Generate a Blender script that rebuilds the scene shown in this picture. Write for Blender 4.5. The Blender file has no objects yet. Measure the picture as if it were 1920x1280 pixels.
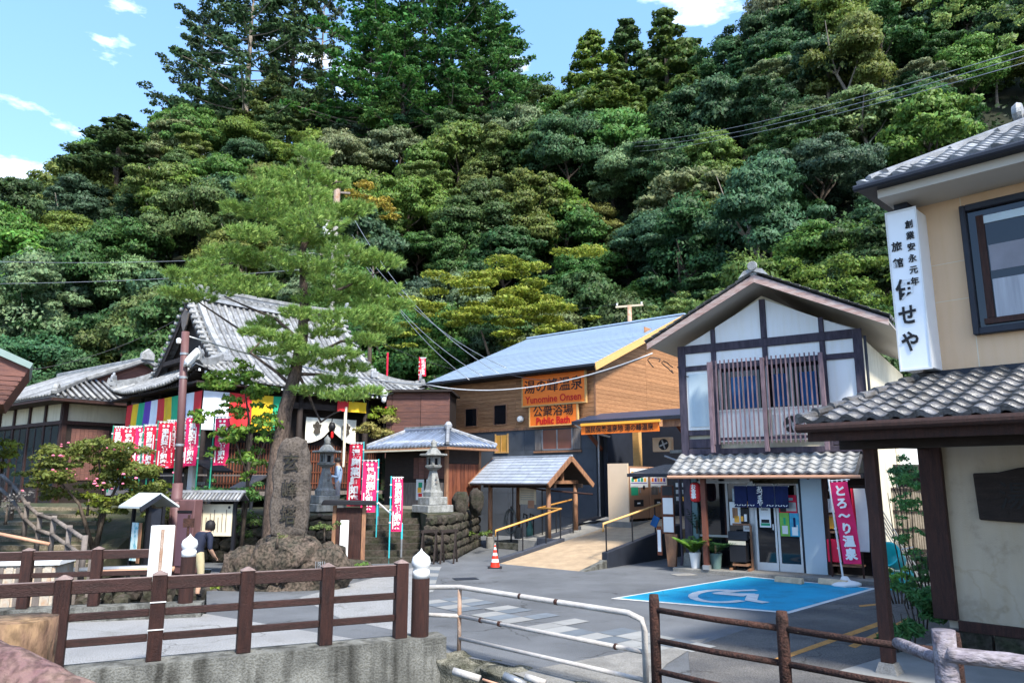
import bpy, bmesh, math, random
import numpy as np
from mathutils import Vector, Matrix, noise
R = math.radians
sc = bpy.context.scene
C = sc.collection
# ---------------------------------------------------------------- camera, sky, sun, exposure
CAMH, PITCH, FPX = 2.45, R(10.6), 1387.0
cam = bpy.data.cameras.new('camera'); cam.lens = FPX / 1920 * 36; cam.sensor_width = 36
cam.clip_start = .05; cam.clip_end = 3000
camo = bpy.data.objects.new('camera', cam); C.objects.link(camo)
camo.location = (0, 0, CAMH); camo.rotation_euler = (R(90) + PITCH, 0, 0)
sc.camera = camo
SUN_EL, SUN_AZ = R(50), R(152)            # azimuth from +Y towards +X
world = bpy.data.worlds.new('World'); sc.world = world; world.use_nodes = True
nt = world.node_tree; nt.nodes.clear()
def N(nt, t, **k):
    n = nt.nodes.new(t)
    for a, b in k.items():
        if a.startswith('i_'):
            n.inputs[a[2:].replace('_', ' ')].default_value = b
        else: setattr(n, a, b)
    return n
sky = N(nt, 'ShaderNodeTexSky', sky_type='NISHITA', sun_disc=False, sun_elevation=SUN_EL, sun_rotation=SUN_AZ,
        air_density=1.0, dust_density=.7, ozone_density=1.3, altitude=100)
tc = N(nt, 'ShaderNodeTexCoord')
mp = N(nt, 'ShaderNodeMapping'); mp.inputs['Scale'].default_value = (3.2, 3.2, 8); mp.inputs['Location'].default_value = (2.35, .8, .3)
cn = N(nt, 'ShaderNodeTexNoise'); cn.inputs['Scale'].default_value = 1.9; cn.inputs['Detail'].default_value = 7; cn.inputs['Roughness'].default_value = .55
cr = N(nt, 'ShaderNodeValToRGB'); cr.color_ramp.elements[0].position = .55; cr.color_ramp.elements[1].position = .72
mx = N(nt, 'ShaderNodeMix', data_type='RGBA'); mx.inputs[7].default_value = (6.6, 6.8, 7.1, 1)
bg = N(nt, 'ShaderNodeBackground'); bg.inputs['Strength'].default_value = .15
wo = N(nt, 'ShaderNodeOutputWorld')
L = nt.links.new
L(tc.outputs['Generated'], mp.inputs['Vector']); L(mp.outputs[0], cn.inputs['Vector']); L(cn.outputs['Fac'], cr.inputs[0])
pale = N(nt, 'ShaderNodeMix', data_type='RGBA'); pale.inputs[0].default_value = .5; pale.inputs[7].default_value = (.5, 1.3, 2.9, 1); L(sky.outputs[0], pale.inputs[6])
L(cr.outputs[0], mx.inputs[0]); L(pale.outputs[2], mx.inputs[6]); L(mx.outputs[2], bg.inputs[0]); L(bg.outputs[0], wo.inputs[0])
sun = bpy.data.lights.new('sun', 'SUN'); sun.energy = 2.6; sun.angle = R(8); sun.color = (1, .95, .86)
suno = bpy.data.objects.new('sun', sun); C.objects.link(suno)
sd = Vector((math.sin(SUN_AZ) * math.cos(SUN_EL), math.cos(SUN_AZ) * math.cos(SUN_EL), math.sin(SUN_EL)))
suno.rotation_euler = sd.to_track_quat('Z', 'Y').to_euler()
suno.location = (20, -20, 40)
sc.view_settings.view_transform = 'Standard'; sc.view_settings.look = 'None'
sc.view_settings.exposure = 1.75; sc.view_settings.gamma = 1; sc.view_settings.use_curve_mapping = False
sc.render.engine = 'CYCLES'; sc.cycles.use_denoising = True
sc.cycles.max_bounces = 6; sc.cycles.transparent_max_bounces = 8; sc.cycles.diffuse_bounces = 3
sc.cycles.use_adaptive_sampling = True; sc.cycles.adaptive_threshold = .012

# ---------------------------------------------------------------- helpers
rnd = random.Random(7)
def ray(px, py):
    u = (px - 960) / FPX; v = (640 - py) / FPX
    return Vector((u, math.cos(PITCH) - v * math.sin(PITCH), math.sin(PITCH) + v * math.cos(PITCH)))
def G(px, py, z=0):                         # the point at height z seen at a place in the photograph
    r = ray(px, py); t = (z - CAMH) / r.z
    return Vector((r.x * t, r.y * t, z))
def at(px, py, Y):                          # the point at distance Y seen at a place in the photograph
    r = ray(px, py); t = Y / r.y
    return Vector((r.x * t, Y, CAMH + r.z * t))
class Frame:
    def __init__(s, o, deg):
        s.o = Vector((o[0], o[1], 0)); s.a = R(deg); s.ex = Vector((math.cos(s.a), math.sin(s.a), 0)); s.ey = Vector((-math.sin(s.a), math.cos(s.a), 0))
    def w(s, x, y, z=0): return s.o + s.ex * x + s.ey * y + Vector((0, 0, z))

class MB:
    def __init__(s): s.v = []; s.f = []; s.m = []
    def add(s, vs, fs, m=0, mat=None):
        b = len(s.v)
        s.v += [tuple(mat @ Vector(p)) if mat else tuple(p) for p in vs]
        s.f += [tuple(i + b for i in f) for f in fs]; s.m += [m] * len(fs)
        return s
    def box(s, x0, x1, y0, y1, z0, z1, m=0, mat=None):
        vs = [(x, y, z) for z in (z0, z1) for y in (y0, y1) for x in (x0, x1)]
        return s.add(vs, [(0, 2, 3, 1), (4, 5, 7, 6), (0, 1, 5, 4), (1, 3, 7, 5), (3, 2, 6, 7), (2, 0, 4, 6)], m, mat)
    def beam(s, p, q, w, h, m=0, up=(0, 0, 1)):
        p = Vector(p); q = Vector(q); d = (q - p); l = d.length; d.normalize()
        u = Vector(up); sx = d.cross(u)
        if sx.length < 1e-4: sx = d.cross(Vector((1, 0, 0)))
        sx.normalize(); uz = sx.cross(d)
        mt = Matrix((sx, d, uz)).transposed().to_4x4(); mt.translation = p
        return s.box(-w / 2, w / 2, 0, l, -h / 2, h / 2, m, mt)
    def tube(s, pts, r, n=8, m=0, caps=True):
        pts = [Vector(p) for p in pts]; rr = r if isinstance(r, (list, tuple)) else [r] * len(pts)
        b = len(s.v); ref = Vector((.13, .29, .95))
        for i, p in enumerate(pts):
            d = (pts[min(i + 1, len(pts) - 1)] - pts[max(i - 1, 0)]).normalized()
            a = d.cross(ref)
            if a.length < .1: a = d.cross(Vector((1, 0, 0)))
            a.normalize(); c = d.cross(a)
            for k in range(n):
                t = 2 * math.pi * k / n
                s.v.append(tuple(p + (a * math.cos(t) + c * math.sin(t)) * rr[i]))
        for i in range(len(pts) - 1):
            for k in range(n):
                s.f.append((b + i * n + k, b + (i + 1) * n + k, b + (i + 1) * n + (k + 1) % n, b + i * n + (k + 1) % n)); s.m.append(m)
        if caps:
            s.f.append(tuple(b + k for k in range(n))); s.m.append(m)
            s.f.append(tuple(b + (len(pts) - 1) * n + n - 1 - k for k in range(n))); s.m.append(m)
        return s
    def lathe(s, prof, n=16, c=(0, 0, 0), m=0, rot=0, sq=None):
        b = len(s.v)
        for r, z in prof:
            for k in range(n):
                t = 2 * math.pi * k / n + rot
                s.v.append((c[0] + r * math.cos(t), c[1] + r * math.sin(t), c[2] + z))
        for i in range(len(prof) - 1):
            for k in range(n):
                s.f.append((b + i * n + k, b + i * n + (k + 1) % n, b + (i + 1) * n + (k + 1) % n, b + (i + 1) * n + k)); s.m.append(m)
        s.f.append(tuple(b + n - 1 - k for k in range(n))); s.m.append(m)
        s.f.append(tuple(b + (len(prof) - 1) * n + k for k in range(n))); s.m.append(m)
        return s
    def prism(s, poly, y0, y1, m=0, mat=None):     # polygon in x,z pushed along y
        n = len(poly); vs = [(x, y0, z) for x, z in poly] + [(x, y1, z) for x, z in poly]
        fs = [tuple(range(n)), tuple(range(2 * n - 1, n - 1, -1))] + [(i, i + n, (i + 1) % n + n, (i + 1) % n) for i in range(n)]
        return s.add(vs, fs, m, mat)
    def slab(s, poly, z0, z1, m=0):                 # polygon in x,y pushed along z
        n = len(poly); vs = [(x, y, z0) for x, y in poly] + [(x, y, z1) for x, y in poly]
        fs = [tuple(range(n - 1, -1, -1)), tuple(range(n, 2 * n))] + [(i, (i + 1) % n, (i + 1) % n + n, i + n) for i in range(n)]
        return s.add(vs, fs, m)
    def mesh(s, name):
        me = bpy.data.meshes.new(name); me.from_pydata(s.v, [], s.f)
        if any(s.m): me.polygons.foreach_set('material_index', s.m)
        return me
    def build(s, name, mats, parent=None, loc=(0, 0, 0), rotz=0, smooth=False, bevel=0, fix=True):
        me = s.mesh(name)
        if fix:
            bm = bmesh.new(); bm.from_mesh(me); bmesh.ops.recalc_face_normals(bm, faces=bm.faces); bm.to_mesh(me); bm.free()
        return put(name, me, mats, parent, loc, rotz, smooth, bevel)
def put(name, me, mats, parent=None, loc=(0, 0, 0), rotz=0, smooth=False, bevel=0):
    if not me.materials:
        for m in (mats if isinstance(mats, (list, tuple)) else [mats]): me.materials.append(m)
    if smooth: me.polygons.foreach_set('use_smooth', [True] * len(me.polygons))
    o = bpy.data.objects.new(name, me); C.objects.link(o); o.parent = parent
    o.location = loc; o.rotation_euler = (0, 0, rotz)
    if bevel:
        b = o.modifiers.new('Bevel', 'BEVEL'); b.width = bevel; b.segments = 1; b.limit_method = 'ANGLE'
    return o
def tag(o, label=None, cat=None, group=None, kind=None):
    if label: o['label'] = label
    if cat: o['category'] = cat
    if group: o['group'] = group
    if kind: o['kind'] = kind
    return o
def thing(name, label, cat, loc=(0, 0, 0), rotz=0, group=None):
    o = bpy.data.objects.new(name, None); C.objects.link(o); o.empty_display_size = .2
    o.location = loc; o.rotation_euler = (0, 0, rotz)
    return tag(o, label, cat, group)
def kids(o): return [c for c in ALLCH.get(o.name, [])]
def copy_tree(o, parent=None):
    c = o.copy(); C.objects.link(c); c.parent = parent
    for ch in o.children: copy_tree(ch, c)
    return c
def piece(name, me, parent, mat):
    o = bpy.data.objects.new(name, me); C.objects.link(o); o.parent = parent; o.matrix_local = mat
    return o
def struct(name, mb, mat, **k):
    o = mb.build(name, mat, **k); o['kind'] = 'structure'; return o

# ---------------------------------------------------------------- materials
def mat(name, col, rough=.7, var=.25, scale=4, bump=.15, bscale=45, col2=None, metal=0, spec=.3, stretch=(1, 1, 1), rand=.12,
        streak=0, speck=0, emit=0, coat=0, crack=0, detail=5, thr=(.35, .65), world_co=False, alpha=1):
    m = bpy.data.materials.new(name); m.use_nodes = True; t = m.node_tree; L = t.links.new
    p = t.nodes['Principled BSDF']
    p.inputs['Roughness'].default_value = rough; p.inputs['Metallic'].default_value = metal
    p.inputs['Specular IOR Level'].default_value = spec; p.inputs['Coat Weight'].default_value = coat
    c1 = (*col, 1); c2 = (*(col2 or [c * (1 - var) for c in col]), 1)
    tc = N(t, 'ShaderNodeTexCoord')
    mp = N(t, 'ShaderNodeMapping'); mp.inputs['Scale'].default_value = stretch
    if world_co:
        ge = N(t, 'ShaderNodeNewGeometry'); L(ge.outputs['Position'], mp.inputs[0])
    else: L(tc.outputs['Object'], mp.inputs[0])
    oi = N(t, 'ShaderNodeObjectInfo')
    vm = N(t, 'ShaderNodeVectorMath', operation='ADD'); L(mp.outputs[0], vm.inputs[0])
    if not world_co:
        sc_ = N(t, 'ShaderNodeMath', operation='MULTIPLY'); sc_.inputs[1].default_value = 37; L(oi.outputs['Random'], sc_.inputs[0]); L(sc_.outputs[0], vm.inputs[1])
    nz = N(t, 'ShaderNodeTexNoise'); nz.inputs['Scale'].default_value = scale; nz.inputs['Detail'].default_value = detail; nz.inputs['Roughness'].default_value = .6
    L(vm.outputs[0], nz.inputs['Vector'])
    rp = N(t, 'ShaderNodeMapRange'); rp.inputs[1].default_value = thr[0]; rp.inputs[2].default_value = thr[1]; L(nz.outputs['Fac'], rp.inputs[0])
    mx = N(t, 'ShaderNodeMix', data_type='RGBA'); mx.inputs[6].default_value = c1; mx.inputs[7].default_value = c2; L(rp.outputs[0], mx.inputs[0])
    out = mx.outputs[2]
    def darken(fac_out, amount, out):
        k = N(t, 'ShaderNodeMix', data_type='RGBA', blend_type='MULTIPLY'); k.inputs[7].default_value = (amount, amount * .98, amount * .93, 1)
        L(fac_out, k.inputs[0]); L(out, k.inputs[6]); return k.outputs[2]
    if streak:
        m2 = N(t, 'ShaderNodeMapping'); m2.inputs['Scale'].default_value = (5, 5, .55); L(tc.outputs['Object'], m2.inputs[0])
        n2 = N(t, 'ShaderNodeTexNoise'); n2.inputs['Scale'].default_value = 1.3; n2.inputs['Detail'].default_value = 4; L(m2.outputs[0], n2.inputs['Vector'])
        r2 = N(t, 'ShaderNodeMapRange'); r2.inputs[1].default_value = .45; r2.inputs[2].default_value = .7; L(n2.outputs['Fac'], r2.inputs[0])
        out = darken(r2.outputs[0], 1 - streak, out)
    if speck:
        n3 = N(t, 'ShaderNodeTexNoise'); n3.inputs['Scale'].default_value = bscale; n3.inputs['Detail'].default_value = 3; L(vm.outputs[0], n3.inputs['Vector'])
        r3 = N(t, 'ShaderNodeMapRange'); r3.inputs[1].default_value = .42; r3.inputs[2].default_value = .62; L(n3.outputs['Fac'], r3.inputs[0])
        out = darken(r3.outputs[0], 1 - speck, out)
    if crack:
        vo = N(t, 'ShaderNodeTexVoronoi', feature='DISTANCE_TO_EDGE'); vo.inputs['Scale'].default_value = .45
        wn_ = N(t, 'ShaderNodeTexNoise'); wn_.inputs['Scale'].default_value = 2.2; wn_.inputs['Detail'].default_value = 5; L(vm.outputs[0], wn_.inputs['Vector'])
        va = N(t, 'ShaderNodeVectorMath', operation='MULTIPLY_ADD'); va.inputs[1].default_value = (.7, .7, .7); L(wn_.outputs['Color'], va.inputs[0]); L(vm.outputs[0], va.inputs[2]); L(va.outputs[0], vo.inputs['Vector'])
        r4 = N(t, 'ShaderNodeMapRange'); r4.inputs[1].default_value = .0; r4.inputs[2].default_value = .012; r4.inputs[3].default_value = 1; r4.inputs[4].default_value = 0; L(vo.outputs['Distance'], r4.inputs[0])
        n5 = N(t, 'ShaderNodeTexNoise'); n5.inputs['Scale'].default_value = .5; L(vm.outputs[0], n5.inputs['Vector']); r5 = N(t, 'ShaderNodeMapRange'); r5.inputs[1].default_value = .48; r5.inputs[2].default_value = .56; L(n5.outputs['Fac'], r5.inputs[0])
        m5 = N(t, 'ShaderNodeMath', operation='MULTIPLY'); L(r4.outputs[0], m5.inputs[0]); L(r5.outputs[0], m5.inputs[1]); out = darken(m5.outputs[0], 1 - crack, out)
        n6 = N(t, 'ShaderNodeTexNoise'); n6.inputs['Scale'].default_value = 1.6; n6.inputs['Detail'].default_value = 8; n6.inputs['Roughness'].default_value = .7; L(vm.outputs[0], n6.inputs['Vector']); r6 = N(t, 'ShaderNodeMapRange'); r6.inputs[1].default_value = .55; r6.inputs[2].default_value = .72; L(n6.outputs['Fac'], r6.inputs[0]); out = darken(r6.outputs[0], .72, out)
    if rand:
        mr = N(t, 'ShaderNodeMapRange'); mr.inputs[3].default_value = 1 - rand; mr.inputs[4].default_value = 1 + rand; L(oi.outputs['Random'], mr.inputs[0])
        hv = N(t, 'ShaderNodeHueSaturation'); L(mr.outputs[0], hv.inputs['Value']); L(out, hv.inputs['Color']); out = hv.outputs[0]
    L(out, p.inputs['Base Color'])
    if bump:
        nb = N(t, 'ShaderNodeTexNoise'); nb.inputs['Scale'].default_value = bscale; nb.inputs['Detail'].default_value = 4; L(vm.outputs[0], nb.inputs['Vector'])
        bp = N(t, 'ShaderNodeBump'); bp.inputs['Strength'].default_value = min(1, bump * 2); bp.inputs['Distance'].default_value = .02; L(nb.outputs['Fac'], bp.inputs['Height']); L(bp.outputs[0], p.inputs['Normal'])
    if emit: p.inputs['Emission Color'].default_value = c1; p.inputs['Emission Strength'].default_value = emit
    return m
def leafmat(name, col=(.06, .13, .03), trans=.38, vary=.45, useobj=True, rough=.55):
    m = bpy.data.materials.new(name); m.use_nodes = True; t = m.node_tree; L = t.links.new
    p = t.nodes['Principled BSDF']; p.inputs['Roughness'].default_value = rough; p.inputs['Specular IOR Level'].default_value = .25
    ge = N(t, 'ShaderNodeNewGeometry'); oi = N(t, 'ShaderNodeObjectInfo')
    mr = N(t, 'ShaderNodeMapRange'); mr.inputs[3].default_value = 1 - vary; mr.inputs[4].default_value = 1 + vary; L(ge.outputs['Random Per Island'], mr.inputs[0])
    mh = N(t, 'ShaderNodeMapRange'); mh.inputs[3].default_value = .475; mh.inputs[4].default_value = .525
    mm = N(t, 'ShaderNodeMath', operation='MULTIPLY'); mm.inputs[1].default_value = 7.3; mf = N(t, 'ShaderNodeMath', operation='FRACT'); L(ge.outputs['Random Per Island'], mm.inputs[0]); L(mm.outputs[0], mf.inputs[0]); L(mf.outputs[0], mh.inputs[0])
    hv = N(t, 'ShaderNodeHueSaturation'); L(mr.outputs[0], hv.inputs['Value']); L(mh.outputs[0], hv.inputs['Hue'])
    if useobj: L(oi.outputs['Color'], hv.inputs['Color'])
    else: hv.inputs['Color'].default_value = (*col, 1)
    L(hv.outputs[0], p.inputs['Base Color'])
    tr = N(t, 'ShaderNodeBsdfTranslucent'); L(hv.outputs[0], tr.inputs[0])
    ms = N(t, 'ShaderNodeMixShader'); ms.inputs[0].default_value = trans; L(p.outputs[0], ms.inputs[1]); L(tr.outputs[0], ms.inputs[2])
    L(ms.outputs[0], t.nodes['Material Output'].inputs[0])
    return m
def glassmat(name, col=(.02, .03, .04), rough=.04):
    return mat(name, col, rough=rough, spec=.6, bump=0, var=.2, scale=1.5, rand=0)
M = dict(
 asphalt=mat('asphalt', (.15, .158, .17), .9, .35, .5, .3, 60, speck=.3, crack=.6, world_co=True, rand=0),
 asphalt_light=mat('asphalt_light', (.33, .33, .33), .9, .2, .7, .4, 60, speck=.45, crack=.5, world_co=True, rand=0),
 asphalt_dark=mat('asphalt_dark', (.08, .08, .083), .9, .35, .9, .5, 45, speck=.4, crack=.5, world_co=True, rand=0, col2=(.16, .15, .14)),
 paver_light=mat('paver_light', (.25, .25, .24), .85, .15, 3, .15, 120, rand=.1),
 paver_dark=mat('paver_dark', (.13, .15, .17), .85, .2, 3, .15, 120, rand=.15),
 concrete=mat('concrete', (.22, .22, .2), .88, .5, 2.2, .4, 40, speck=.3, streak=.72, rand=0),
 concrete_plain=mat('concrete_plain', (.27, .26, .24), .88, .3, 3, .3, 50, speck=.25),
 concrete_moss=mat('concrete_moss', (.2, .19, .15), .95, 0, 5, .6, 40, col2=(.06, .06, .04), speck=.5),
 soil=mat('soil', (.08, .07, .045), .95, 0, 1.5, .6, 8, col2=(.035, .045, .02), world_co=True, rand=0),
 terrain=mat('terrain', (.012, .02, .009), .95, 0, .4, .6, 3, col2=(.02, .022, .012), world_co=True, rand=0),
 rock=mat('rock', (.12, .088, .068), .92, 0, 4, 1, 16, col2=(.04, .038, .026), speck=.6),
 rock_grey=mat('rock_grey', (.075, .06, .05), .95, 0, 4, .9, 18, col2=(.03, .033, .018), speck=.4, rand=.3),
 stele=mat('stele', (.12, .098, .08), .93, 0, 5, .9, 22, col2=(.09, .075, .065), speck=.45),
 granite=mat('granite', (.36, .37, .36), .85, .35, 5, .3, 70, speck=.45, streak=.35),
 wood_brown=mat('wood_brown', (.06, .024, .018), .6, .45, 3, .4, 30, speck=.25, stretch=(9, 9, 1.2), col2=(.03, .014, .012)),
 rail_brown=mat('rail_brown', (.06, .026, .022), .62, .5, 2.5, .5, 22, speck=.3, stretch=(1.2, 9, 9), col2=(.035, .018, .015)),
 rail_top=mat('rail_top', (.25, .18, .16), .8, .4, 6, .3, 30),
 wood_dark=mat('wood_dark', (.03, .021, .018), .75, .4, 3, .2, 25, stretch=(1, 1, 5)),
 wood_indigo=mat('wood_indigo', (.075, .062, .085), .7, .4, 4, .25, 30, stretch=(3, 3, .6), col2=(.035, .03, .045)),
 wood_pinkish=mat('wood_pinkish', (.48, .39, .35), .75, .3, 3, .3, 30, stretch=(.7, 6, 6), col2=(.34, .21, .18)),
 wood_siding=mat('wood_siding', (.43, .22, .105), .65, .3, 4, .2, 30, stretch=(.8, 1, 10), col2=(.27, .125, .055), rand=.16, speck=.12),
 wood_plank=mat('wood_plank', (.17, .075, .055), .75, .35, 3, .25, 30, stretch=(.7, 1, 8), col2=(.1, .05, .045), rand=.25),
 wood_red=mat('wood_red', (.2, .065, .03), .65, .35, 3, .2, 30, stretch=(5, 5, .7), col2=(.1, .03, .018), rand=.25),
 wood_tan=mat('wood_tan', (.33, .17, .09), .65, .3, 4, .2, 30, stretch=(3, 3, .8), col2=(.2, .1, .06)),
 wood_gold=mat('wood_gold', (.62, .36, .13), .55, .15, 4, .1, 30, stretch=(.8, 5, 5)),
 wood_grey=mat('wood_grey', (.2, .17, .15), .8, .4, 3, .3, 25, stretch=(4, 4, .8)),
 log=mat('log', (.3, .27, .29), .8, 0, 3, .8, 14, stretch=(1, 3, 3), col2=(.13, .11, .13), speck=.35),
 log_tan=mat('log_tan', (.3, .19, .1), .85, 0, 4, 1, 11, stretch=(2, 2, 1), col2=(.16, .09, .06), speck=.5),
 log_rose=mat('log_rose', (.21, .14, .11), .85, 0, 4, 1, 14, stretch=(2, 2, 2), col2=(.15, .08, .08), speck=.5),
 plaster_white=mat('plaster_white', (.82, .83, .82), .8, .03, 2, .02, 50, streak=.05, rand=.03),
 plaster_cream=mat('plaster_cream', (.66, .6, .46), .85, .12, 2, .08, 50, streak=.12, rand=.04),
 plaster_peach=mat('plaster_peach', (.66, .45, .28), .85, .1, .8, .08, 60, streak=.04, rand=0, col2=(.6, .42, .27), detail=9),
 plaster_beige=mat('plaster_beige', (.5, .42, .31), .85, .1, .8, .1, 60, rand=0, streak=.05, crack=.1, col2=(.4, .34, .26), detail=9),
 soffit=mat('soffit', (.5, .47, .42), .8, .05, 2, .03, 50, rand=0),
 dark_panel=mat('dark_panel', (.05, .055, .07), .7, .25, 2, .12, 60, rand=.1),
 dark_wall=mat('dark_wall', (.075, .085, .1), .75, .2, 1.5, .12, 60, rand=0),
 navy=mat('navy', (.02, .024, .035), .6, .2, 3, .05, 40),
 navy_roof=mat('navy_roof', (.03, .06, .12), .4, .2, 3, .03, 40, metal=.3),
 roof_metal=mat('roof_metal', (.3, .38, .47), .42, .1, 2, .03, 50, metal=.0, rand=.09, spec=.6),
 slate=mat('slate', (.3, .33, .38), .6, .25, 5, .15, 50, rand=.1),
 tile=mat('tile', (.27, .28, .3), .38, .3, 4, .15, 40, spec=.5, rand=.3, col2=(.15, .155, .16)),
 tile_light=mat('tile_light', (.33, .335, .34), .45, .3, 4, .25, 40, spec=.5, rand=.3, col2=(.17, .17, .165), speck=.25),
 tile_dark=mat('tile_dark', (.12, .12, .13), .3, .3, 5, .25, 40, spec=.8, rand=.4, speck=.3, col2=(.08, .075, .07)),
 tile_blue=mat('tile_blue', (.17, .21, .29), .3, .3, 4, .1, 40, spec=.6, rand=.2),
 tile_base=mat('tile_base', (.085, .085, .09), .5, .3, 4, .2, 40, rand=0),
 white_metal=mat('white_metal', (.68, .68, .66), .4, .1, 4, .05, 30, rand=.05),
 white_paint=mat('white_paint', (.7, .7, .68), .6, .05, 4, .03, 50, rand=.03),
 sign_white=mat('sign_white', (.8, .82, .84), .35, .05, 1.5, .02, 50, rand=0, coat=.2),
 rail_white=mat('rail_white', (.46, .44, .41), .5, 0, 9, .15, 50, col2=(.36, .33, .3), rand=.05, thr=(.3, .6)),
 rust_post=mat('rust_post', (.4, .3, .24), .7, 0, 5, .3, 50, col2=(.3, .17, .1)),
 step_stone=mat('step_stone', (.3, .25, .18), .92, .5, 3, .6, 20, speck=.35, col2=(.15, .13, .09)), rust=mat('rust', (.075, .032, .022), .85, 0, 9, .9, 50, col2=(.035, .018, .014), speck=.5),
 pole_brown=mat('pole_brown', (.13, .065, .065), .5, .15, 3, .05, 40, streak=.2),
 steel=mat('steel', (.35, .36, .37), .4, .2, 5, .1, 40, metal=.6),
 black=mat('black', (.012, .012, .015), .5, .2, 5, .05, 40),
 cable=mat('cable', (.03, .03, .035), .5, .1, 5, 0, 40), cable_white=mat('cable_white', (.6, .6, .6), .5, .1, 5, 0, 40),
 tan_path=mat('tan_path', (.46, .34, .22), .85, .25, 3, .25, 90, speck=.25, world_co=True, rand=0),
 blue_paint=mat('blue_paint', (.006, .34, .56), .7, 0, 1.6, .3, 60, col2=(.012, .28, .46), speck=.2, crack=.35, world_co=True, rand=0),
 road_white=mat('road_white', (.72, .72, .7), .7, .2, 4, .2, 90, speck=.15, world_co=True, rand=0),
 road_yellow=mat('road_yellow', (.62, .3, .08), .8, .3, 4, .3, 90, speck=.4, world_co=True, rand=0),
 red_cloth=mat('red_cloth', (.75, .015, .06), .7, .2, 2, .1, 40, rand=.12), pink_cloth=mat('pink_cloth', (.85, .02, .14), .65, .15, 2, .1, 40, rand=.05),
 orange_red=mat('orange_red', (.75, .035, .015), .5, .1, 3, .05, 40, rand=.03),
 red_ink=mat('red_ink', (.55, .01, .012), .6, 0, 3, 0, rand=0), black_ink=mat('black_ink', (.012, .012, .014), .6, 0, 3, 0, rand=0),
 white_ink=mat('white_ink', (.82, .82, .8), .6, 0, 3, 0, rand=0),
 sign_orange=mat('sign_orange', (.92, .2, .02), .5, .12, 2, .08, 30, stretch=(.6, 1, 6), rand=.05), sign_yellow=mat('sign_yellow', (.95, .45, .05), .5, .1, 2, .05, 30, rand=0),
 gold_rail=mat('gold_rail', (.72, .36, .09), .45, .1, 4, .05, 30),
 cream_box=mat('cream_box', (.72, .55, .38), .5, .05, 2, .03, 30, rand=0), vend=mat('vend', (.32, .17, .1), .5, .1, 2, .03, 30, rand=.05),
 poster_white=mat('poster_white', (.75, .77, .77), .5, .06, 6, 0, rand=.05), paper_cream=mat('paper_cream', (.72, .64, .46), .6, .12, 5, .03, rand=.02),
 green_pole=mat('green_pole', (.02, .25, .16), .5, .1, 3, 0), teal_pole=mat('teal_pole', (.05, .5, .55), .5, .1, 3, 0),
 teal=mat('teal', (.02, .42, .42), .35, .1, 3, .05), noren=mat('noren', (.01, .02, .09), .8, .3, 3, .1, 40, rand=0),
 c_red=mat('c_red', (.62, .03, .035), .75, .15, 2, .05), c_yellow=mat('c_yellow', (.8, .5, .02), .75, .15, 2, .05), c_green=mat('c_green', (.02, .36, .18), .75, .15, 2, .05),
 c_purple=mat('c_purple', (.12, .05, .36), .75, .15, 2, .05), c_white=mat('c_white', (.72, .75, .82), .75, .1, 2, .05), c_lilac=mat('c_lilac', (.5, .28, .66), .75, .1, 2, .05),
 cloth_cream=mat('cloth_cream', (.8, .76, .64), .8, .08, 2, .05, rand=0), crest=mat('crest', (.06, .05, .04), .8, .1, 2, 0, rand=0),
 skin=mat('skin', (.5, .3, .2), .6, .1, 6, .02, rand=0), hair=mat('hair', (.012, .01, .01), .6, .2, 8, .1, rand=0),
 shirt_blue=mat('shirt_blue', (.42, .56, .75), .8, .15, 5, .1, rand=0), shirt_navy=mat('shirt_navy', (.012, .016, .035), .8, .2, 5, .1, rand=0),
 trouser_grey=mat('trouser_grey', (.34, .32, .34), .8, .15, 5, .1, rand=0), shorts=mat('shorts', (.5, .42, .25), .8, .15, 5, .1, rand=0),
 bark=mat('bark', (.11, .085, .065), .95, 0, 3, .9, 12, stretch=(3, 3, .8), col2=(.05, .04, .032), speck=.3), bark_pine=mat('bark_pine', (.16, .115, .09), .95, 0, 3, 1, 12, stretch=(3, 3, 1), col2=(.06, .045, .04), speck=.4),
 bark_pale=mat('bark_pale', (.3, .25, .2), .9, .4, 3, .5, 12), pot_white=mat('pot_white', (.75, .75, .73), .4, .05, 2, .02), pot_green=mat('pot_green', (.1, .16, .15), .5, .1, 2, .02),
 glass=glassmat('glass'), glass_dark=glassmat('glass_dark', (.008, .009, .012)), glass_brown=glassmat('glass_brown', (.2, .08, .06), .2), glass_amber=mat('glass_amber', (.75, .38, .08), .3, .3, 1.5, 0, rand=0),
 curtain_blue=mat('curtain_blue', (.01, .09, .26), .8, .5, 2, .05, stretch=(6, 1, .2), rand=0), curtain_grey=mat('curtain_grey', (.4, .42, .46), .8, .3, 2, .05, stretch=(6, 1, .3), rand=0),
 blind=mat('blind', (.22, .22, .25), .7, .2, 2, .03), water=mat('water', (.03, .045, .04), .08, .4, 1, .3, 6, spec=.6, rand=0, world_co=True),
 sinter=mat('sinter', (.45, .4, .33), .8, 0, 4, .4, 20, col2=(.45, .25, .13), thr=(.5, .75)), pink=mat('pink', (.8, .2, .3), .6, .3, 9, 0), fridge=mat('fridge', (.45, .55, .6), .5, .1, 1.2, .02, rand=0),
 hose=mat('hose', (.16, .17, .16), .5, .2, 3, 0), copper=mat('copper', (.5, .27, .17), .5, .15, 4, .05), lamp=mat('lamp', (.7, .7, .68), .4, .05, 4, 0), bamboo=mat('bamboo', (.27, .23, .18), .7, .3, 5, .1), rope=mat('rope', (.8, .72, .55), .8, .1, 5, .1),
)
LEAF = leafmat('leaf'); LEAF_NEAR = leafmat('leaf_near', trans=.35, vary=.4)
NEEDLE = leafmat('needle', trans=.25, vary=.4)
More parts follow.
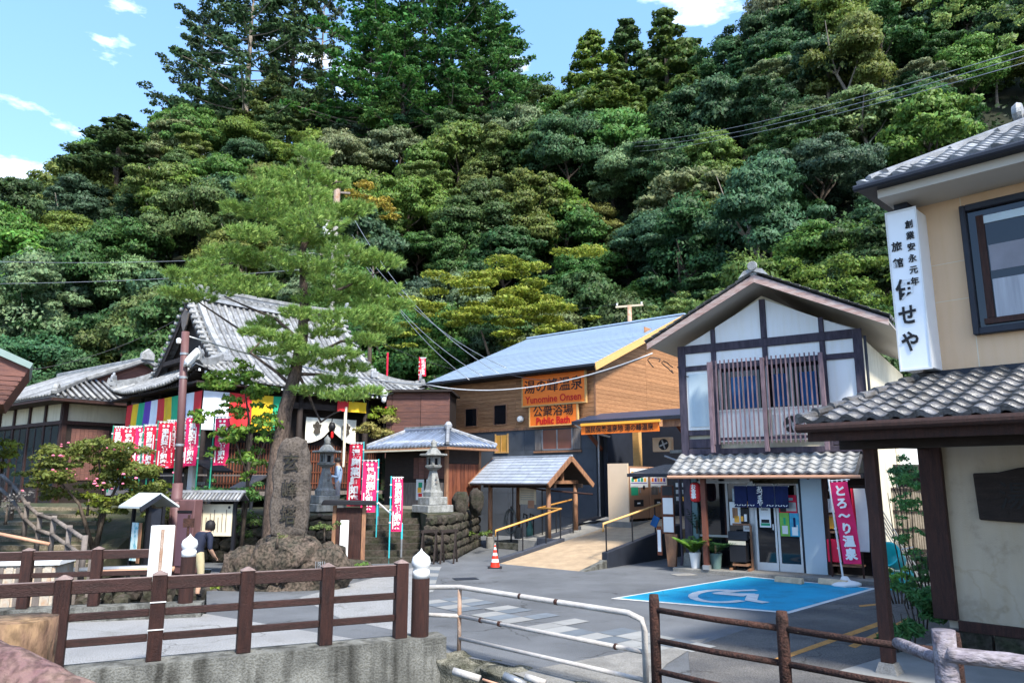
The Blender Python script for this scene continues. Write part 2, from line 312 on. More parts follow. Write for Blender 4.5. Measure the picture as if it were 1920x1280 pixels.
# ---------------------------------------------------------------- text
_tc = {}
def text_mesh(s, size, matl, bold=0, ext=.004, vert=False, lead=1.0):
    key = (s, size, matl.name, bold, vert, lead)
    if key in _tc: return _tc[key]
    cu = bpy.data.curves.new('t', 'FONT'); cu.body = '\n'.join(s) if vert else s
    cu.size = size; cu.align_x = 'CENTER'; cu.align_y = 'CENTER'; cu.extrude = ext; cu.offset = bold; cu.space_line = lead; cu.resolution_u = 2
    o = bpy.data.objects.new('t', cu); C.objects.link(o)
    dg = bpy.context.evaluated_depsgraph_get(); dg.update()
    me = bpy.data.meshes.new_from_object(o.evaluated_get(dg)); me.name = 'lettering'
    bpy.data.objects.remove(o); bpy.data.curves.remove(cu)
    me.transform(Matrix(((1, 0, 0, 0), (0, 0, -1, 0), (0, 1, 0, 0), (0, 0, 0, 1))))
    me.materials.clear(); me.materials.append(matl)
    _tc[key] = me; return me
def text(s, size, matl, parent, loc, rotz=0, bold=0, vert=False, lead=1.0, sx=1, sz=1, name='lettering', shear=0):
    me = text_mesh(s, size, matl, bold, vert=vert, lead=lead)
    m = Matrix.Translation(loc) @ Matrix.Rotation(rotz, 4, 'Z') @ Matrix.Diagonal((sx, 1, sz, 1))
    return piece(name, me, parent, m)
# ---------------------------------------------------------------- ground, road, channel
def poly(name, pts, z, m, label=None):
    mb = MB(); mb.v = [(p[0], p[1], z) for p in pts]; mb.f = [tuple(range(len(pts)))]; mb.m = [0]
    me = mb.mesh(name)
    if me.polygons[0].normal.z < 0: me.flip_normals()
    o = put(name, me, m); o['kind'] = 'structure'
    if label: o['label'] = label
    return o
EDGE = [(-1.04, 11.3), (-.2, 10.75), (1.55, 9.05), (4.2, 6.4), (6.2, 4.7), (30, 4.7)]
poly('ground', [(-5.7, 14.5), (-7.2, 18.2), (-8.4, 21.5), (-16, 21.5), (-16, 23), (-150, 23), (-150, 300), (160, 300), (160, 4.7)] + EDGE[::-1], 0, M['asphalt'])
poly('left_bank', [(-150, -30), (-20, -30), (-20, 10.9), (-14.5, 17), (-16, 21.5), (-16, 23), (-150, 23)], -.003, M['soil'])
poly('bridge_deck', [(-1.04, 11.3), (-5.7, 14.5), (-20, 10.9), (-20, 2.3)], 0, M['asphalt_light'])
struct('bridge_slab', MB().slab([(-1.1, 11.2), (-5.7, 14.45), (-20, 10.85), (-20, 2.35)], -.6, -.02), M['concrete'])
poly('near_bank', [(-30, -30), (40, -30), (40, 4.45), (-30, 4.45)], .85, M['soil'])
w = MB()
for a, b in zip(EDGE[:-1], EDGE[1:]): w.add([(*a, -2.4), (*b, -2.4), (*b, -.004), (*a, -.004)], [(0, 1, 2, 3)])
w.add([(-30, 4.45, -2.4), (40, 4.45, -2.4), (40, 4.45, .849), (-30, 4.45, .849)], [(0, 1, 2, 3)])
pts = [(-5.7, 14.5), (-7.2, 18.2), (-8.4, 21.5), (-16, 21.5), (-14.5, 17), (-20, 10.9), (-20, 2.3)]
for a, b in zip(pts[:-1], pts[1:]): w.add([(*a, -2.4), (*b, -2.4), (*b, -.004), (*a, -.004)], [(0, 1, 2, 3)])
struct('channel_wall', w, M['concrete_moss'], fix=False)
poly('stream_bed', [(-30, -5), (40, -5), (40, 24), (-30, 24)], -2.3, M['rock_grey'])
poly('stream', [(-30, -5), (40, -5), (40, 24), (-30, 24)], -2.05, M['water'])
# rough ledge of old masonry along the channel edge
def rough(mb_fn, name, m, parent=None, sub=2, amp=.06, fr=3, loc=(0, 0, 0), rotz=0, seed=0, smooth=True, amp2=0):
    me = mb_fn.mesh(name); bm = bmesh.new(); bm.from_mesh(me)
    bmesh.ops.remove_doubles(bm, verts=bm.verts, dist=.001); bmesh.ops.recalc_face_normals(bm, faces=bm.faces)
    for _ in range(sub): bmesh.ops.subdivide_edges(bm, edges=bm.edges, cuts=1, use_grid_fill=True, smooth=0)
    for v in bm.verts:
        p = v.co * fr + Vector((seed * 7.1, seed * 3.3, seed))
        v.co += noise.noise_vector(p) * amp + (noise.noise_vector(p * 3.1) * amp2 if amp2 else Vector())
    bm.to_mesh(me); bm.free()
    return put(name, me, m, parent, loc, rotz, smooth)
lg = MB()
for a, b in zip(EDGE[:3], EDGE[1:4]): lg.beam((a[0] - .05, a[1] - .12, -.32), (b[0] - .05, b[1] - .12, -.32), .42, .62)
o = rough(lg, 'channel_ledge', M['concrete_moss'], sub=4, amp=.09, fr=2.5, amp2=.04); o['kind'] = 'structure'
# sheets on the asphalt
def sheet(name, pts, lv, m, label=None, W=False):
    P = [p if W else G(*p) for p in pts]
    return poly(name, P, .004 * lv, m, label)
sheet('road_apron', [(790, 1192), (640, 1160), (560, 1120), (780, 1062), (828, 1062), (800, 1110), (800, 1190)], 1, M['asphalt_light'])
sheet('dark_asphalt', [(1480, 1152), (1655, 1104), (1800, 1130), (1930, 1200), (1800, 1290), (1500, 1400), (1300, 1330), (1290, 1215)], 1, M['asphalt_dark'])
sheet('concrete_strip', [(960, 1262), (1240, 1210), (1330, 1195), (1250, 1245), (1200, 1300), (1060, 1300)], 2, M['concrete_plain'])
# parking bay
bay = [G(1400, 1080), G(1645, 1103), G(1480, 1150), G(1145, 1122)]
cx = sum(bay, Vector()) / 4
out = [cx + (p - cx) * 1.0 for p in bay]; inn = [p + (cx - p).normalized() * .17 for p in bay]
poly('bay_line', [tuple(p) for p in out], .008, M['road_white'], 'white border line round the blue parking bay')
poly('blue_bay', [tuple(p) for p in inn], .012, M['blue_paint'], 'bright blue painted accessible parking bay')
def wline(mb, pts, w=.07, z=.016):
    for a, b in zip(pts[:-1], pts[1:]):
        d = (Vector(b) - Vector(a)); d.normalize(); n = Vector((-d.y, d.x, 0)) * w
        a2 = Vector(a) - d * w * .5; b2 = Vector(b) + d * w * .5
        mb.add([tuple(q) for q in ((a2 - n), (b2 - n), (b2 + n), (a2 + n))], [(0, 1, 2, 3)])
def gz(px, py, z=.016): return G(px, py, z)
sym = MB()
ring = []
for k in range(15):
    t = R(60 + k * 250 / 14)
    ring.append(gz(1353 + 54 * math.cos(t), 1117 - 11.5 * math.sin(t)))
for i in range(14):
    for j in (0,): wline(sym, [ring[i], ring[i + 1]], .1)
wline(sym, [gz(1380, 1107), gz(1345, 1112), gz(1392, 1116)], .12)
wline(sym, [gz(1380, 1107), gz(1414, 1106)], .1); wline(sym, [gz(1365, 1113), gz(1412, 1114), gz(1408, 1125), gz(1432, 1129)], .12)
for i, f in enumerate(list(sym.f)):
    for k in f: sym.v[k] = (sym.v[k][0], sym.v[k][1], .016 + .0004 * i)
o = sym.build('wheelchair_symbol', M['road_white'], fix=False); tag(o, 'white wheelchair symbol painted on the blue parking bay', kind='structure')
y = MB()
for a, b, c, d in [((1445, 1236), (1660, 1160), (1668, 1166), (1455, 1240)), ((1610, 1134), (1650, 1130), (1652, 1133), (1612, 1137)), ((1590, 1210), (1700, 1158), (1712, 1160), (1604, 1214))]:
    y.add([tuple(G(*q, .008)) for q in (a, b, c, d)], [(0, 1, 2, 3)])
o = y.build('yellow_line', M['road_yellow'], fix=False); tag(o, 'worn yellow parking lines on dark asphalt', kind='structure')
# paver bands: each slab its own piece
root = thing('paver_band', 'diagonal band of pale and dark paving slabs across the grey car park', 'paving')
a0, a1, b0, b1 = G(868, 1118), G(1345, 1212), G(868, 1133), G(1290, 1212)
q0, q1, w0, w1 = G(872, 1132), G(1290, 1192), G(800, 1140), G(1215, 1215)
for row in range(2):
    p0, p1 = (a0, a1); n = Vector((-(p1 - p0).y, (p1 - p0).x, 0)).normalized() * -.62
    for k in range(17):
        s = p0 + (p1 - p0) * (k / 17) + n * row; e = p0 + (p1 - p0) * ((k + .975) / 17) + n * row
        dark = (k * 3 + row * 2) % 5 in (0, 1)
        if rnd.random() < .12: continue
        pm = MB().add([(*s.xy, .009), (*e.xy, .009), (*(e + n * .97).xy, .009), (*(s + n * .97).xy, .009)], [(0, 1, 2, 3)])
        pm.build('slab', M['paver_dark' if dark else 'paver_light'], root, fix=False)
root = thing('paver_strip', 'strip of pale and blue grey slabs leading to the steps', 'paving')
for k in range(7):
    t0, t1 = k / 7, (k + .96) / 7
    l0, l1 = G(786, 1062).lerp(G(798, 1112), t0), G(786, 1062).lerp(G(798, 1112), t1)
    r0, r1 = G(826, 1064).lerp(G(812, 1110), t0), G(826, 1064).lerp(G(812, 1110), t1)
    MB().add([(*l0.xy, .009), (*r0.xy, .009), (*r1.xy, .009), (*l1.xy, .009)], [(0, 1, 2, 3)]).build('slab', M['paver_dark' if k % 2 else 'paver_light'], root, fix=False)
for (px, py, nm) in [(873, 1085, 'small square drain cover set in the asphalt'), (1282, 1077, 'small pale drain cover near the shop corner')]:
    p = G(px, py); o = MB().box(-.3, .3, -.2, .2, .005, .012).build('drain_cover', M['navy' if px < 1000 else 'concrete_plain'], None, (p.x, p.y, 0), .3); tag(o, nm, 'drain cover')

# terrace with stone retaining wall
STF = Frame((-4.75, 22.75), 12)
sl, sr = STF.w(0, 0), STF.w(2.15, 0); sbl, sbr = STF.w(0, 2.6), STF.w(2.15, 2.6)
TZ = 1.4
tp = [(-60, 24), (-16, 24.5), (-11, 23.4), (-7.5, 23.4), (sl.x - .02, sl.y + .3), (sbl.x, sbl.y), (sbr.x, sbr.y), (sr.x + .02, sr.y + .3), (-1.9, 24.6), (-1.45, 28.8), (-3.4, 37), (-3, 44), (-60, 44)]
struct('terrace', MB().slab(tp, -.05, TZ), M['soil'])
def stone_mesh(seed, w=.5, h=.35, d=.25):
    bm = bmesh.new(); bmesh.ops.create_icosphere(bm, subdivisions=2, radius=1)
    for v in bm.verts:
        c = v.co; k = max(abs(c.x), abs(c.y), abs(c.z)) ** .8; c /= k
        c += noise.noise_vector(c * 1.7 + Vector((seed * 9, seed, 0))) * .2
        v.co = Vector((c.x * w / 2, c.y * d / 2, c.z * h / 2))
    me = bpy.data.meshes.new('stone'); bm.to_mesh(me); bm.free(); return me
STONES = [stone_mesh(i) for i in range(6)]
for s_ in STONES: s_.materials.append(M['rock_grey'])
def stone_wall(root, p0, p1, z0, z1, course=.27, out=.05, ln=.36, jit=.6):
    p0 = Vector((*p0, 0)); p1 = Vector((*p1, 0)); d = p1 - p0; l = d.length; d.normalize(); ang = math.atan2(d.y, d.x)
    z = z0; r = 0
    while z < z1 - .08:
        h = min(course * rnd.uniform(.85, 1.15), z1 - z + .02); x = -rnd.random() * .25
        while x < l - .05:
            wd = ln * rnd.uniform(.6, 1.35)
            m = Matrix.Translation(p0 + d * (x + wd / 2) + Vector((0, 0, z + h / 2)) + Vector((d.y, -d.x, 0)) * out) @ Matrix.Rotation(ang, 4, 'Z') @ Matrix.Rotation(rnd.uniform(-.12, .12) * jit * 4, 4, 'Y') @ Matrix.Diagonal((wd / .5 * 1.02, 1.4, h / .35 * 1.03, 1))
            piece('stone', rnd.choice(STONES), root, m); x += wd
        z += h
rw = thing('retaining_wall', 'mossy rough stone retaining wall right of the temple steps', 'wall')
stone_wall(rw, (sr.x + .05, sr.y + .3), (-1.9, 24.5), 0, TZ); stone_wall(rw, (-1.9, 24.5), (-1.4, 28.6), 0, TZ)
rw2 = thing('retaining_wall', 'dark stone retaining wall behind the notice boards left of the monument', 'wall')
stone_wall(rw2, (-11, 23.35), (-7.5, 23.35), 0, TZ, .33, ln=.45); stone_wall(rw2, (-7.5, 23.35), (sl.x, sl.y + .25), 0, TZ, .33, ln=.45); stone_wall(rw2, (-14, 23.9), (-11, 23.35), 0, TZ, .33, ln=.45)
# steps
st = thing('stone_steps', 'flight of dark stone steps climbing to the temple between red banners', 'steps', STF.w(0, 0), STF.a)
for k in range(8):
    rough(MB().box(0, 2.15, k * .32, k * .32 + .5, k * .175 - (.05 if k else 0), k * .175 + .165), 'step', M['rock_grey'], st, 2, .015, 4, seed=k, smooth=False)
# left climbing steps with log rail
ls = thing('path_steps', 'broad weathered stone steps climbing behind the log fence on the left', 'steps')
for k in range(9):
    y0 = 19.6 + k * .42; x0 = -14.6 - k * .1; x1 = -10.9 - k * .2
    rough(MB().box(x0, x1, y0, y0 + .8, -.1 if k == 0 else k * .19 - .1, .12 + k * .19), 'step', M['step_stone'], ls, 2, .03, 2, seed=k, smooth=False)
struct('path_slope', MB().prism([(19.4, -.1), (24.5, -.1), (24.5, 1.7), (23.4, 1.75)], -16.5, -10.8, mat=Matrix(((0, 1, 0, 0), (1, 0, 0, 0), (0, 0, 1, 0), (0, 0, 0, 1)))), M['soil'])

# ---------------------------------------------------------------- hill
def smooth(t): t = max(0, min(1, t)); return t * t * (3 - 2 * t)
SKY = [(-600, 440), (-150, 400), (0, 425), (140, 395), (200, 330), (330, 285), (500, 268), (700, 280), (900, 262), (1050, 262), (1200, 235), (1330, 180), (1440, 110), (1600, 20), (1800, -60), (2600, -300)]
def skyline(px):
    for (a, ya), (b, yb) in zip(SKY[:-1], SKY[1:]):
        if px <= b: return ya + (yb - ya) * max(0, (px - a)) / (b - a)
    return SKY[-1][1]
def hill(x, y):
    if y < 20: return 0
    px = 960 + 1400 * x / y; px = max(-500, min(2500, px))
    foot = 47 - 12 * smooth((px - 1100) / 500) - 2 * smooth((300 - px) / 400)
    ridge = 92
    top = CAMH + (900 - skyline(px)) * ridge / 1400
    t = (y - foot) / (ridge - foot)
    if t <= 0: return 0
    h = top * (smooth(min(1, t)) * .35 + min(1, t) * .65)
    if t > 1: h = top - (y - ridge) * .1
    return h + noise.noise(Vector((x * .09, y * .09, 1))) * 1.6 * min(1, t * 4)
XS = [-130 + i * 4 for i in range(71)]; YS = [33 + j * 2.6 for j in range(42)]
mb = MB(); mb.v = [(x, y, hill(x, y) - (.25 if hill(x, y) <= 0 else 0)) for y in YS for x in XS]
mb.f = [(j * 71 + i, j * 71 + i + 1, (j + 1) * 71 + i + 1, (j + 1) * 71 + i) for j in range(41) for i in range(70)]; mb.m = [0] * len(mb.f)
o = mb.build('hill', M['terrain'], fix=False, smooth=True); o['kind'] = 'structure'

# ---------------------------------------------------------------- pantiles
def tile_mesh(w, l, mt, arch=.045, t=.022):
    mb = MB(); n = 7; top = []
    for i in range(n + 1):
        u = i / n; x = u * w
        z = arch * (.5 - .5 * math.cos(2 * math.pi * min(1, u * 1.25))) * (1 if u < .8 else 0) - .012 * math.sin(math.pi * max(0, (u - .35) / .65)) if False else arch * math.sin(2 * math.pi * u + .6) * .5
        top.append((x, z))
    for y in (0, l):
        for x, z in top: mb.v.append((x, y, z + t + (t * 1.2 if y == 0 else 0)))
    for x, z in top: mb.v.append((x, 0, z - t * .6))
    k = n + 1
    for i in range(n):
        mb.f.append((i, i + 1, k + i + 1, k + i)); mb.m.append(0)
        mb.f.append((2 * k + i, 2 * k + i + 1, i + 1, i)); mb.m.append(0)
    me = mb.mesh('roof_tile'); me.materials.append(mt); me.polygons.foreach_set('use_smooth', [i % 2 == 0 for i in range(len(me.polygons))])
    return me
def tile_field(parent, me, w, l, org, ex, up, nx, ny, keep=None, name='roof_tile'):
    ex = Vector(ex).normalized(); up = Vector(up).normalized(); nn = ex.cross(up).normalized()
    base = Matrix((ex, up, nn)).transposed().to_4x4()
    for j in range(ny):
        for i in range(nx):
            if keep and not keep(i, j): continue
            p = Vector(org) + ex * (i * w) + up * (j * l) + nn * (.012 * rnd.random())
            m = base.copy(); m.translation = p
            piece(name, me, parent, m @ Matrix.Rotation(rnd.uniform(-.03, .03), 4, 'Z') @ Matrix.Rotation(rnd.uniform(-.02, .02), 4, 'X'))

# ---------------------------------------------------------------- gabled shop
SH = Frame((4.94, 21.59), -33.9)
shop = thing('timber_shop', 'two storey white plaster and dark timber shop with grey tiled canopy', 'shop', SH.o, SH.a)
W, D = 4.95, 8.5
MB().prism([(0, 2.62), (W, 2.62), (W, 6.1), (W / 2, 7.55), (0, 6.1)], .06, D).build('upper_wall', M['plaster_cream'], shop)
g = MB().box(0, .1, .1, D, 0, 2.62).box(W - .1, W, .1, D, 0, 2.62).box(.1, W - .1, 2.2, 2.3, 0, 2.62).box(.1, W - .1, .1, 2.2, 2.5, 2.62)
g.build('lower_wall', M['plaster_cream'], shop)
MB().box(.1, W - .1, .1, 2.2, -.02, .1).build('shop_floor', M['concrete_plain'], shop)
MB().box(-.15, W + .5, -.75, .08, -.02, .1).build('doorstep', M['concrete_plain'], shop, bevel=.015)
# plaster panels, each between its timbers
zt = lambda x: 6.35 + .46 * (x - 0) if x < 2.5 else 6.35 + .46 * (W - x)
for x0, x1 in [(.1, .98), (1.12, 2.43), (2.57, 3.93), (4.07, 4.85)]:
    z = lambda x: 6.22 + .5 * min(x, W - x)
    xs = [x0, x1] if not (x0 < W / 2 < x1) else [x0, x1]
    MB().prism([(x0, 6.32), (x1, 6.32), (x1, z(x1)), (x0, z(x0))], .0, .05).build('gable_panel', M['plaster_white'], shop)
for x0, x1, z0, z1 in [(.2, .98, 5.72, 6.08), (1.12, 2.43, 5.72, 6.08), (2.57, 3.93, 5.72, 6.08), (4.07, 4.75, 5.72, 6.08), (.2, .98, 3.86, 5.56), (4.07, 4.75, 3.6, 5.56), (1.12, 2.43, 3.5, 4.36), (2.57, 3.93, 3.5, 4.36)]:
    MB().box(x0, x1, 0, .05, z0, z1).build('wall_panel', M['plaster_white'], shop)
MB().box(.27, .9, -.03, -.001, 3.95, 5.48).build('weathered_board', M['fridge'], shop)
for x0, x1, z0, z1 in [(-.02, .2, 0.0, 6.32), (W - .2, W + .02, 0.0, 6.32), (.98, 1.12, 3.3, 6.08), (2.43, 2.57, 5.56, 6.08), (3.93, 4.07, 3.3, 6.08), (2.42, 2.58, 6.32, 7.42), (.99, 1.11, 6.32, 6.72), (3.94, 4.06, 6.32, 6.72)]:
    MB().box(x0, x1, -.06, .03, z0, z1).build('post', M['wood_indigo'], shop, bevel=.008)
for x0, x1, z0, z1, d in [(.2, W - .2, 6.08, 6.32, .05), (.2, .98, 5.56, 5.7, .045), (4.07, 4.75, 5.56, 5.7, .045), (1.12, 3.93, 5.6, 5.72, .045), (.2, 4.75, 3.16, 3.32, .09), (.2, .98, 3.7, 3.84, .04), (.2, .98, 3.34, 3.6, .03), (4.07, 4.75, 3.34, 3.58, .03)]:
    MB().box(x0, x1, -d, .03, z0, z1).build('beam', M['wood_indigo'], shop, bevel=.008)
win = MB().box(1.12, 3.93, .02, .05, 4.38, 5.58).build('window', M['glass_dark'], shop)
for x in (1.14, 1.8, 2.46, 3.1, 3.88): MB().box(x, x + .05, -.005, .02, 4.38, 5.58).build('window_frame', M['steel'], win)
MB().box(1.12, 3.93, -.03, .02, 4.33, 4.39).build('window_sill', M['white_metal'], win)
for x0, x1 in [(1.5, 2.2), (2.65, 3.0), (3.35, 3.8)]: MB().box(x0, x1, .006, .015, 4.42, 5.3).build('blue_curtain', M['curtain_blue'], win)
# lattice balcony
lat = MB().box(1.0, 4.05, -.38, -.33, 3.52, 3.6).box(1.0, 4.05, -.38, -.33, 5.52, 5.62).build('lattice', M['wood_indigo'], shop)
me = MB().box(-.016, .016, -.42, -.38, 3.42, 5.75).mesh('slat'); me.materials.append(M['wood_pinkish'])
ix = [1.1 + i * .122 for i in range(11)] + [2.63 + i * .122 for i in range(11)]
ms = MB().box(-.022, .022, -.43, -.38, 3.42, 5.75).mesh('slat'); ms.materials.append(M['wood_indigo'])
mw = mat('wood_mauve', (.2, .14, .16), .75, .4, 4, .25, 30, stretch=(3, 3, .6), col2=(.1, .07, .085)); me.materials.clear(); me.materials.append(mw)
for x in ix: piece('slat', me, lat, Matrix.Translation((x, 0, 0)))
for x in (1.03, 2.5, 4.0): MB().box(x - .05, x + .05, -.45, -.31, 3.2, 5.72).build('lattice_post', mw, lat)
ac = thing('air_conditioner', 'white outdoor air conditioner unit behind the wooden lattice', 'air conditioner', SH.w(3.05, -.3, 3.62), SH.a)
def make_ac(root, body=M['white_metal'], fan=M['black']):
    MB().box(-.4, .4, 0, .26, 0, .56).build('casing', body, root, bevel=.02)
    MB().lathe([(.0, 0), (.22, 0), (.22, .012)], 20).build('fan_grille', fan, root).matrix_local = Matrix.Translation((.1, -.004, .28)) @ Matrix.Rotation(R(90), 4, 'X')
    f = MB()
    for k in range(4): f.box(-.03, .03, .03, .19, 0, .01, mat=Matrix.Rotation(R(90 * k + 20), 4, 'Z'))
    f.lathe([(0, 0), (.045, 0), (.045, .02)], 10); f.build('fan_blade', M['steel'], root).matrix_local = Matrix.Translation((.1, -.018, .28)) @ Matrix.Rotation(R(90), 4, 'X')
make_ac(ac)
# main roof
def gable_roof(parent, xl, zl, xa, za, xr, zr, y0, y1, th, m_slab, m_barge, bh=.27, soff=None):
    for s, (x, z) in enumerate([(xl, zl), (xr, zr)]):
        MB().prism([(x, z), (xa, za), (xa, za + th), (x, z + th)], y0 + .06, y1).build('roof_slab', m_slab, parent)
        MB().prism([(x, z - bh + .1), (xa, za - bh + .06), (xa, za + .05), (x, z + .05)], y0, y0 + .05).build('bargeboard', m_barge, parent)
        if soff: MB().prism([(x, z - .03), (xa, za - .03), (xa, za - .002), (x, z - .002)], y0 + .06, y1 - .1).build('soffit', soff, parent)
gable_roof(shop, -.62, 6.3, 2.55, 7.88, 5.72, 6.28, -.9, D + .5, .08, M['tile_base'], M['wood_pinkish'], bh=.22, soff=M['soffit'])
tl = tile_mesh(.3, .27, M['tile_light']); sl_ = Vector((3.17, 0, 1.58)).normalized()
for side in (0, 1):
    org = Vector((-.66, -.95, 6.36)) if side == 0 else Vector((5.76, -.95, 6.34)); up = Vector((3.17, 0, 1.56)) if side == 0 else Vector((-3.17, 0, 1.6))
    up.normalize(); ex = Vector((0, 1, 0)); nn = up.cross(ex) if False else None
    for k in range(14):
        for r_ in range(3):
            p = org + up * (k * .255) + ex * (r_ * .3) + Vector((0, 0, .03))
            a = up if side == 0 else up
            zz = Vector((-up.z, 0, up.x)) if side == 0 else Vector((up.z, 0, -up.x))
            m = Matrix((ex, up, ex.cross(up))).transposed().to_4x4()
            if m.to_3x3().col[2].z < 0: m = Matrix((-ex, up, (-ex).cross(up))).transposed().to_4x4(); p = p + ex * .3
            m.translation = p; piece('roof_tile', tl, shop, m)
    vt = MB()
    for k in range(13): vt.box(-.05, .05, -.03, .05, k * .27, k * .27 + .25)
MB().beam((2.55, -.9, 8.02), (2.55, D + .4, 8.02), .22, .22).build('ridge', M['tile_light'], shop, bevel=.03)
on = MB().lathe([(0, 0), (.12, 0), (.135, .05), (.12, .1), (0, .1)], 16, m=0).build('ridge_end_tile', M['tile_light'], shop, smooth=False); on.matrix_local = Matrix.Translation((2.55, -.9, 8.16)) @ Matrix.Rotation(R(90), 4, 'X')
MB().prism([(2.15, 7.86), (2.3, 8.05), (2.55, 8.12), (2.8, 8.05), (2.95, 7.86), (2.55, 8.02)], -.96, -.88).build('ridge_end_scroll', M['tile_light'], shop)
# tiled canopy
slope = Vector((0, 1.0, .52)); 
MB().prism([(-1.0, 2.54), (.0, 3.06), (.0, 3.12), (-1.0, 2.6)], -.02, 4.75, mat=Matrix(((0, 1, 0, 0), (1, 0, 0, 0), (0, 0, 1, 0), (0, 0, 0, 1)))).build('canopy_deck', M['tile_base'], shop)
cr_ = MB().box(-.02, 4.75, -.02, -.0, 3.1, 3.16).build('canopy_roof', M['tile_base'], shop)
tile_field(cr_, tile_mesh(.285, .27, M['tile_light'], .06), .28, .225, (-.05, -1.06, 2.6), (1, 0, 0), (0, 1.0, .52), 17, 5)
MB().tube([(-.06, -1.08, 2.53), (4.82, -1.08, 2.53)], .045, 8).build('gutter', M['copper'], shop)
for x in (.1, 1.2, 2.4, 3.6, 4.6): MB().beam((x, -.98, 2.5), (x, .0, 2.98), .06, .08).build('rafter', M['wood_dark'], shop)
# shop front
MB().box(.2, .36, -.02, .1, .1, 2.5).build('side_panel', mat('teal_panel', (.13, .22, .24), .6, .15, 2, .05), shop)
gl = MB().box(.36, 1.84, .08, .1, .1, 2.5).build('shop_window', M['glass_dark'], shop)
for x0, x1, z0, z1 in [(.36, 1.84, 2.36, 2.42), (1.16, 1.22, .95, 2.36), (.36, 1.84, .9, .96), (1.78, 1.84, .1, 2.36)]: MB().box(x0, x1, .05, .08, z0, z1).build('window_frame', M['steel'], gl)
MB().box(1.84, 1.94, .0, .1, .1, 2.42).build('door_jamb', M['steel'], shop)
for x0, x1 in [(1.94, 2.5), (2.52, 3.12)]:
    dd = MB().box(x0, x1, .05, .07, .3, 2.36).build('sliding_door', M['glass_dark'], shop)
    for a, b, c, d_ in [(x0, x1, .1, .3), (x0, x0 + .06, .3, 2.36), (x1 - .05, x1, .3, 2.36)]: MB().box(a, b, .02, .05, c, d_).build('door_frame', M['white_metal'], dd)
    MB().box(x1 - .1, x1 - .07, -.005, .02, 1.15, 1.3).build('door_handle', M['white_paint'], dd)
MB().box(3.14, 3.2, -.02, .1, .1, 2.5).build('dark_jamb', M['navy'], shop)
MB().box(3.2, 3.72, -.08, .1, .1, 2.56).build('white_pillar', M['fridge'], shop)
MB().box(3.74, 3.86, -.1, .02, .1, 2.5).build('post', M['wood_brown'], shop)
MB().box(.2, 4.75, -.05, .1, 2.5, 2.62).build('lintel', M['navy'], shop)
for x in (.8,): 
    MB().box(x - .065, x + .065, -.75, -.62, .22, 2.55).build('porch_post', mat('wood_russet', (.2, .07, .045), .65, .3, 3, .25, 30, stretch=(4, 4, .7)), shop); MB().box(x - .09, x + .09, -.78, -.59, .1, .22).build('post_shoe', M['steel'], shop)
bt = MB().box(3.88, 4.72, .3, .36, .1, 2.5).build('bay_back_wall', M['wood_dark'], shop)
for x0 in (-.1, W - .14): MB().prism([(x0, 0), (x0 + .34, 0), (x0 + .28, .45), (x0 + .05, .45)], -.12, -.065).build('post_base', M['concrete_plain'], shop)
MB().tube([(-.1, -.13, 3.0), (-.1, -.13, .3), (-.12, -.16, .1)], .035, 8).build('downpipe', M['wood_indigo'], shop)
MB().tube([(W + .1, -.1, 6.1), (W + .1, -.1, .2)], .035, 8).build('downpipe', M['navy'], shop)
MB().box(1.5, 2.95, -.26, -.24, 2.28, 2.31).build('noren_rod', M['white_metal'], shop)
nr = thing('shop_noren', 'deep blue shop curtain with white lettering and wave border over the door', 'shop curtain', SH.w(1.5, -.27, 2.3), SH.a)
for k in range(4):
    mb = MB(); nx_ = 6
    for j, z in enumerate((0, -.57)):
        for i in range(nx_ + 1): mb.v.append((k * .36 + i * .345 / nx_, .018 * math.sin(i * 2.1 + k) * (j + .3), z))
    mb.f = [(i, i + 1, nx_ + 2 + i, nx_ + 1 + i) for i in range(nx_)]; mb.m = [0] * nx_
    mb.build('cloth_panel', M['noren'], nr, smooth=True, fix=False)
wv = MB()
for k in range(4):
    for i in range(5):
        if k in (1, 2) and ((k == 1 and i > 2) or (k == 2 and i < 2)): continue
        x = k * .36 + i * .068
        wv.box(x, x + .05, -.036, -.032, -.52, -.5, mat=Matrix.Translation((x + .025, 0, -.51)) @ Matrix.Rotation(R(35 if i % 2 else -35), 4, 'Y') @ Matrix.Translation((-x - .025, 0, .51)))
wv.build('wave_border', M['white_ink'], nr)
text('あづまや', .17, M['white_ink'], nr, (.7, -.045, -.28), vert=True, lead=.72, bold=.002)
# paper lantern
pl = thing('paper_lantern', 'red paper lantern with black edged lettering hung at the shop corner', 'lantern', SH.w(.52, -.55, 1.86), SH.a)
MB().lathe([(.05, 0), (.1, .01), (.135, .06), (.15, .2), (.15, .33), (.135, .46), (.1, .51), (.05, .52)], 20).build('shade', M['c_red'], pl, smooth=True)
MB().lathe([(.06, .5), (.06, .54)], 12).lathe([(.06, -.02), (.06, .02)], 12).build('cap', M['black'], pl)
text('お食事', .15, M['white_ink'], pl, (0, -.158, .27), vert=True, lead=.85, bold=.004)
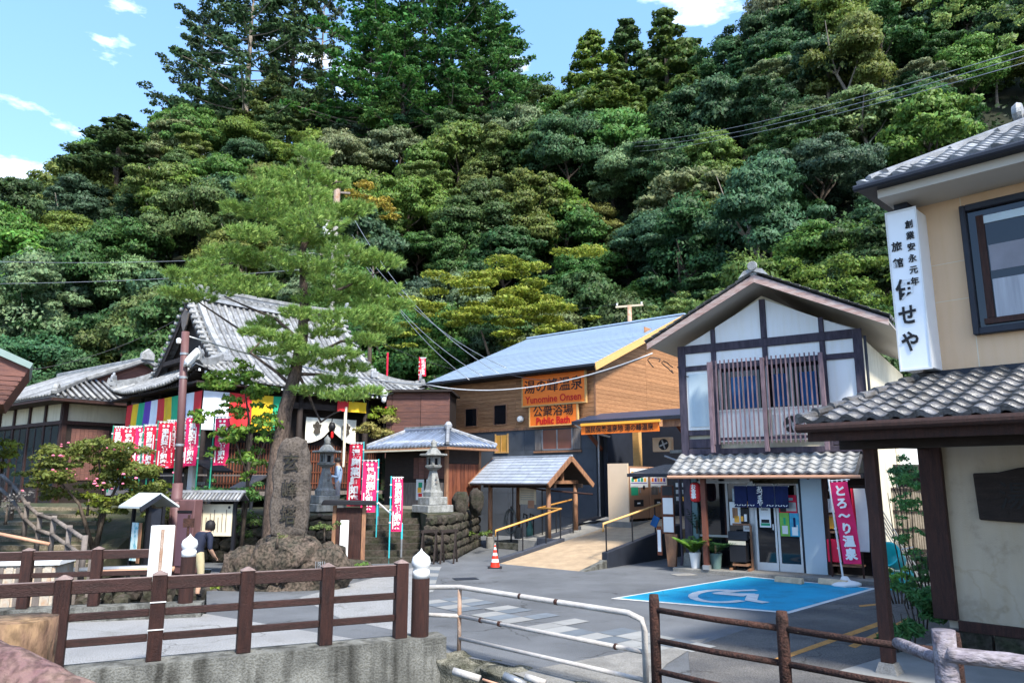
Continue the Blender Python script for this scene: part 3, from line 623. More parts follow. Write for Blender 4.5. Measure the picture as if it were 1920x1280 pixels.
# posters on the door, each its own thing
def poster(x, z, w, h, label, mt, parts=(), y=.0, fr=SH, cat='poster', ring=0):
    t = thing('poster', label, cat, fr.w(x, y, z), fr.a)
    MB().box(-w / 2, w / 2, -.004, 0, -h / 2, h / 2).build('sheet', mt, t)
    for (a, b, c, d, k) in parts: MB().box(a * w, b * w, -.0065, -.0045, c * h, d * h).build('print', M[k], t)
    return t
poster(1.42, 1.55, .3, .62, 'tall white poster with a brown map in the shop window', M['poster_white'], [(-.25, .25, -.2, .25, 'wood_tan'), (-.1, .35, -.38, -.1, 'sign_yellow')])
poster(1.66, 1.8, .24, .16, 'small yellow notice in the shop window above a dark poster', M['sign_yellow'], [(-.4, .4, -.2, .25, 'black_ink')])
poster(1.66, 1.5, .24, .38, 'dark poster with yellow and white figures in the shop window', M['black'], [(-.4, -.1, -.4, -.05, 'sign_yellow'), (0, .3, -.4, .1, 'white_ink')])
poster(1.72, 1.16, .2, .16, 'small white card low in the shop window', M['poster_white'], [(-.3, .3, -.2, .2, 'steel')])
poster(1.45, 2.05, .16, .34, 'narrow pale sheet high in the shop window', M['fridge'], [(-.3, .3, .1, .3, 'poster_white')])
poster(2.22, 1.87, .58, .2, 'wide pale green notice across the left door', mat('pale_green', (.5, .62, .56), .6, .1, 5, 0), [(-.4, .4, -.06, .03, 'steel')])
t = poster(2.22, 1.48, .3, .54, 'white menu sheet taped on the left glass door', M['poster_white'], [(-.4, .4, -.42, -.3, 'c_green'), (-.35, .35, -.28, -.12, 'black_ink'), (-.3, .3, .3, .36, 'steel')])
text('MENU', .06, M['black_ink'], t, (0, -.008, .2))
poster(2.83, 1.83, .46, .46, 'red poster with striped pattern high on the right door', M['red_cloth'], [(-.45, -.1, -.45, .0, 'black'), (-.1, .45, -.4, .1, 'steel'), (-.3, .3, .2, .35, 'fridge')])
poster(2.72, 1.3, .24, .6, 'green bottle poster on the right door', mat('leaf_green', (.2, .5, .08), .5, .3, 7, 0), [(-.3, .3, -.4, -.05, 'poster_white'), (-.12, .12, 0, .3, 'c_green')])
poster(2.97, 1.3, .24, .6, 'blue bottle poster beside the green one on the right door', mat('aqua', (.05, .4, .6), .5, .3, 7, 0), [(-.3, .3, -.45, -.1, 'white_ink'), (-.12, .12, -.1, .3, 'noren')])
# ---------------------------------------------------------------- public bath
BF = Frame((3.5, 31), -40); BL = 8.6; BD = 14.9; EZ = 7.15; RY = 7.45
bath = thing('bath_house', 'large public bath with orange wood siding, dark lower walls and blue grey metal roof', 'building', BF.o, BF.a)
MB().box(-BL, 0, .0, BD, -.1, 4.72).build('lower_wall', M['dark_wall'], bath)
MB().prism([(.02, 4.74), (BD - .02, 4.74), (BD - .02, EZ - .15), (RY, 9.95), (.02, EZ - .15)], -BL + .02, -.02, mat=Matrix(((0, 1, 0, 0), (1, 0, 0, 0), (0, 0, 1, 0), (0, 0, 0, 1)))).build('upper_wall', M['wood_siding'], bath)
def boards(parent, name, x0, x1, z0, z1, n, mt, y, th=.03, top=None, rot=None, seg=1, gap=.012):
    h = (z1 - z0) / n
    for k in range(n):
        for s in range(seg):
            a = x0 + (x1 - x0) * s / seg; b = x0 + (x1 - x0) * (s + 1) / seg - gap
            za, zb = z0 + k * h, z0 + (k + 1) * h - gap
            o = MB().prism([(a, za), (b, za), (b, zb), (a, zb)], -th, 0).build(name, mt, parent)
            o.matrix_local = (rot or Matrix()) @ Matrix.Translation((0, y, 0))
boards(bath, 'siding_board', -BL, .0, 4.76, EZ - .05, 13, M['wood_siding'], -.004, seg=2)
RG = Matrix.Translation((0, 0, 0)) @ Matrix.Rotation(R(90), 4, 'Z')       # gable face: x runs back along +y, face looks to +x
n = 0
for k in range(26):
    z0 = 4.76 + k * .185; z1 = z0 + .175
    if z0 > 9.7: break
    def lim(z): 
        if z < EZ: return (0, BD)
        d = (z - EZ) / .42; return (d, BD - d)
    a, b = lim(z1)
    if b - a < .3: break
    for s in range(2):
        aa = a if s == 0 else 4.25; bb = 4.24 if s == 0 else b
        if bb - aa < .05: continue
        o = MB().box(0, .03, aa, bb, z0, z1).build('siding_board', M['wood_siding'], bath); o.location = (.004, 0, 0)
MB().box(-.03, .05, -.05, -.035, 4.7, 7.0).build('corner_trim', M['wood_tan'], bath)
MB().box(-BL - .02, .03, -.06, -.002, 4.66, 4.755).build('sill_band', M['wood_tan'], bath)
# dark wall panels
for i in range(9):
    for k in range(5):
        x0 = -BL + i * BL / 9; MB().box(x0 + .005, x0 + BL / 9 - .005, -.02, -.003, k * .94, k * .94 + .93).build('wall_panel', M['dark_wall'], bath)
# roof of lapped metal courses
sn, cs = math.sin(math.atan(.42)), math.cos(math.atan(.42)); RL = (RY + .75) / cs
roof = MB().prism([(-.75, EZ - .1), (RY, EZ - .1 + .42 * (RY + .75)), (BD + .75, EZ - .1), (BD + .75, EZ), (RY, EZ + .42 * (RY + .75)), (-.75, EZ)], -BL - .95, .5, mat=Matrix(((0, 1, 0, 0), (1, 0, 0, 0), (0, 0, 1, 0), (0, 0, 0, 1)))).build('roof', M['navy'], bath)
nc = 30; cl = RL / nc
me = MB().add([(-BL - 1, 0, .03), (.55, 0, .03), (.55, cl, .008), (-BL - 1, cl, .008), (-BL - 1, 0, 0), (.55, 0, 0)], [(0, 1, 2, 3), (4, 5, 1, 0)]).mesh('roof_panel'); me.materials.append(M['roof_metal'])
for k in range(nc):
    for side in (0, 1):
        b = Matrix(((1, 0, 0, 0), (0, cs, -sn, 0), (0, sn, cs, 0), (0, 0, 0, 1)))
        m = Matrix.Translation((0, -.77 + k * cl * cs, EZ + .0 + k * cl * sn)) @ b
        if side: m = Matrix.Translation((-BL - .45, 2 * RY, 0)) @ Matrix.Rotation(math.pi, 4, 'Z') @ m
        piece('roof_panel', me, roof, m)
MB().beam((-BL - 1, RY, EZ + .42 * (RY + .75) + .06), (.56, RY, EZ + .42 * (RY + .75) + .06), .3, .08).build('ridge_cap', M['roof_metal'], roof)
MB().beam((-BL - 1, -.84, EZ - .03), (.56, -.84, EZ - .03), .1, .1).build('gutter', M['navy'], roof)
MB().box(-BL - .9, .45, -.72, -.02, EZ - .14, EZ - .11).build('soffit', M['wood_dark'], bath)
for sgn, y0, y1 in ((1, -.75, RY), (-1, RY, BD + .75)):
    MB().beam((.52, y0, EZ - .12 + (.42 * (y0 + .75) if sgn > 0 else .42 * (RY + .75))), (.52, y1, EZ - .12 + (.42 * (RY + .75) if sgn > 0 else 0)), .05, .3).build('bargeboard', M['wood_gold'], bath)
for x0, x1, z0, z1 in [(-7.45, -6.72, 4.98, 5.8), (-5.6, -4.88, 4.98, 5.86)]:
    wn = MB().box(x0, x1, -.05, -.036, z0, z1).build('window', M['glass_dark'], bath)
    MB().box(x0 - .05, x0, -.075, -.036, z0 - .05, z1 + .05).box(x1, x1 + .05, -.075, -.036, z0 - .05, z1 + .05).box(x0, x1, -.075, -.036, z0 - .05, z0).box(x0, x1, -.075, -.036, z1, z1 + .05).build('frame', M['wood_tan'], wn)
wn = MB().box(-5.5, -4.82, -.04, -.022, 3.72, 4.48).build('window', M['glass_amber'], bath); MB().box(-5.56, -5.5, -.07, -.022, 3.66, 4.54).box(-4.82, -4.76, -.07, -.022, 3.66, 4.54).box(-5.5, -4.82, -.07, -.022, 3.66, 3.72).box(-5.2, -5.16, -.06, -.042, 3.72, 4.48).build('frame', M['wood_gold'], wn)
wn = MB().box(-2.75, -1.2, -.05, -.022, 3.78, 4.6).build('window', M['glass_brown'], bath)
MB().box(-3.2, -2.8, -.06, -.022, 3.74, 4.62).box(-1.15, -.75, -.06, -.022, 3.74, 4.62).build('shutter', M['wood_grey'], wn)
MB().box(-2.8, -2.75, -.08, -.022, 3.74, 4.62).box(-1.2, -1.15, -.08, -.022, 3.74, 4.62).box(-2.0, -1.95, -.075, -.052, 3.78, 4.6).box(-2.75, -1.2, -.08, -.022, 3.72, 3.78).build('frame', M['steel'], wn)
MB().box(-3.25, -.7, -.1, -.022, 3.62, 3.7).build('sill', M['wood_tan'], wn)
MB().tube([(-9.4, -.8, 7.02), (-9.1, -.4, 6.8), (-BL - .06, -.06, 6.5), (-BL - .06, -.06, .1)], .04, 8).build('downpipe', M['plaster_cream'], bath)
MB().lathe([(0, 0), (.13, 0), (.15, .1), (.12, .2), (0, .22)], 12).build('vent_hood', M['white_metal'], bath).matrix_local = Matrix.Translation((-3.95, -.05, 5.15)) @ Matrix.Rotation(R(90), 4, 'X')
MB().tube([(.15, -.06, 4.3), (.15, -.06, .3)], .04, 8).build('downpipe', M['steel'], bath)
# signs
sg = thing('bath_sign', 'large orange sign reading Yunomine Onsen high on the bath wall', 'sign', BF.w(-2.0, -.2, 6.3), BF.a)
MB().box(-1.68, 1.68, -.1, 0, -.6, .72).build('board', M['sign_orange'], sg)
MB().box(-1.74, -1.68, -.12, 0, -.66, .78).box(1.68, 1.74, -.12, 0, -.66, .78).box(-1.68, 1.68, -.12, 0, -.66, -.6).box(-1.68, 1.68, -.12, 0, .72, .78).build('frame', M['wood_gold'], sg)
text('湯の峰温泉', .64, M['black_ink'], sg, (0, -.115, .18), bold=.003); text('Yunomine Onsen', .44, M['red_ink'], sg, (0, -.115, -.37), bold=.006, sx=.97)
for i in range(5): MB().tube([(-1.4 + i * .7, -.16, .9), (-1.4 + i * .7, -.26, .84), (-1.4 + i * .7, -.27, .78)], [.02, .02, .05], 8).build('sign_lamp', M['black'], sg)
sg = thing('bath_sign', 'smaller orange sign reading Public Bath hung below the larger one', 'sign', BF.w(-2.02, -.2, 5.22), BF.a)
MB().box(-1.26, 1.26, -.08, 0, -.42, .4).build('board', M['sign_orange'], sg)
MB().box(-1.32, -1.26, -.1, 0, -.47, .4).box(1.26, 1.32, -.1, 0, -.47, .4).box(-1.26, 1.26, -.1, 0, -.47, -.42).build('frame', M['wood_gold'], sg)
text('公衆浴場', .5, M['black_ink'], sg, (0, -.095, .16), bold=.003, sx=1.1); text('Public Bath', .42, M['red_ink'], sg, (0, -.095, -.24), bold=.01, sx=.98)
# entrance canopy
CF = Frame((2.65, 30.1), -40)
cn_ = thing('entrance_canopy', 'dark blue metal canopy on timber struts over the bath entrance', 'canopy', CF.o, CF.a)
MB().prism([(0, 4.72), (1.6, 5.12), (1.6, 5.2), (0, 4.8)], -.25, 4.7, mat=Matrix(((0, 1, 0, 0), (1, 0, 0, 0), (0, 0, 1, 0), (0, 0, 0, 1)))).build('roof_sheet', M['navy_roof'], cn_)
MB().box(-.25, 4.7, -.06, 0, 4.66, 4.8).build('gutter', M['navy'], cn_); MB().box(3.8, 4.6, .1, .2, 4.4, 4.7).build('beam', M['wood_tan'], cn_)
for x in (.15, 4.3): MB().beam((x, .2, 4.55), (x, 1.5, 3.7), .12, .12).build('strut', M['wood_red'], cn_)
MB().tube([(-.15, -.02, 4.7), (.1, .3, 4.45), (.7, 1.3, 4.2)], .04, 8).build('downpipe', M['white_metal'], cn_)
for x in (1.5, 3.7): MB().box(x - .14, x + .14, 2.0, 2.25, .9, 4.6).build('post', M['wood_gold'], cn_)
sg = thing('entrance_sign', 'long yellow orange sign with black characters under the entrance canopy', 'sign', CF.w(1.95, .03, 4.46), CF.a)
MB().box(-1.75, 1.75, -.06, 0, -.22, .2).build('board', M['sign_orange'], sg); MB().box(-1.72, 1.85, -.14, -.065, .12, .22).build('lamp_strip', M['sign_yellow'], sg)
text('国民保養温泉地 湯の峰温泉', .27, M['black_ink'], sg, (0, -.07, -.05), bold=.003, sx=.93)
# dark entrance hall behind canopy
hall = MB().box(.15, 6.5, 2.4, 2.6, -.1, 4.7).box(.15, .35, 0.3, 2.4, -.1, 4.7)
hall.build('entrance_wall', M['navy'], bath)
ac2 = thing('air_conditioner', 'cream air conditioner unit mounted high beside the bath entrance', 'air conditioner', CF.w(2.9, 1.6, 3.55), CF.a); make_ac(ac2, M['cream_box'])
# ---------------------------------------------------------------- ramp
RF = Frame((1.62, 21.32), 50); sp = .135       # x runs up the ramp, y to the left
rp = MB().prism([(-.3, -.06), (0.0, 0.012), (7.4, 7.4 * sp), (11, 7.4 * sp), (11, -.06)], -.35, 2.55).build('ramp', M['tan_path'], None, RF.o, RF.a); rp['kind'] = 'structure'; rp['label'] = 'tan gravel ramp rising to the bath entrance'
lo = MB().prism([(3.3, -.05), (3.3, 3.0 * sp), (8.5, 7.4 * sp), (8.5, -.05)], 2.6, 4.6).build('ramp_landing', M['concrete_plain'], None, RF.o, RF.a); lo['kind'] = 'structure'
cw = thing('ramp_kerb', 'dark kerb wall along the left side of the tan ramp', 'kerb wall', RF.o, RF.a)
def kerb(parent, pts, w, h0, h1, m, z00=-.05):
    for i, (a, b) in enumerate(zip(pts[:-1], pts[1:])):
        d = (Vector(b) - Vector(a)); d = Vector((d.x, d.y, 0)).normalized(); n = Vector((-d.y, d.x, 0)) * w / 2
        A = Vector((a[0], a[1], 0)); B = Vector((b[0], b[1], 0)) + d * (w / 2 if i < len(pts) - 2 else 0)
        za, zb = a[2], b[2]
        MB().add([tuple(A - n) [:2] + (z00,), tuple(B - n)[:2] + (z00,), tuple(B + n)[:2] + (z00,), tuple(A + n)[:2] + (z00,), tuple(A - n)[:2] + (za,), tuple(B - n)[:2] + (zb,), tuple(B + n)[:2] + (zb,), tuple(A + n)[:2] + (za,)],
            [(0, 3, 2, 1), (4, 5, 6, 7), (0, 1, 5, 4), (1, 2, 6, 5), (2, 3, 7, 6), (3, 0, 4, 7)]).build('kerb_block', m, parent, bevel=.01)
kerb(cw, [(-.2, 2.68, .1), (3.3, 2.68, .1 + 3.3 * sp)], .2, 0, 0, M['dark_panel']); kerb(cw, [(3.1, 2.8, .52), (3.1, 3.5, .52)], .2, 0, 0, M['dark_panel']); kerb(cw, [(3.2, 3.6, .5), (5.6, 3.6, .8)], .2, 0, 0, M['dark_panel'])
rwl = thing('ramp_wall', 'dark panelled wall under the right edge of the ramp with pale concrete foot', 'ramp wall', RF.o, RF.a)
kerb(rwl, [(1.05, -.45, .42), (5.6, -.45, 1.03)], .2, 0, 0, M['navy']); kerb(rwl, [(-.1, -.45, .02), (1.04, -.45, .22)], .18, 0, 0, M['concrete'])
def rail(label, fr, pts, posts, zoff, m_rail=M['gold_rail'], m_post=M['black']):
    t = thing('handrail', label, 'handrail', fr.o, fr.a)
    MB().tube(pts, .032, 10).build('rail', m_rail, t, smooth=True)
    for x, y, z0, z1 in posts: MB().tube([(x, y, z0), (x, y, z1)], .022, 8).build('post', m_post, t)
    return t
rail('orange handrail on black posts along the left edge of the ramp', RF, [(-.1, 2.68, .78), (-.1, 2.68, .95), (3.25, 2.68, 1.5), (3.1, 3.55, 1.5), (5.2, 3.6, 1.75)], [(0, 2.68, .1, .95), (1.2, 2.68, .25, 1.15), (2.4, 2.68, .4, 1.33), (3.2, 2.68, .5, 1.47), (3.15, 3.2, .5, 1.5), (4.2, 3.6, .6, 1.6)], 0)
rail('brown handrail on black posts along the right edge of the ramp', RF, [(1.0, -.45, 1.0), (1.0, -.45, 1.22), (5.5, -.45, 1.85)], [(1.15, -.45, .4, 1.22), (2.6, -.45, .6, 1.42), (4.0, -.45, .8, 1.62), (5.3, -.45, 1.0, 1.8)], 0, M['wood_gold'])
rail('long dark handrail on the bath wall behind the pavilion', RF, [(4.2, 6.1, 2.35), (4.2, 4.2, 2.1), (5.2, 2.7, 1.95)], [(4.2, 5.6, .5, 2.25), (4.3, 4.3, .5, 2.1), (4.8, 3.3, .6, 2.0)], 0, M['wood_brown'])
for px, py, s in [(1072, 998, .36), (1098, 988, .3)]:
    p = G(px + 18, py + 3, .42 if px < 1080 else .6); t = MB().box(-.4, .4, -.22, .22, 0, .02).build('drain_grate', M['black'], None, (p.x, p.y, .0), RF.a)
    xx = (p - RF.o).dot(RF.ex); t.location.z = xx * sp + .01; t.rotation_euler = (0, -math.atan(sp), RF.a); tag(t, 'black drain grate set in the tan ramp, %s' % ('the nearer and larger' if px < 1080 else 'the farther and smaller'), 'drain grate')
# vending machines
VF = Frame((4.2, 27.0), 50); VZ = .99
pn = MB().box(0, .06, 0, .85, VZ, VZ + 2.05).build('vending_screen', M['cream_box'], None, VF.w(-.08, 0), VF.a); tag(pn, 'tall cream panel closing the left end of the vending machines', 'panel')
MB().box(-.12, 3.1, -.1, 1.0, VZ - .3, VZ - .005).build('vending_plinth', M['concrete_plain'], None, VF.o, VF.a); tag(bpy.data.objects['vending_plinth'], 'low concrete plinth under the vending machines', 'plinth')
for k, (nm, cols) in enumerate([('brown vending machine with coloured adverts, left one under the small awning', ('c_green', 'sign_yellow', 'aqua')), ('brown vending machine with white and orange adverts, right one of the pair', ('sign_orange', 'c_purple', 'copper'))]):
    v = thing('vending_machine', nm, 'vending machine', VF.w(k * 1.45, 0, VZ), VF.a, 'vending machines')
    MB().box(.02, 1.4, 0, .78, .08, 1.95).build('casing', M['vend'], v, bevel=.02)
    MB().box(.08, .3, .05, .7, 0, .08).box(1.1, 1.35, .05, .7, 0, .08).build('foot', M['black'], v)
    MB().box(.08, 1.32, -.012, -.001, 1.2, 1.88).build('display', M['white_ink'], v)
    for j in range(2):
        for i in range(5):
            cm = M.get(cols[(i + j) % 3]) or bpy.data.materials.get(cols[(i + j) % 3]) or M['teal']
            MB().box(.14 + i * .22, .3 + i * .22, -.018, -.013, 1.4 + j * .23, 1.54 + j * .23).build('drink_picture', cm, v)
        MB().box(.1, 1.25, -.02, -.013, 1.34 + j * .24, 1.365 + j * .24).build('button_strip', M['c_purple'], v)
    MB().box(.12, .6, -.012, -.001, .92, 1.24).build('advert', M['c_green' if k == 0 else 'wood_grey'], v); MB().box(.7, .78, -.02, -.001, 1.0, 1.2).build('coin_slot', M['steel'], v)
    MB().lathe([(0, 0), (.07, 0), (.07, .03), (0, .03)], 12).build('lock', M['black'], v).matrix_local = Matrix.Translation((1.0, 0, 1.2)) @ Matrix.Rotation(R(90), 4, 'X')
    MB().box(.3, .95, -.012, -.001, .52, .76).build('hatch', M['black'], v); MB().box(.5, .72, -.016, -.013, .61, .66).build('hatch_label', M['white_ink'], v)
# small brown awning
AF = SH
aw = thing('lean_to_awning', 'small rusty brown metal awning between shop and vending machines', 'awning', SH.w(-2.15, .9), SH.a)
MB().add([(0, 0, 2.62), (1.95, 0, 2.6), (1.95, 1.1, 2.92), (.75, 1.1, 2.9), (0, 0, 2.66), (1.95, 0, 2.64), (1.95, 1.1, 2.96), (.75, 1.1, 2.94)], [(0, 1, 2, 3), (4, 5, 6, 7), (0, 1, 5, 4), (3, 0, 4, 7), (1, 2, 6, 5), (2, 3, 7, 6)]).build('sheet', M['wood_grey'], aw)
MB().beam((-.05, 0, 2.6), (1.98, 0, 2.58), .06, .1).build('fascia', M['navy'], aw); MB().beam((.1, .1, 2.52), (.3, .5, 2.6), .08, .1).build('bracket', M['wood_dark'], aw)
MB().box(.9, 1.7, 1.2, 1.3, 3.3, 3.4).build('upper_beam', M['concrete_plain'], aw)
MB().tube([(.85, .9, 3.2), (1.9, .1, 2.9)], .03, 8).build('stay_pipe', M['steel'], aw)
# pavilion
PF = Frame((-.8, 28.0), -40)
pv = thing('wash_pavilion', 'small open pavilion with grey shingle gable roof on brown posts', 'pavilion', PF.o, PF.a)
for x, y in [(0, 0), (2.7, 0), (2.7, 1.62), (0, 1.62)]:
    MB().lathe([(.15, 0), (.16, .1), (.15, .4), (.13, .42)], 14, (x, y, .0 if y == 0 else .25)).build('post_base', M['concrete_plain'], pv, smooth=False)
    MB().lathe([(.085, 0), (.08, 1.85)], 12, (x, y, .42 if y == 0 else .6)).build('post', mat_post if 'mat_post' in globals() else M['wood_tan'], pv, smooth=True)
MB().beam((-.3, 0, 2.25), (3.0, 0, 2.25), .12, .14).build('beam', M['wood_dark'], pv); MB().beam((-.3, 1.62, 2.25), (3.0, 1.62, 2.25), .12, .14).build('beam', M['wood_dark'], pv)
for x in (0, 2.7): MB().beam((x, -.1, 2.38), (x, 1.72, 2.38), .12, .12).build('tie_beam', M['wood_tan'], pv); MB().box(x - .05, x + .05, .76, .86, 2.44, 3.05).build('king_post', M['wood_tan'], pv)
e0, zr, ze = -.55, 3.28, 2.32
for side in (0, 1):
    ya, yb = (e0, .81) if side == 0 else (1.62 - e0, .81)
    MB().add([(-.55, ya, ze), (3.1, ya, ze), (3.1, yb, zr), (-.55, yb, zr), (-.55, ya, ze - .05), (3.1, ya, ze - .05), (3.1, yb, zr - .05), (-.55, yb, zr - .05)], [(0, 1, 2, 3), (7, 6, 5, 4), (0, 4, 5, 1), (1, 5, 6, 2), (3, 2, 6, 7), (0, 3, 7, 4)]).build('roof_deck', M['wood_dark'], pv)
    for k in range(9):
        t0, t1 = k / 9, (k + 1) / 9
        for s in range(6):
            xa = -.6 + 3.75 * s / 6 + (.0 if k % 2 else .0); xb = xa + 3.75 / 6 - .006
            y0, y1 = ya + (yb - ya) * t0, ya + (yb - ya) * t1; z0, z1 = ze + (zr - ze) * t0, ze + (zr - ze) * t1
            MB().add([(xa, y0, z0 + .035), (xb, y0, z0 + .035), (xb, y1, z1 + .012), (xa, y1, z1 + .012), (xa, y0, z0 + .004), (xb, y0, z0 + .004)], [(0, 1, 2, 3), (4, 5, 1, 0)]).build('shingle', M['slate'], pv, fix=False)
    MB().beam((3.12, ya, ze - .06), (3.12, yb, zr - .06), .05, .17).build('bargeboard', M['wood_tan'], pv); MB().beam((-.57, ya, ze - .06), (-.57, yb, zr - .06), .05, .17).build('bargeboard', M['wood_tan'], pv)
MB().beam((-.6, .81, zr + .03), (3.15, .81, zr + .03), .12, .06).build('ridge_cap', M['slate'], pv)
t = thing('notice_board', 'pale notice board hanging under the pavilion roof', 'notice board', PF.w(1.2, .7, 1.62), PF.a)
MB().box(-.38, .38, 0, .03, -.05, .55).build('sheet', M['plaster_cream'], t); MB().box(.02, .32, -.01, -.001, -.18, .1).build('lower_sheet', M['copper'], t)
for k in range(5): MB().box(-.32, .3, -.008, -.001, .12 + k * .08, .14 + k * .08).build('text_line', M['steel'], t)
MB().tube([(-.2, .02, .55), (-.2, .02, .75)], .012, 6).tube([(.2, .02, .55), (.2, .02, .75)], .012, 6).build('hanger', M['black'], t)
def hose_loop(x, y, label, r=.42, n=3):
    t = thing('water_hose', label, 'hose', PF.w(x, y), PF.a); mb = MB(); pts = []
    for k in range(28 * n): a = k / 28 * 2 * math.pi; pts.append((math.cos(a) * r * .62, .04 * math.sin(k * .3) + k * .002, .95 + math.sin(a) * r * (1 + .06 * math.sin(k * .13))))
    mb.tube(pts, .022, 6).build('coil', M['hose'], t, smooth=True)
    MB().tube([(0, .1, 0.05), (0, .1, 1.5)], .03, 6).build('stand', M['black'], t)
hose_loop(.5, .5, 'coiled grey hose at the left end of the pavilion'); 
t = thing('hot_water_tap', 'black standpipe taps with a green can in the pavilion', 'tap', PF.w(1.4, .6), PF.a)
for x in (-.15, .15): MB().tube([(x, 0, .1), (x, 0, 1.2), (x, -.18, 1.25), (x, -.2, 1.1)], .03, 8).build('pipe', M['black'], t)
MB().lathe([(.15, .3), (.15, .72), (.1, .8), (.05, .95), (.05, 1.0)], 14).build('can', mat('can_green', (.06, .16, .13), .5, .2, 4, .05), t, smooth=True)
MB().lathe([(.42, .1), (.45, .28), (.42, .3), (.38, .15), (0, .15)], 18).build('basin', M['concrete_moss'], t)
t = MB().box(-.3, 2.5, .1, 1.5, 0, .22).build('pavilion_plinth', M['concrete_moss'], None, PF.o, PF.a, bevel=.02); tag(t, 'low stained concrete plinth under the pavilion', 'plinth')
# cone
cn2 = thing('traffic_cone', 'red and white striped traffic cone by the start of the ramp', 'cone', G(928, 1064)); 
MB().box(-.2, .2, -.2, .2, 0, .03).build('base', M['black'], cn2, bevel=.01)
zs = [.03, .16, .25, .34, .42, .5, .57, .63, .7]; rr = lambda z: .145 - .155 * (z / .75) + .0
for i, (a, b) in enumerate(zip(zs[:-1], zs[1:])): MB().lathe([(rr(a), a), (rr(b), b)], 20).build('red_band' if i % 2 == 0 else 'white_band', M['orange_red' if i % 2 == 0 else 'white_paint'], cn2, smooth=False)
# weathered plank shed behind the temple annex
PS = Frame(at(738, 820, 33).xy, -3)
t = thing('plank_wall', 'weathered reddish brown plank wall left of the bath house', 'wall', (PS.o.x, PS.o.y, 0), PS.a)
for k in range(10):
    for s in range(2): MB().box(-.1 + s * 1.3, 1.18 + s * 1.3, -.03, 0, 3.4 + k * .29, 3.68 + k * .29).build('plank', M['wood_plank'], t)
    MB().box(-.35, -.12, -.04, .5, 3.4 + k * .29, 3.67 + k * .29).build('side_plank', M['wood_plank'], t)
MB().box(-.3, 2.45, .01, 2.5, 1.4, 6.28).build('core_wall', M['wood_dark'], t)
MB().box(-.5, 2.6, -.3, 2.7, 6.3, 6.4).build('roof', M['wood_dark'], t)
YZ = Matrix(((0, 1, 0, 0), (1, 0, 0, 0), (0, 0, 1, 0), (0, 0, 0, 1)))      # swaps x and y
# ---------------------------------------------------------------- inn on the right
RK = Frame((6.7, 11.4), -45.7)
inn_ = thing('inn', 'peach plastered two storey inn with dark window and tiled porch roof at the right', 'inn', RK.o, RK.a)
MB().box(-.27, 9, 0, 5.5, .3, 3.95).build('lower_wall', M['plaster_beige'], inn_)
MB().box(-.27, 9, .0, 5.5, 3.96, 6.95).build('upper_wall', M['plaster_peach'], inn_)
for x in (.5, 2.3): MB().box(x, x + .012, -.003, -.001, 4.0, 6.9).build('joint', M['plaster_cream'], inn_)
for z in (5.2, 5.8): MB().box(-.27, .54, -.003, -.001, z, z + .008).build('joint', M['plaster_cream'], inn_)
MB().box(-.45, -.13, -.1, .2, .42, 3.2).build('corner_post', M['wood_brown'], inn_, bevel=.01)
MB().box(-.13, 9, -.08, -.001, .28, .42).build('sill_beam', M['wood_brown'], inn_)
for k in range(16): 
    x0 = -.25 + k * .56; o = rough(MB().box(x0, x0 + .52, -.05, .02, -.05, .27), 'plinth_stone', M['rock_grey'], inn_, 2, .012, 5, seed=k, smooth=False)
wn = MB().box(.58, 3.2, -.05, -.02, 4.7, 6.54).build('window', M['glass_dark'], inn_)
MB().box(.5, .58, -.13, .0, 4.6, 6.64).box(3.2, 3.36, -.13, .0, 4.56, 6.64).box(.58, 3.2, -.13, .0, 4.6, 4.7).box(.58, 3.2, -.13, 0, 6.54, 6.64).build('frame', M['navy'], wn, bevel=.012)
MB().box(.66, 3.2, -.1, -.05, 4.745, 4.83).build('lower_rail', M['wood_brown'], wn); MB().box(.7, .8, -.08, -.052, 4.84, 6.44).build('side_rail', M['wood_brown'], wn)
MB().box(.82, 3.1, -.058, -.051, 4.84, 5.42).build('lace_curtain', M['curtain_grey'], wn); MB().box(.82, 3.1, -.057, -.051, 5.55, 5.95).build('grey_curtain', M['blind'], wn); MB().box(.8, 3.1, -.07, -.051, 6.3, 6.42).build('blind_box', M['fridge'], wn)
# upper hip roof: tiles
EV = -1.0; x0 = -.63; zE = 7.02; SL = .52
up = MB()
up.add([(x0, EV, zE), (9, EV, zE), (9, 1.6, zE + 2.6 * SL), (x0 + 2.6, 1.6, zE + 2.6 * SL)], [(0, 1, 2, 3)])
up.add([(x0, EV, zE), (x0 + 2.6, 1.6, zE + 2.6 * SL), (x0, 4.2, zE)], [(0, 1, 2)])
rf = up.build('roof', M['tile_base'], inn_, fix=False)
MB().box(x0 - .02, 9, EV - .02, 4.2, zE - .06, zE - .003).build('eave_board', M['navy'], inn_)
MB().box(x0 + .22, 9, EV + .12, 4.0, zE - .2, zE - .065).build('soffit', M['soffit'], inn_)
MB().tube([(x0 - .06, EV - .07, zE - .02), (9, EV - .07, zE - .02)], .055, 8).build('gutter', M['navy'], inn_)
tm = tile_mesh(.27, .25, M['tile'], .055)
tile_field(rf, tm, .265, .21, (x0 - .02, EV - .03, zE + .03), (1, 0, 0), (0, 1, SL), 24, 13, keep=lambda i, j: i * .265 > j * .19 - .05)
tile_field(rf, tm, .265, .21, (x0 - .03, 4.2, zE + .03), (0, -1, 0), (1, 0, SL), 19, 12, keep=lambda i, j: j * .19 - .05 < i * .265 < 5.0 - j * .19)
MB().beam((x0 + .1, EV + .1, zE + .12), (x0 + 2.6, 1.6, zE + 2.6 * SL + .1), .16, .16).build('hip_ridge', M['tile'], rf, bevel=.03)
MB().beam((x0 + 1.9, 1.6, zE + 2.6 * SL + .1), (9, 1.6, zE + 2.6 * SL + .1), .22, .32).build('ridge', M['tile'], rf, bevel=.04)
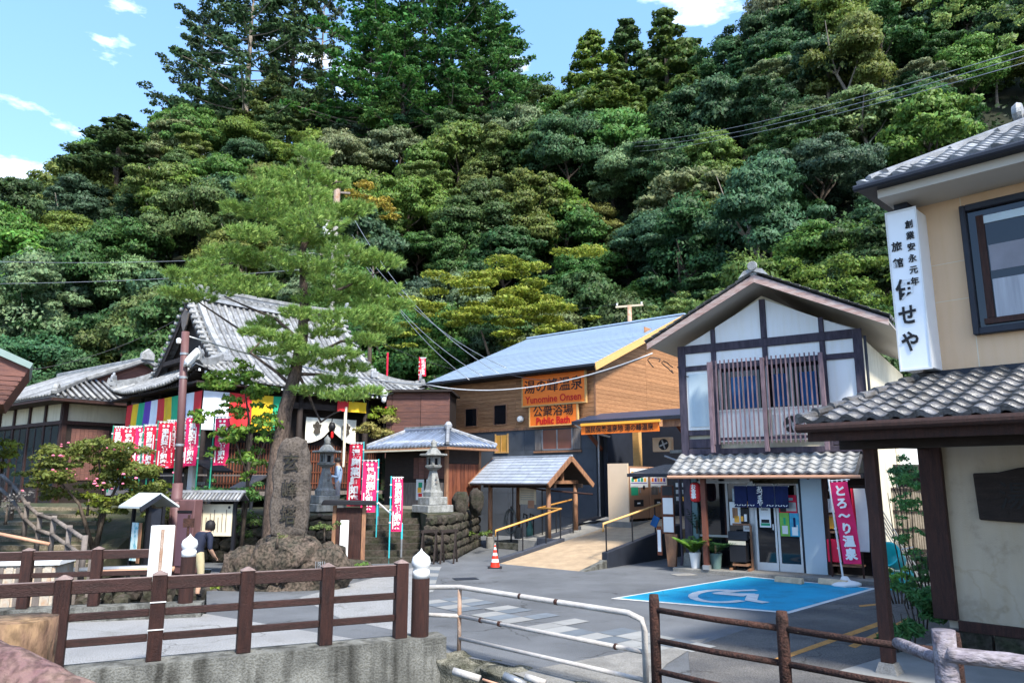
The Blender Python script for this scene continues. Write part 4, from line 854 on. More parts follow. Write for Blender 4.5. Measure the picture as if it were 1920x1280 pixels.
oo = MB().lathe([(0, 0), (.16, 0), (.19, .06), (.14, .14), (0, .16)], 14).build('ridge_end_tile', M['tile_light'], rf); oo.matrix_local = Matrix.Translation((x0 + 1.85, 1.55, zE + 2.6 * SL + .2)) @ Matrix.Rotation(R(-90), 4, 'Y')
# porch roof
PY, PZ, PW = -2.85, 3.2, 4.02
psl = (PW - PZ) / 2.8
MB().add([(-1.0, PY, PZ - .03), (9, PY, PZ - .03), (9, 0, PW - .03), (-.2, 0, PW - .03), (-1.0, PY, PZ - .1), (9, PY, PZ - .1), (9, 0, PW - .1), (-.2, 0, PW - .1)], [(0, 1, 2, 3), (7, 6, 5, 4), (0, 4, 5, 1), (0, 3, 7, 4)]).build('porch_deck', M['tile_base'], inn_)
pr = MB().box(-.2, 9, -.06, -.002, PW - .02, PW + .1).build('porch_roof', M['navy'], inn_)
tile_field(pr, tile_mesh(.3, .36, M['tile_dark'], .075, .028), .295, .3, (-1.02, PY - .06, PZ + .0), (1, 0, 0), (0, 2.85, PW - PZ), 22, 10, keep=lambda i, j: -1.02 + i * .295 > -1.08 + j * .085)
for k in range(9):
    t_ = k / 9; MB().tube([(-1.02 + .82 * t_, PY + 2.85 * t_ - .05, PZ + .07 + (PW - PZ) * t_), (-1.02 + .82 * (t_ + .12), PY + 2.85 * (t_ + .12), PZ + .05 + (PW - PZ) * (t_ + .12))], [.075, .06], 8).build('verge_tile', M['tile_dark'], pr)
MB().tube([(-1.03, PY - .12, PZ - .07), (9, PY - .12, PZ - .07)], .06, 10).build('gutter', M['wood_brown'], inn_)
MB().box(-.95, 9, PY + .02, PY + .1, PZ - .24, PZ - .1).build('fascia', M['wood_brown'], inn_)
for k in range(18): MB().beam((-.7 + k * .5, PY + .1, PZ - .13), (-.7 + k * .5, -.01, PW - .16), .06, .07).build('rafter', M['wood_dark'], inn_)
MB().box(-.75, 9, PY + .55, PY + .67, 2.86, 3.06).build('porch_beam', M['wood_dark'], inn_)
PP = RK.w(0, 0); po = Vector((4.87, 10.16, 0)); lx = (po - RK.o).dot(RK.ex); ly = (po - RK.o).dot(RK.ey)
MB().box(lx - .075, lx + .075, ly - .075, ly + .075, .14, 3.0).build('porch_post', M['wood_brown'], inn_, bevel=.008)
MB().lathe([(.2, -.02), (.13, .14)], 4, (lx, ly, 0), rot=R(45)).build('post_base', M['concrete_plain'], inn_)
MB().beam((lx, ly, 2.95), (lx, 0, 3.0), .1, .14).build('tie_beam', M['wood_dark'], inn_)
p = poly('forecourt', [tuple(RK.w(-.9, -2.6)), tuple(RK.w(9, -2.6)), tuple(RK.w(9, .1)), tuple(RK.w(-.6, .1))], .012, M['paver_light'], 'pale paved forecourt of the inn')
# box sign
bs = thing('box_sign', 'tall white box sign with brushed black characters on the inn corner', 'sign', RK.w(-.44, -.5, 0), RK.a)
MB().box(0, .44, 0, .52, 4.12, 6.66).build('casing', M['sign_white'], bs, bevel=.01)
MB().box(-.012, .452, -.012, .0, 4.1, 4.13).box(-.012, .452, -.012, 0, 6.65, 6.68).box(-.012, .01, -.012, 0, 4.13, 6.65).box(.43, .452, -.012, 0, 4.13, 6.65).build('trim', M['white_metal'], bs)
for ch, z in (('伊', 5.36), ('せ', 4.95), ('や', 4.53)): text(ch, .34, M['black_ink'], bs, (.18, -.014, z), bold=.009, sx=.8)
for i, ch in enumerate('旅館'): text(ch, .16, M['black_ink'], bs, (.12, -.014, 6.08 - .27 * i), bold=.003)
for i, ch in enumerate('創業安永元年'): text(ch, .135, M['black_ink'], bs, (.33, -.014, 6.4 - .185 * i), bold=.003, sx=.9)
MB().box(.1, .3, .1, .5, 6.68, 6.98).build('bracket', M['navy'], bs)
# wooden plaque
pq = thing('wooden_plaque', 'dark carved wooden plaque on the lower inn wall', 'plaque', RK.w(0, -.06, 0), RK.a)
MB().prism([(.3, 1.88), (1.6, 1.82), (1.62, 2.62), (1.3, 2.68), (.85, 2.62), (.6, 2.56), (.28, 2.55)], -.05, .05).build('board', M['wood_dark'], pq, bevel=.015)
text('湯', .42, M['black_ink'], pq, (.78, -.055, 2.2)); text('宿', .42, M['black_ink'], pq, (1.3, -.055, 2.2))
# ---------------------------------------------------------------- gap between shop and inn
fb = thing('side_building', 'white walled building seen between the shop and the inn', 'building', at(1690, 900, 22.5).xy.to_3d(), -25)
MB().box(-1.2, 3.5, 0, 3, 2.9, 5.3).build('upper_wall', M['plaster_white'], fb); MB().box(-1.3, 3.6, -.5, 0, 2.72, 2.9).build('eave', M['wood_dark'], fb); MB().box(-1.1, 3.4, .1, 3, 0, 2.7).build('lower_wall', M['wood_dark'], fb)
MB().box(-.1, .0, -.03, 0, 2.9, 5.2).box(1.3, 1.38, -.03, 0, 2.9, 5.2).build('joint_strip', M['plaster_cream'], fb)
FF = Frame(G(1655, 1068).xy, -12)
bf_ = thing('bamboo_fence', 'pale vertical bamboo fence with dark rails behind the shrubs', 'fence', FF.o, FF.a)
me = MB().tube([(0, 0, .1), (0, 0, 1.9)], .028, 6).mesh('bamboo_cane'); me.materials.append(M['bamboo'])
for k in range(44): piece('bamboo_cane', me, bf_, Matrix.Translation((k * .06, rnd.uniform(-.008, .008), .35 + rnd.uniform(-.02, .02))))
for z in (.55, 1.1, 1.6, 2.2): MB().beam((-.05, -.04, z), (2.7, -.04, z), .04, .06).build('rail', M['wood_dark'], bf_)
MB().tube([(.1, -.15, 0), (.1, -.15, 3.2)], .05, 8).build('end_post', M['wood_gold'], bf_)
for px, py, lb in [(1686, 1062, 'green plastic tub tipped on its side among the shrubs')]:
    p = G(1688, 1105); t = thing('bucket', lb, 'bucket', (p.x, p.y, .62), .6)
    o = MB().lathe([(0, 0), (.2, 0), (.27, .42), (.29, .42), (.29, .45), (.25, .45), (.19, .03), (0, .03)], 20).build('tub', M['teal'], t, smooth=True); o.matrix_local = Matrix.Rotation(R(-65), 4, 'Y')
    MB().tube([(.28, -.28, .2), (.55, -.1, .3), (.28, .28, .2)], .012, 6).build('handle', M['white_metal'], t)
    MB().box(-.2, .3, -.2, .2, -.62, -.2).build('crate', M['teal'], t)
t = thing('umbrella_stack', 'bundle of grey poles leaning behind the green tub', 'poles', G(1710, 1085), 0)
for k in range(5): MB().tube([(k * .06, 0, .1), (-.9 + k * .07, .4, 2.1)], .018, 6).build('pole', M['steel'], t)

# ---------------------------------------------------------------- temple hall
TE = Frame((-11.6, 26.8), 44.6); TX, TY = 10.6, 10.0; GV = 1.35
tm_ = thing('temple_hall', 'old dark timber temple hall with sweeping grey tiled hip and gable roof', 'temple', TE.o, TE.a)
def zp(d): return 6.1 + .46 * d + .072 * d * d
def lift(u, d): return .55 * abs(2 * u - 1) ** 3.5 * max(0, 1 - d / 2.6)
def S(face, u, d):          # point on the roof: position along the eave and distance in
    if face == 'front': return Vector((u, d, zp(d) + lift(u / TX, d)))
    if face == 'back': return Vector((u, TY - d, zp(d) + lift(u / TX, d)))
    if face == 'left': return Vector((d, u, zp(d) + lift(u / TY, d)))
    return Vector((TX - d, u, zp(d) + lift(u / TY, d)))
for face in ('front', 'back', 'left', 'right'):
    Lh = TX if face in ('front', 'back') else TY; D_ = 5.0 if face in ('front', 'back') else 2.0
    nd = int(D_ / .25)
    for j in range(nd):
        d0, d1 = j * D_ / nd, (j + 1) * D_ / nd
        mb = MB(); n = 24
        lo0, lo1 = (min(d0, GV), min(d1, GV)) if D_ > 3 else (d0, d1)
        for i in range(n + 1):
            a = lo0 + (Lh - 2 * lo0) * i / n; b = lo1 + (Lh - 2 * lo1) * i / n
            mb.v += [tuple(S(face, a, d0) + Vector((0, 0, .035))), tuple(S(face, b, d1)), tuple(S(face, a, d0))]
        for i in range(n): mb.f += [(3 * i, 3 * i + 3, 3 * i + 4, 3 * i + 1), (3 * i + 2, 3 * i + 5, 3 * i + 3, 3 * i)]; mb.m += [0, 0]
        mb.build('tile_course', M['tile_base'] if False else M['tile'], tm_, fix=False)
    sp_ = .29; nc_ = int(Lh / sp_)
    for i in range(nc_ + 1):
        u = .1 + i * (Lh - .2) / nc_; edge = min(u, Lh - u)
        dm = (5.0 if edge >= GV else edge) if D_ > 3 else min(edge, 2.0)
        if dm < .35 or face in ('back',) : continue
        pts = [S(face, u, -.05 + (dm + .03) * k / 11) + Vector((0, 0, .05)) for k in range(12)]
        MB().tube(pts, [.082] + [.074] * 11, 6).build('tile_row', M['tile_light'], tm_, smooth=True)
def ridge_along(pts, w, h, name, m=M['tile']):
    mb = MB()
    for a, b in zip(pts[:-1], pts[1:]): mb.beam(a, b, w, h)
    return mb.build(name, m, tm_)
def orn(p, s, name='ridge_ornament', rz=0):
    o = MB().prism([(-.3, 0), (-.34, .25), (-.22, .5), (-.12, .42), (0, .72), (.12, .42), (.22, .5), (.34, .25), (.3, 0)], -.09, .09).build(name, M['tile'], tm_, p, rz, bevel=.03); o.scale = (s, s, s)
rz_ = zp(5.0)
for k, (dz, w_, m_) in enumerate([(.05, .42, 'tile'), (.22, .34, 'tile_light'), (.38, .3, 'tile'), (.52, .36, 'tile_light')]):
    ridge_along([(GV - .05 + (TX - 2 * GV + .1) * i / 10, 5, rz_ + dz + .14 * abs(i / 5 - 1) ** 2.5) for i in range(11)], w_, .15, 'main_ridge', M[m_])
for i in range(26): MB().lathe([(.05, 0), (.05, .02)], 8).build('ridge_disc', M['tile_light'], tm_).matrix_local = Matrix.Translation((GV + .15 + i * .3, 4.82, rz_ + .3)) @ Matrix.Rotation(R(90), 4, 'X')
orn((GV - .1, 5, rz_ + .35), 1.2, rz=R(90)); orn((TX - GV + .1, 5, rz_ + .35), 1.2, rz=R(90))
for face, xs in (('front', 1), ('back', 1)):
    for u in (GV + .42, TX - GV - .42):
        pts = [S(face, u, 1.5 + 3.4 * k / 9) + Vector((0, 0, .2)) for k in range(10)]
        ridge_along(pts, .24, .26, 'descending_ridge', M['tile_light']); orn(tuple(pts[0] + Vector((0, 0, -.1))), .65)
    for sx in (0, 1):
        for d in [1.2 + .26 * k for k in range(15)]:
            p0 = S(face, GV - .1 if sx == 0 else TX - GV + .1, d) + Vector((0, 0, .06)); p1 = p0 + Vector((.42 if sx == 0 else -.42, 0, .03))
            if d < 5: MB().tube([p0, p1], .085, 6).build('verge_tile', M['tile_light'], tm_, smooth=True)
for (cx_, cy_, sx, sy) in [(0, 0, 1, 1), (TX, 0, -1, 1), (0, TY, 1, -1), (TX, TY, -1, -1)]:
    pts = []
    for k in range(7):
        d = k * 1.9 / 6; pts.append((cx_ + sx * d, cy_ + sy * d, zp(d) + lift(d / TX, d) + .16 + (.12 if k == 0 else 0)))
    ridge_along(pts, .28, .3, 'corner_ridge', M['tile_light']); orn((pts[0][0] + sx * .15, pts[0][1] + sy * .15, pts[0][2]), .6, rz=R(45) * (-sx * sy))
for sx, gx in ((1, GV + .5), (-1, TX - GV - .5)):
    poly_ = [(d, zp(d) - .02) for d in [1.7 + .3 * k for k in range(12)] if d <= 5] + [(10 - d, zp(d) - .02) for d in [5 - .3 * k for k in range(1, 12)] if d >= 1.7]
    MB().prism(poly_ + [(8.3, zp(1.6)), (1.7, zp(1.6))][:0], gx - .05, gx + .05, mat=YZ).build('gable_wall', M['wood_dark'], tm_)
    bx = GV + .02 if sx > 0 else TX - GV - .07
    for sgn in (0, 1):
        up_ = []; dn = []
        for k in range(10):
            d = 1.5 + 3.5 * k / 9; yy = d if sgn == 0 else 10 - d; up_.append((yy, zp(d) - .0)); dn.append((yy, zp(d) - .38 - .1 * (k == 0)))
        MB().prism(up_ + dn[::-1], bx, bx + .06, mat=YZ).build('bargeboard', M['wood_dark'], tm_)
    MB().prism([(4.6, 9.5), (4.75, 9.0), (5, 8.7), (5.25, 9.0), (5.4, 9.5), (5, 9.75)], bx - .06, bx - .01, mat=YZ).build('gable_pendant', M['wood_grey'], tm_)
    MB().box(bx, bx + .3, 2.6, 7.4, 7.45, 7.65).build('gable_beam', M['wood_dark'], tm_)
# eaves underside and rafters
MB().slab([(.15, .15), (TX - .15, .15), (TX - .15, TY - .15), (.15, TY - .15)], 5.98, 6.06).build('eave_soffit', M['wood_dark'], tm_)
for face, Lh in (('front', TX), ('left', TY), ('right', TY)):
    mb = MB()
    n = 44
    for i in range(n):
        u = .2 + i * (Lh - .4) / (n - 1); p = S(face, u, .12)
        if face == 'front': mb.box(p.x - .035, p.x + .035, .1, 1.4, p.z - .2, p.z - .11); 
        elif face == 'left': mb.box(.1, 1.4, p.y - .035, p.y + .035, p.z - .2, p.z - .11)
        else: mb.box(TX - 1.4, TX - .1, p.y - .035, p.y + .035, p.z - .2, p.z - .11)
    o = mb.build('rafters', M['wood_dark'], tm_); o['kind'] = 'stuff'
mb = MB()
for i in range(44): u = .2 + i * (TX - .4) / 43; p = S('front', u, .12); mb.box(p.x - .04, p.x + .04, .085, .1, p.z - .205, p.z - .1)
o = mb.build('rafter_tips', M['white_paint'], tm_); o['kind'] = 'stuff'
WX0, WX1, WY0, WY1 = 1.35, 9.25, 1.35, 8.65
MB().box(WX0, WX1, WY0, WY1, TZ + .6, 5.98).build('hall_wall', M['wood_dark'], tm_)
MB().box(.6, 10, .6, 9.4, TZ + .45, TZ + .6).build('veranda_floor', M['wood_grey'], tm_)
for x in [.75, 2.6, 4.7, 7.9, 9.85]: MB().lathe([(.13, TZ), (.12, 6.0)], 10, (x, .75, 0)).build('pillar', M['wood_dark'], tm_, smooth=True)
for y_ in (3, 5.3, 7.6, 9.3): MB().lathe([(.1, TZ), (.1, 6.0)], 10, (.75, y_, 0)).build('pillar', M['wood_dark'], tm_, smooth=True)
MB().box(.65, 9.95, .68, .8, 5.35, 5.6).build('tie_beam', M['wood_dark'], tm_); MB().box(.68, .8, .65, 9.4, 5.35, 5.6).build('tie_beam', M['wood_dark'], tm_)
for x in [WX0 + .2 + k * .12 for k in range(62)]: MB().box(x, x + .04, WY0 - .05, WY0 - .01, TZ + .7, 3.9).build('lattice_bar', M['wood_red'], tm_)
for z in (2.3, 2.75, 3.2, 3.65): MB().box(WX0, WX1, WY0 - .07, WY0 - .052, z, z + .04).build('lattice_rail', M['wood_red'], tm_)
for z in (2.6, 3.1): MB().box(.6, .66, .6, 9.4, z, z + .06).build('veranda_rail', M['wood_grey'], tm_)
for z in (2.6, 3.1): MB().box(.6, 4.7, .6, .66, z, z + .06).build('veranda_rail', M['wood_grey'], tm_)
# five colour curtain round the eaves
def colour_curtain(label, segs, z0, z1, along='x', off=.55):
    t = thing('striped_curtain', label, 'curtain', TE.w(0, 0, 0), TE.a)
    for a, b, c in segs:
        mb = MB(); n = 8
        for j, z in enumerate((z1, (z0 + z1) / 2, z0)):
            for i in range(n + 1):
                u = a + (b - a) * i / n; w_ = off + .04 * math.sin(u * 9 + j) * j
                mb.v.append((u, w_, z) if along == 'x' else (w_, u, z))
        mb.f = [(j * (n + 1) + i, j * (n + 1) + i + 1, (j + 1) * (n + 1) + i + 1, (j + 1) * (n + 1) + i) for j in range(2) for i in range(n)]; mb.m = [0] * len(mb.f)
        mb.build('stripe', M[c], t, smooth=True, fix=False)
    return t
cc = ['c_red', 'c_yellow', 'c_green', 'c_purple', 'c_white']
ys = 8.9; seg = []
for k in range(11):
    seg.append((ys - (k + 1) * .76, ys - k * .76, cc[k % 5]))
colour_curtain('five coloured striped temple curtain hung along the left eave', seg, 4.25, 5.75, 'y')
seg = [(.6, 1.6, 'c_white'), (1.6, 2.5, 'c_red'), (2.5, 3.4, 'c_yellow'), (3.4, 3.75, 'c_green')]
colour_curtain('wide red, yellow and white striped temple curtain on the front left eave', seg, 4.3, 5.75, 'x')
colour_curtain('short red and yellow curtain high under the temple eave by the doorway', [(6.35, 6.9, 'c_red'), (6.9, 7.8, 'c_yellow')], 5.35, 5.8, 'x')
colour_curtain('green and lilac curtain at the right corner of the temple eave', [(9.0, 9.75, 'c_green'), (9.78, 10.4, 'c_lilac')], 4.7, 5.85, 'x', .5)
# white doorway curtain with crests
dc = thing('doorway_curtain', 'cream temple doorway curtain with two dark crests drawn up in the middle', 'curtain', TE.w(5.15, 1.0, 0), TE.a)
for s in (0, 1):
    mb = MB(); n = 10
    for j in range(4):
        for i in range(n + 1):
            t_ = i / n; x = t_ * 1.2 if s == 0 else 2.45 - t_ * 1.2
            bot = 3.98 + .62 * t_ ** 2.2; z = 5.05 - (5.05 - bot) * j / 3
            mb.v.append((x, .03 * math.sin(t_ * 12 + j), z))
    mb.f = [(j * (n + 1) + i, j * (n + 1) + i + 1, (j + 1) * (n + 1) + i + 1, (j + 1) * (n + 1) + i) for j in range(3) for i in range(n)]; mb.m = [0] * len(mb.f)
    mb.build('curtain_half', M['cloth_cream'], dc, smooth=True, fix=False)
    cx_ = .5 if s == 0 else 1.93
    cm = MB()
    for a in (-55, 0, 55):
        c_ = Matrix.Translation((cx_, -.045, 4.62)) @ Matrix.Rotation(R(a), 4, 'Y')
        cm.prism([(0, 0), (.09, .07), (.1, .2), (0, .3), (-.1, .2), (-.09, .07)] if a == 0 else [(0, 0), (.08, .07), (.08, .17), (0, .25), (-.08, .17), (-.08, .07)], -.006, 0, mat=c_)
    cm.prism([(-.17, -.16), (0, -.26), (.17, -.16), (.12, .0), (-.12, .0)], -.012, -.007, mat=Matrix.Translation((cx_, -.045, 4.6)))
    cm.build('crest', M['crest'], dc)
MB().lathe([(0, 0), (.1, .05), (.17, .2), (.1, .38), (0, .4)], 12, (1.22, -.02, 4.5)).build('knot', M['black'], dc, smooth=True); MB().lathe([(.03, 0), (.06, .05), (.06, .25), (.02, .3)], 10, (1.22, -.06, 4.2)).build('tassel', M['red_ink'], dc)
t = MB().tube([(0, 0, 3.0), (0, 0, 5.55)], [.05, .07], 10).build('bell_rope', M['rope'], None, TE.w(6.75, .55, 0)); tag(t, 'thick pale bell rope hanging before the temple doorway', 'rope')
# ---------------------------------------------------------------- annex right of the steps
AX = Frame(at(838, 880, 27.3).xy, -40)
an = thing('temple_annex', 'small annex with blue grey tiled roof and reddish board walls beside the steps', 'building', AX.o, AX.a); an.scale = (.8, .8, .96); an.location.z = TZ * .04
MB().box(-4.3, 0, .02, 2.2, TZ - .02, 3.78).build('wall', M['wood_dark'], an)
for k in range(8): MB().box(.0, .025, .1 + k * .26, .34 + k * .26, TZ + .1, 3.1).build('board', M['wood_red'], an)
MB().box(0, .04, .05, 2.2, 3.15, 3.7).build('wall_band', M['wood_dark'], an)
for k in range(6): MB().box(-2.2 + k * .36, -1.86 + k * .36, -.02, .018, TZ + 1.15, 3.35).build('door_board', M['wood_plank'], an)
for k in range(8): MB().box(-2.9 + k * .36, -2.56 + k * .36, -.03, .018, TZ + .1, TZ + 1.0).build('low_board', M['wood_grey'], an)
MB().box(-4.3, .2, -.35, -.02, TZ, TZ + .1).build('step_board', M['plaster_beige'], an)
MB().box(-.08, .06, -.08, .06, TZ, 3.7).box(-.08, .06, 2.1, 2.24, TZ, 3.7).build('corner_post', M['wood_tan'], an)
rf = MB().add([(-5.0, -.75, 3.72), (.75, -.75, 3.72), (.75, 2.7, 3.72), (-5.0, 2.7, 3.72), (-3.9, .98, 4.4), (-.95, .98, 4.4)], [(0, 1, 5, 4), (1, 2, 5), (2, 3, 4, 5), (3, 0, 4)]).build('roof', M['tile_base'], an, fix=False)
MB().slab([(-5.4, -1.2), (.1, -1.0), (.1, -.75), (-5.0, -.75)], 3.58, 3.63).build('canopy_sheet', M['plaster_cream'], an); MB().box(-5.0, .75, -.77, 2.7, 3.62, 3.7).build('eave_board', M['wood_tan'], an)
def rib_rows(parent, org, ex, up, n, sp_, ln_fn, m, r=.05, name='tile_row'):
    for i in range(n):
        l = ln_fn(i * sp_)
        if l < .15: continue
        a = Vector(org) + Vector(ex).normalized() * (i * sp_); b = a + Vector(up).normalized() * l
        MB().tube([a, a.lerp(b, .5), b], [r * 1.15, r, r], 6).build(name, m, parent, smooth=True)
rib_rows(rf, (-5.0, -.78, 3.76), (1, 0, 0), (0, 1.73, .68), 24, .245, lambda x: min(1.84, max(0, x) * 1.66, (5.75 - x) * 1.08), M['tile_blue'], .06)
rib_rows(rf, (.78, -.75, 3.76), (0, 1, 0), (-1.7, 0, .68), 14, .245, lambda x: min(x, 3.45 - x) * 1.05, M['tile_blue'], .06)
MB().beam((-4.0, .98, 4.48), (-.9, .98, 4.48), .2, .2).build('ridge', M['tile_blue'], rf, bevel=.03); MB().beam((-4.0, .98, 4.62), (-.95, .98, 4.62), .13, .08).build('ridge', M['tile_light'], rf)
for a, b in [((.7, -.7, 3.85), (-.95, .98, 4.5)), ((.7, 2.65, 3.85), (-.95, .98, 4.5)), ((-4.9, -.7, 3.85), (-3.9, .98, 4.5))]: MB().beam(a, b, .16, .16).build('hip_ridge', M['tile'], rf, bevel=.03)
MB().lathe([(0, 0), (.17, .05), (.19, .2), (.1, .32), (0, .34)], 10, (-.9, .95, 4.45)).build('ridge_ornament', M['tile'], rf)
poster(-1.35 - .0, 2.1, .42, .75, 'white poster with yellow and green circles on the annex wall', M['poster_white'], [(-.2, .3, .1, .35, 'c_green'), (-.3, .2, -.15, .1, 'sign_yellow'), (-.2, .3, -.4, -.18, 'c_red')], -.05, AX); poster(-.85, 2.2, .3, .55, 'smaller pale notice beside the coloured poster on the annex', M['poster_white'], [(-.35, .35, .1, .35, 'fridge'), (-.3, .3, -.3, 0, 'steel')], -.05, AX)
# ---------------------------------------------------------------- side building at the left
LB = Frame(at(117, 800, 34).xy, 53)
lb = thing('priest_house', 'long low house with pale plaster band and light grey tiled roof at the left', 'house', LB.o, LB.a); lb.scale = (1.17, 1.17, 1.17); lb.location.z = -.13
MB().box(0, 7, 0, 9, 1.0, 4.45).build('lower_wall', M['wood_dark'], lb); MB().box(.02, 6.98, .02, 9, 4.46, 5.4).build('upper_wall', M['plaster_cream'], lb)
for x in (-.04, 3.1, 5.0): MB().box(x, x + .18, -.06, .0, 1.2, 5.35).build('post', M['wood_brown'], lb)
for y_ in (0.02, 1.55, 3.1, 4.7, 6.3): MB().box(-.06, -.0, y_, y_ + .16, 1.2, 5.35).build('post', M['wood_brown'], lb)
MB().box(-.08, 7, -.08, -.001, 4.36, 4.5).build('rail', M['wood_brown'], lb); MB().box(-.08, -.001, 0, 9, 4.36, 4.5).build('rail', M['wood_brown'], lb)
for y0 in (.3, 1.8, 3.4, 5.0): wn = MB().box(-.03, -.002, y0, y0 + 1.2, 2.0, 4.3).build('window', M['glass'], lb); MB().box(-.05, -.031, y0 + .58, y0 + .63, 2.0, 4.3).build('frame', M['wood_brown'], wn)
for k in range(9): MB().box(.35 + k * .16, .5 + k * .16, -.03, -.002, 2.2, 4.2).build('door_board', M['wood_plank'], lb)
MB().box(1.9, 3.05, -.03, -.002, 1.6, 4.2).build('curtained_window', M['curtain_grey'], lb)
hx = 3.5
rf = MB().add([(-.8, -.8, 5.3), (7.8, -.8, 5.3), (7.8, 9.8, 5.3), (-.8, 9.8, 5.3), (hx, 1.2, 7.3), (hx, 9.8, 7.3), (1.2, 1.2, 6.25), (5.8, 1.2, 6.25)], [(0, 1, 7, 6), (0, 6, 4, 5, 3), (1, 2, 5, 4, 7)]).build('roof', M['tile_base'], lb, fix=False)
MB().prism([(1.2, 6.25), (5.8, 6.25), (hx, 7.28)], 1.3, 1.4).build('gable_wall', M['wood_plank'], rf); MB().slab([(-.8, -.8), (7.8, -.8), (7.8, 9.8), (-.8, 9.8)], 5.18, 5.28).build('eave_board', M['wood_brown'], rf)
rib_rows(rf, (-.85, -.8, 5.38), (1, 0, 0), (0, 2, .96), 33, .27, lambda x: min(2.2, x * 1.1, (8.6 - x) * 1.1), M['tile_light'], .055)
rib_rows(rf, (-.85, -.8, 5.38), (0, 1, 0), (4.3, 0, 2.0), 39, .27, lambda y: (y * 1.1 if y < 1.9 else 4.74), M['tile_light'], .055)
MB().beam((hx, .9, 7.42), (hx, 9.8, 7.42), .28, .3).build('ridge', M['tile_light'], rf, bevel=.04)
for a, b in [((-.75, -.75, 5.5), (1.2, 1.2, 6.42)), ((7.75, -.75, 5.5), (5.8, 1.2, 6.42)), ((1.1, .95, 6.35), (hx, .95, 7.45)), ((5.9, .95, 6.35), (hx, .95, 7.45))]: MB().beam(a, b, .22, .18).build('hip_ridge', M['tile_light'], rf, bevel=.03)
MB().prism([(-.3, 0), (-.3, .3), (0, .55), (.3, .3), (.3, 0)], -.1, .1).build('ridge_ornament', M['tile_light'], rf, (hx, .85, 7.4), bevel=.04); MB().prism([(-.2, 0), (-.2, .2), (0, .4), (.2, .2), (.2, 0)], -.1, .1).build('ridge_ornament', M['tile_light'], rf, (-.6, -.6, 5.5), R(45), bevel=.04)
# projecting timber building at the far left edge
FL = Frame(at(60, 720, 18).xy, 33)
fl = thing('timber_house', 'brown plank building with green grey eave jutting in at the left edge', 'building', FL.o, FL.a)
def fz(px, py):
    r_ = ray(px, py); t_ = FL.o.dot(FL.ey) / r_.dot(FL.ey); p_ = Vector((0, 0, CAMH)) + r_ * t_; return ((Vector((p_.x, p_.y, 0)) - FL.o).dot(FL.ex), p_.z)
MB().prism([fz(-200, 590), fz(58, 688), fz(6, 758), fz(-200, 758)], 0, 3).build('upper_wall', M['wood_plank'], fl); MB().prism([(fz(-200, 760)[0], 0), (fz(-25, 760)[0], 0), fz(-25, 757), fz(-200, 757)], .1, 3).build('lower_wall', M['wood_dark'], fl)
MB().prism([fz(-200, 562), fz(62, 682), fz(56, 692), fz(-200, 580)], -.12, 3).build('eave_board', mat('eave_green', (.2, .27, .25), .6, .1, 3, .05), fl)
for k in range(7):
    (xr_, z_) = fz(46 - k * 6.6, 706 + k * 8.6); MB().box(fz(-200, 700)[0], xr_, -.03, 0, z_ - .0, z_ + .1).build('plank', M['wood_plank'], fl)
# ---------------------------------------------------------------- bridge parapets and railings
def parapet(p_end, ang, length, npost, spacing, first, ht, ctop, w_c, kerb_h, label, lrail, flip=1):
    fr = Frame(p_end, ang)           # x runs towards the left end as negative
    kb = rough(MB().box(-length, 0, -w_c / 2, w_c / 2, kerb_h, ctop), 'parapet_kerb', M['concrete'], None, 3, .008, 3, fr.o, fr.a, smooth=False); tag(kb, label, 'parapet')
    t = thing('bridge_railing', lrail, 'railing', fr.w(0, 0, ctop), fr.a)
    xs = [first - k * spacing for k in range(npost)]
    pw = .085
    for x in xs:
        MB().box(x - pw, x + pw, -pw, pw, 0, ht).build('post', M['wood_brown'], t, bevel=.008)
        MB().lathe([(pw * 1.5, 0), (.02, .045)], 4, (x, 0, ht + .002), rot=R(45)).build('post_cap', M['rail_top'], t)
    for a, b in zip(xs[1:], xs[:-1]):
        for z, h, w_ in ((ht * .9, .15, .1), (ht * .56, .085, .07), (ht * .27, .085, .07)):
            MB().box(a + pw + .002, b - pw - .002, -w_ / 2, w_ / 2, z - h / 2, z + h / 2).build('rail', M['rail_brown'], t, bevel=.008)
            if z > ht * .8: MB().box(a + pw + .002, b - pw - .002, -w_ / 2 + .004, w_ / 2 - .004, z + h / 2, z + h / 2 + .004).build('rail_top', M['rail_top'], t)
    return fr, t
def giboshi(loc, label, h=.78, r=.125):
    t = thing('finial_post', label, 'post', loc)
    MB().lathe([(r, 0), (r, h)], 24).build('shaft', M['wood_brown'], t, smooth=False)
    MB().lathe([(r * .98, h), (r * 1.0, h + .1), (r * .9, h + .11), (r * .88, h + .14), (r * 1.02, h + .16), (r * 1.1, h + .22), (r * .95, h + .29), (r * .5, h + .335), (r * .15, h + .375), (0.002, h + .41)], 28).build('finial', M['white_paint'], t, smooth=True)
    return t
fr1, rl1 = parapet((-1.0, 11.12), 25.1, 9, 8, 1.03, -.62, 1.0, .3, .42, -.45, 'stained concrete parapet kerb of the bridge, the nearer one', 'dark brown square post railing on the near side of the bridge')
giboshi(fr1.w(-.33, .0, .3), 'round brown post with white onion finial at the near railing end')
fr2, rl2 = parapet((-5.72, 14.35), 14.5, 9, 6, 1.12, -.72, .98, .24, .4, -.5, 'mossy concrete kerb on the far side of the bridge', 'dark brown railing on the far side of the bridge')
giboshi(fr2.w(-.3, -.05, .24), 'round brown post with white onion finial at the far railing end', .82, .13)
wb = MB()
for z in (.36, .68): wb.box(-.62 - 3 * 1.03 - .09, -.62 - 3 * 1.03 + .09, -.095, -.088, z, z + .012)
wb.build('wire_tie', M['white_metal'], rl1)
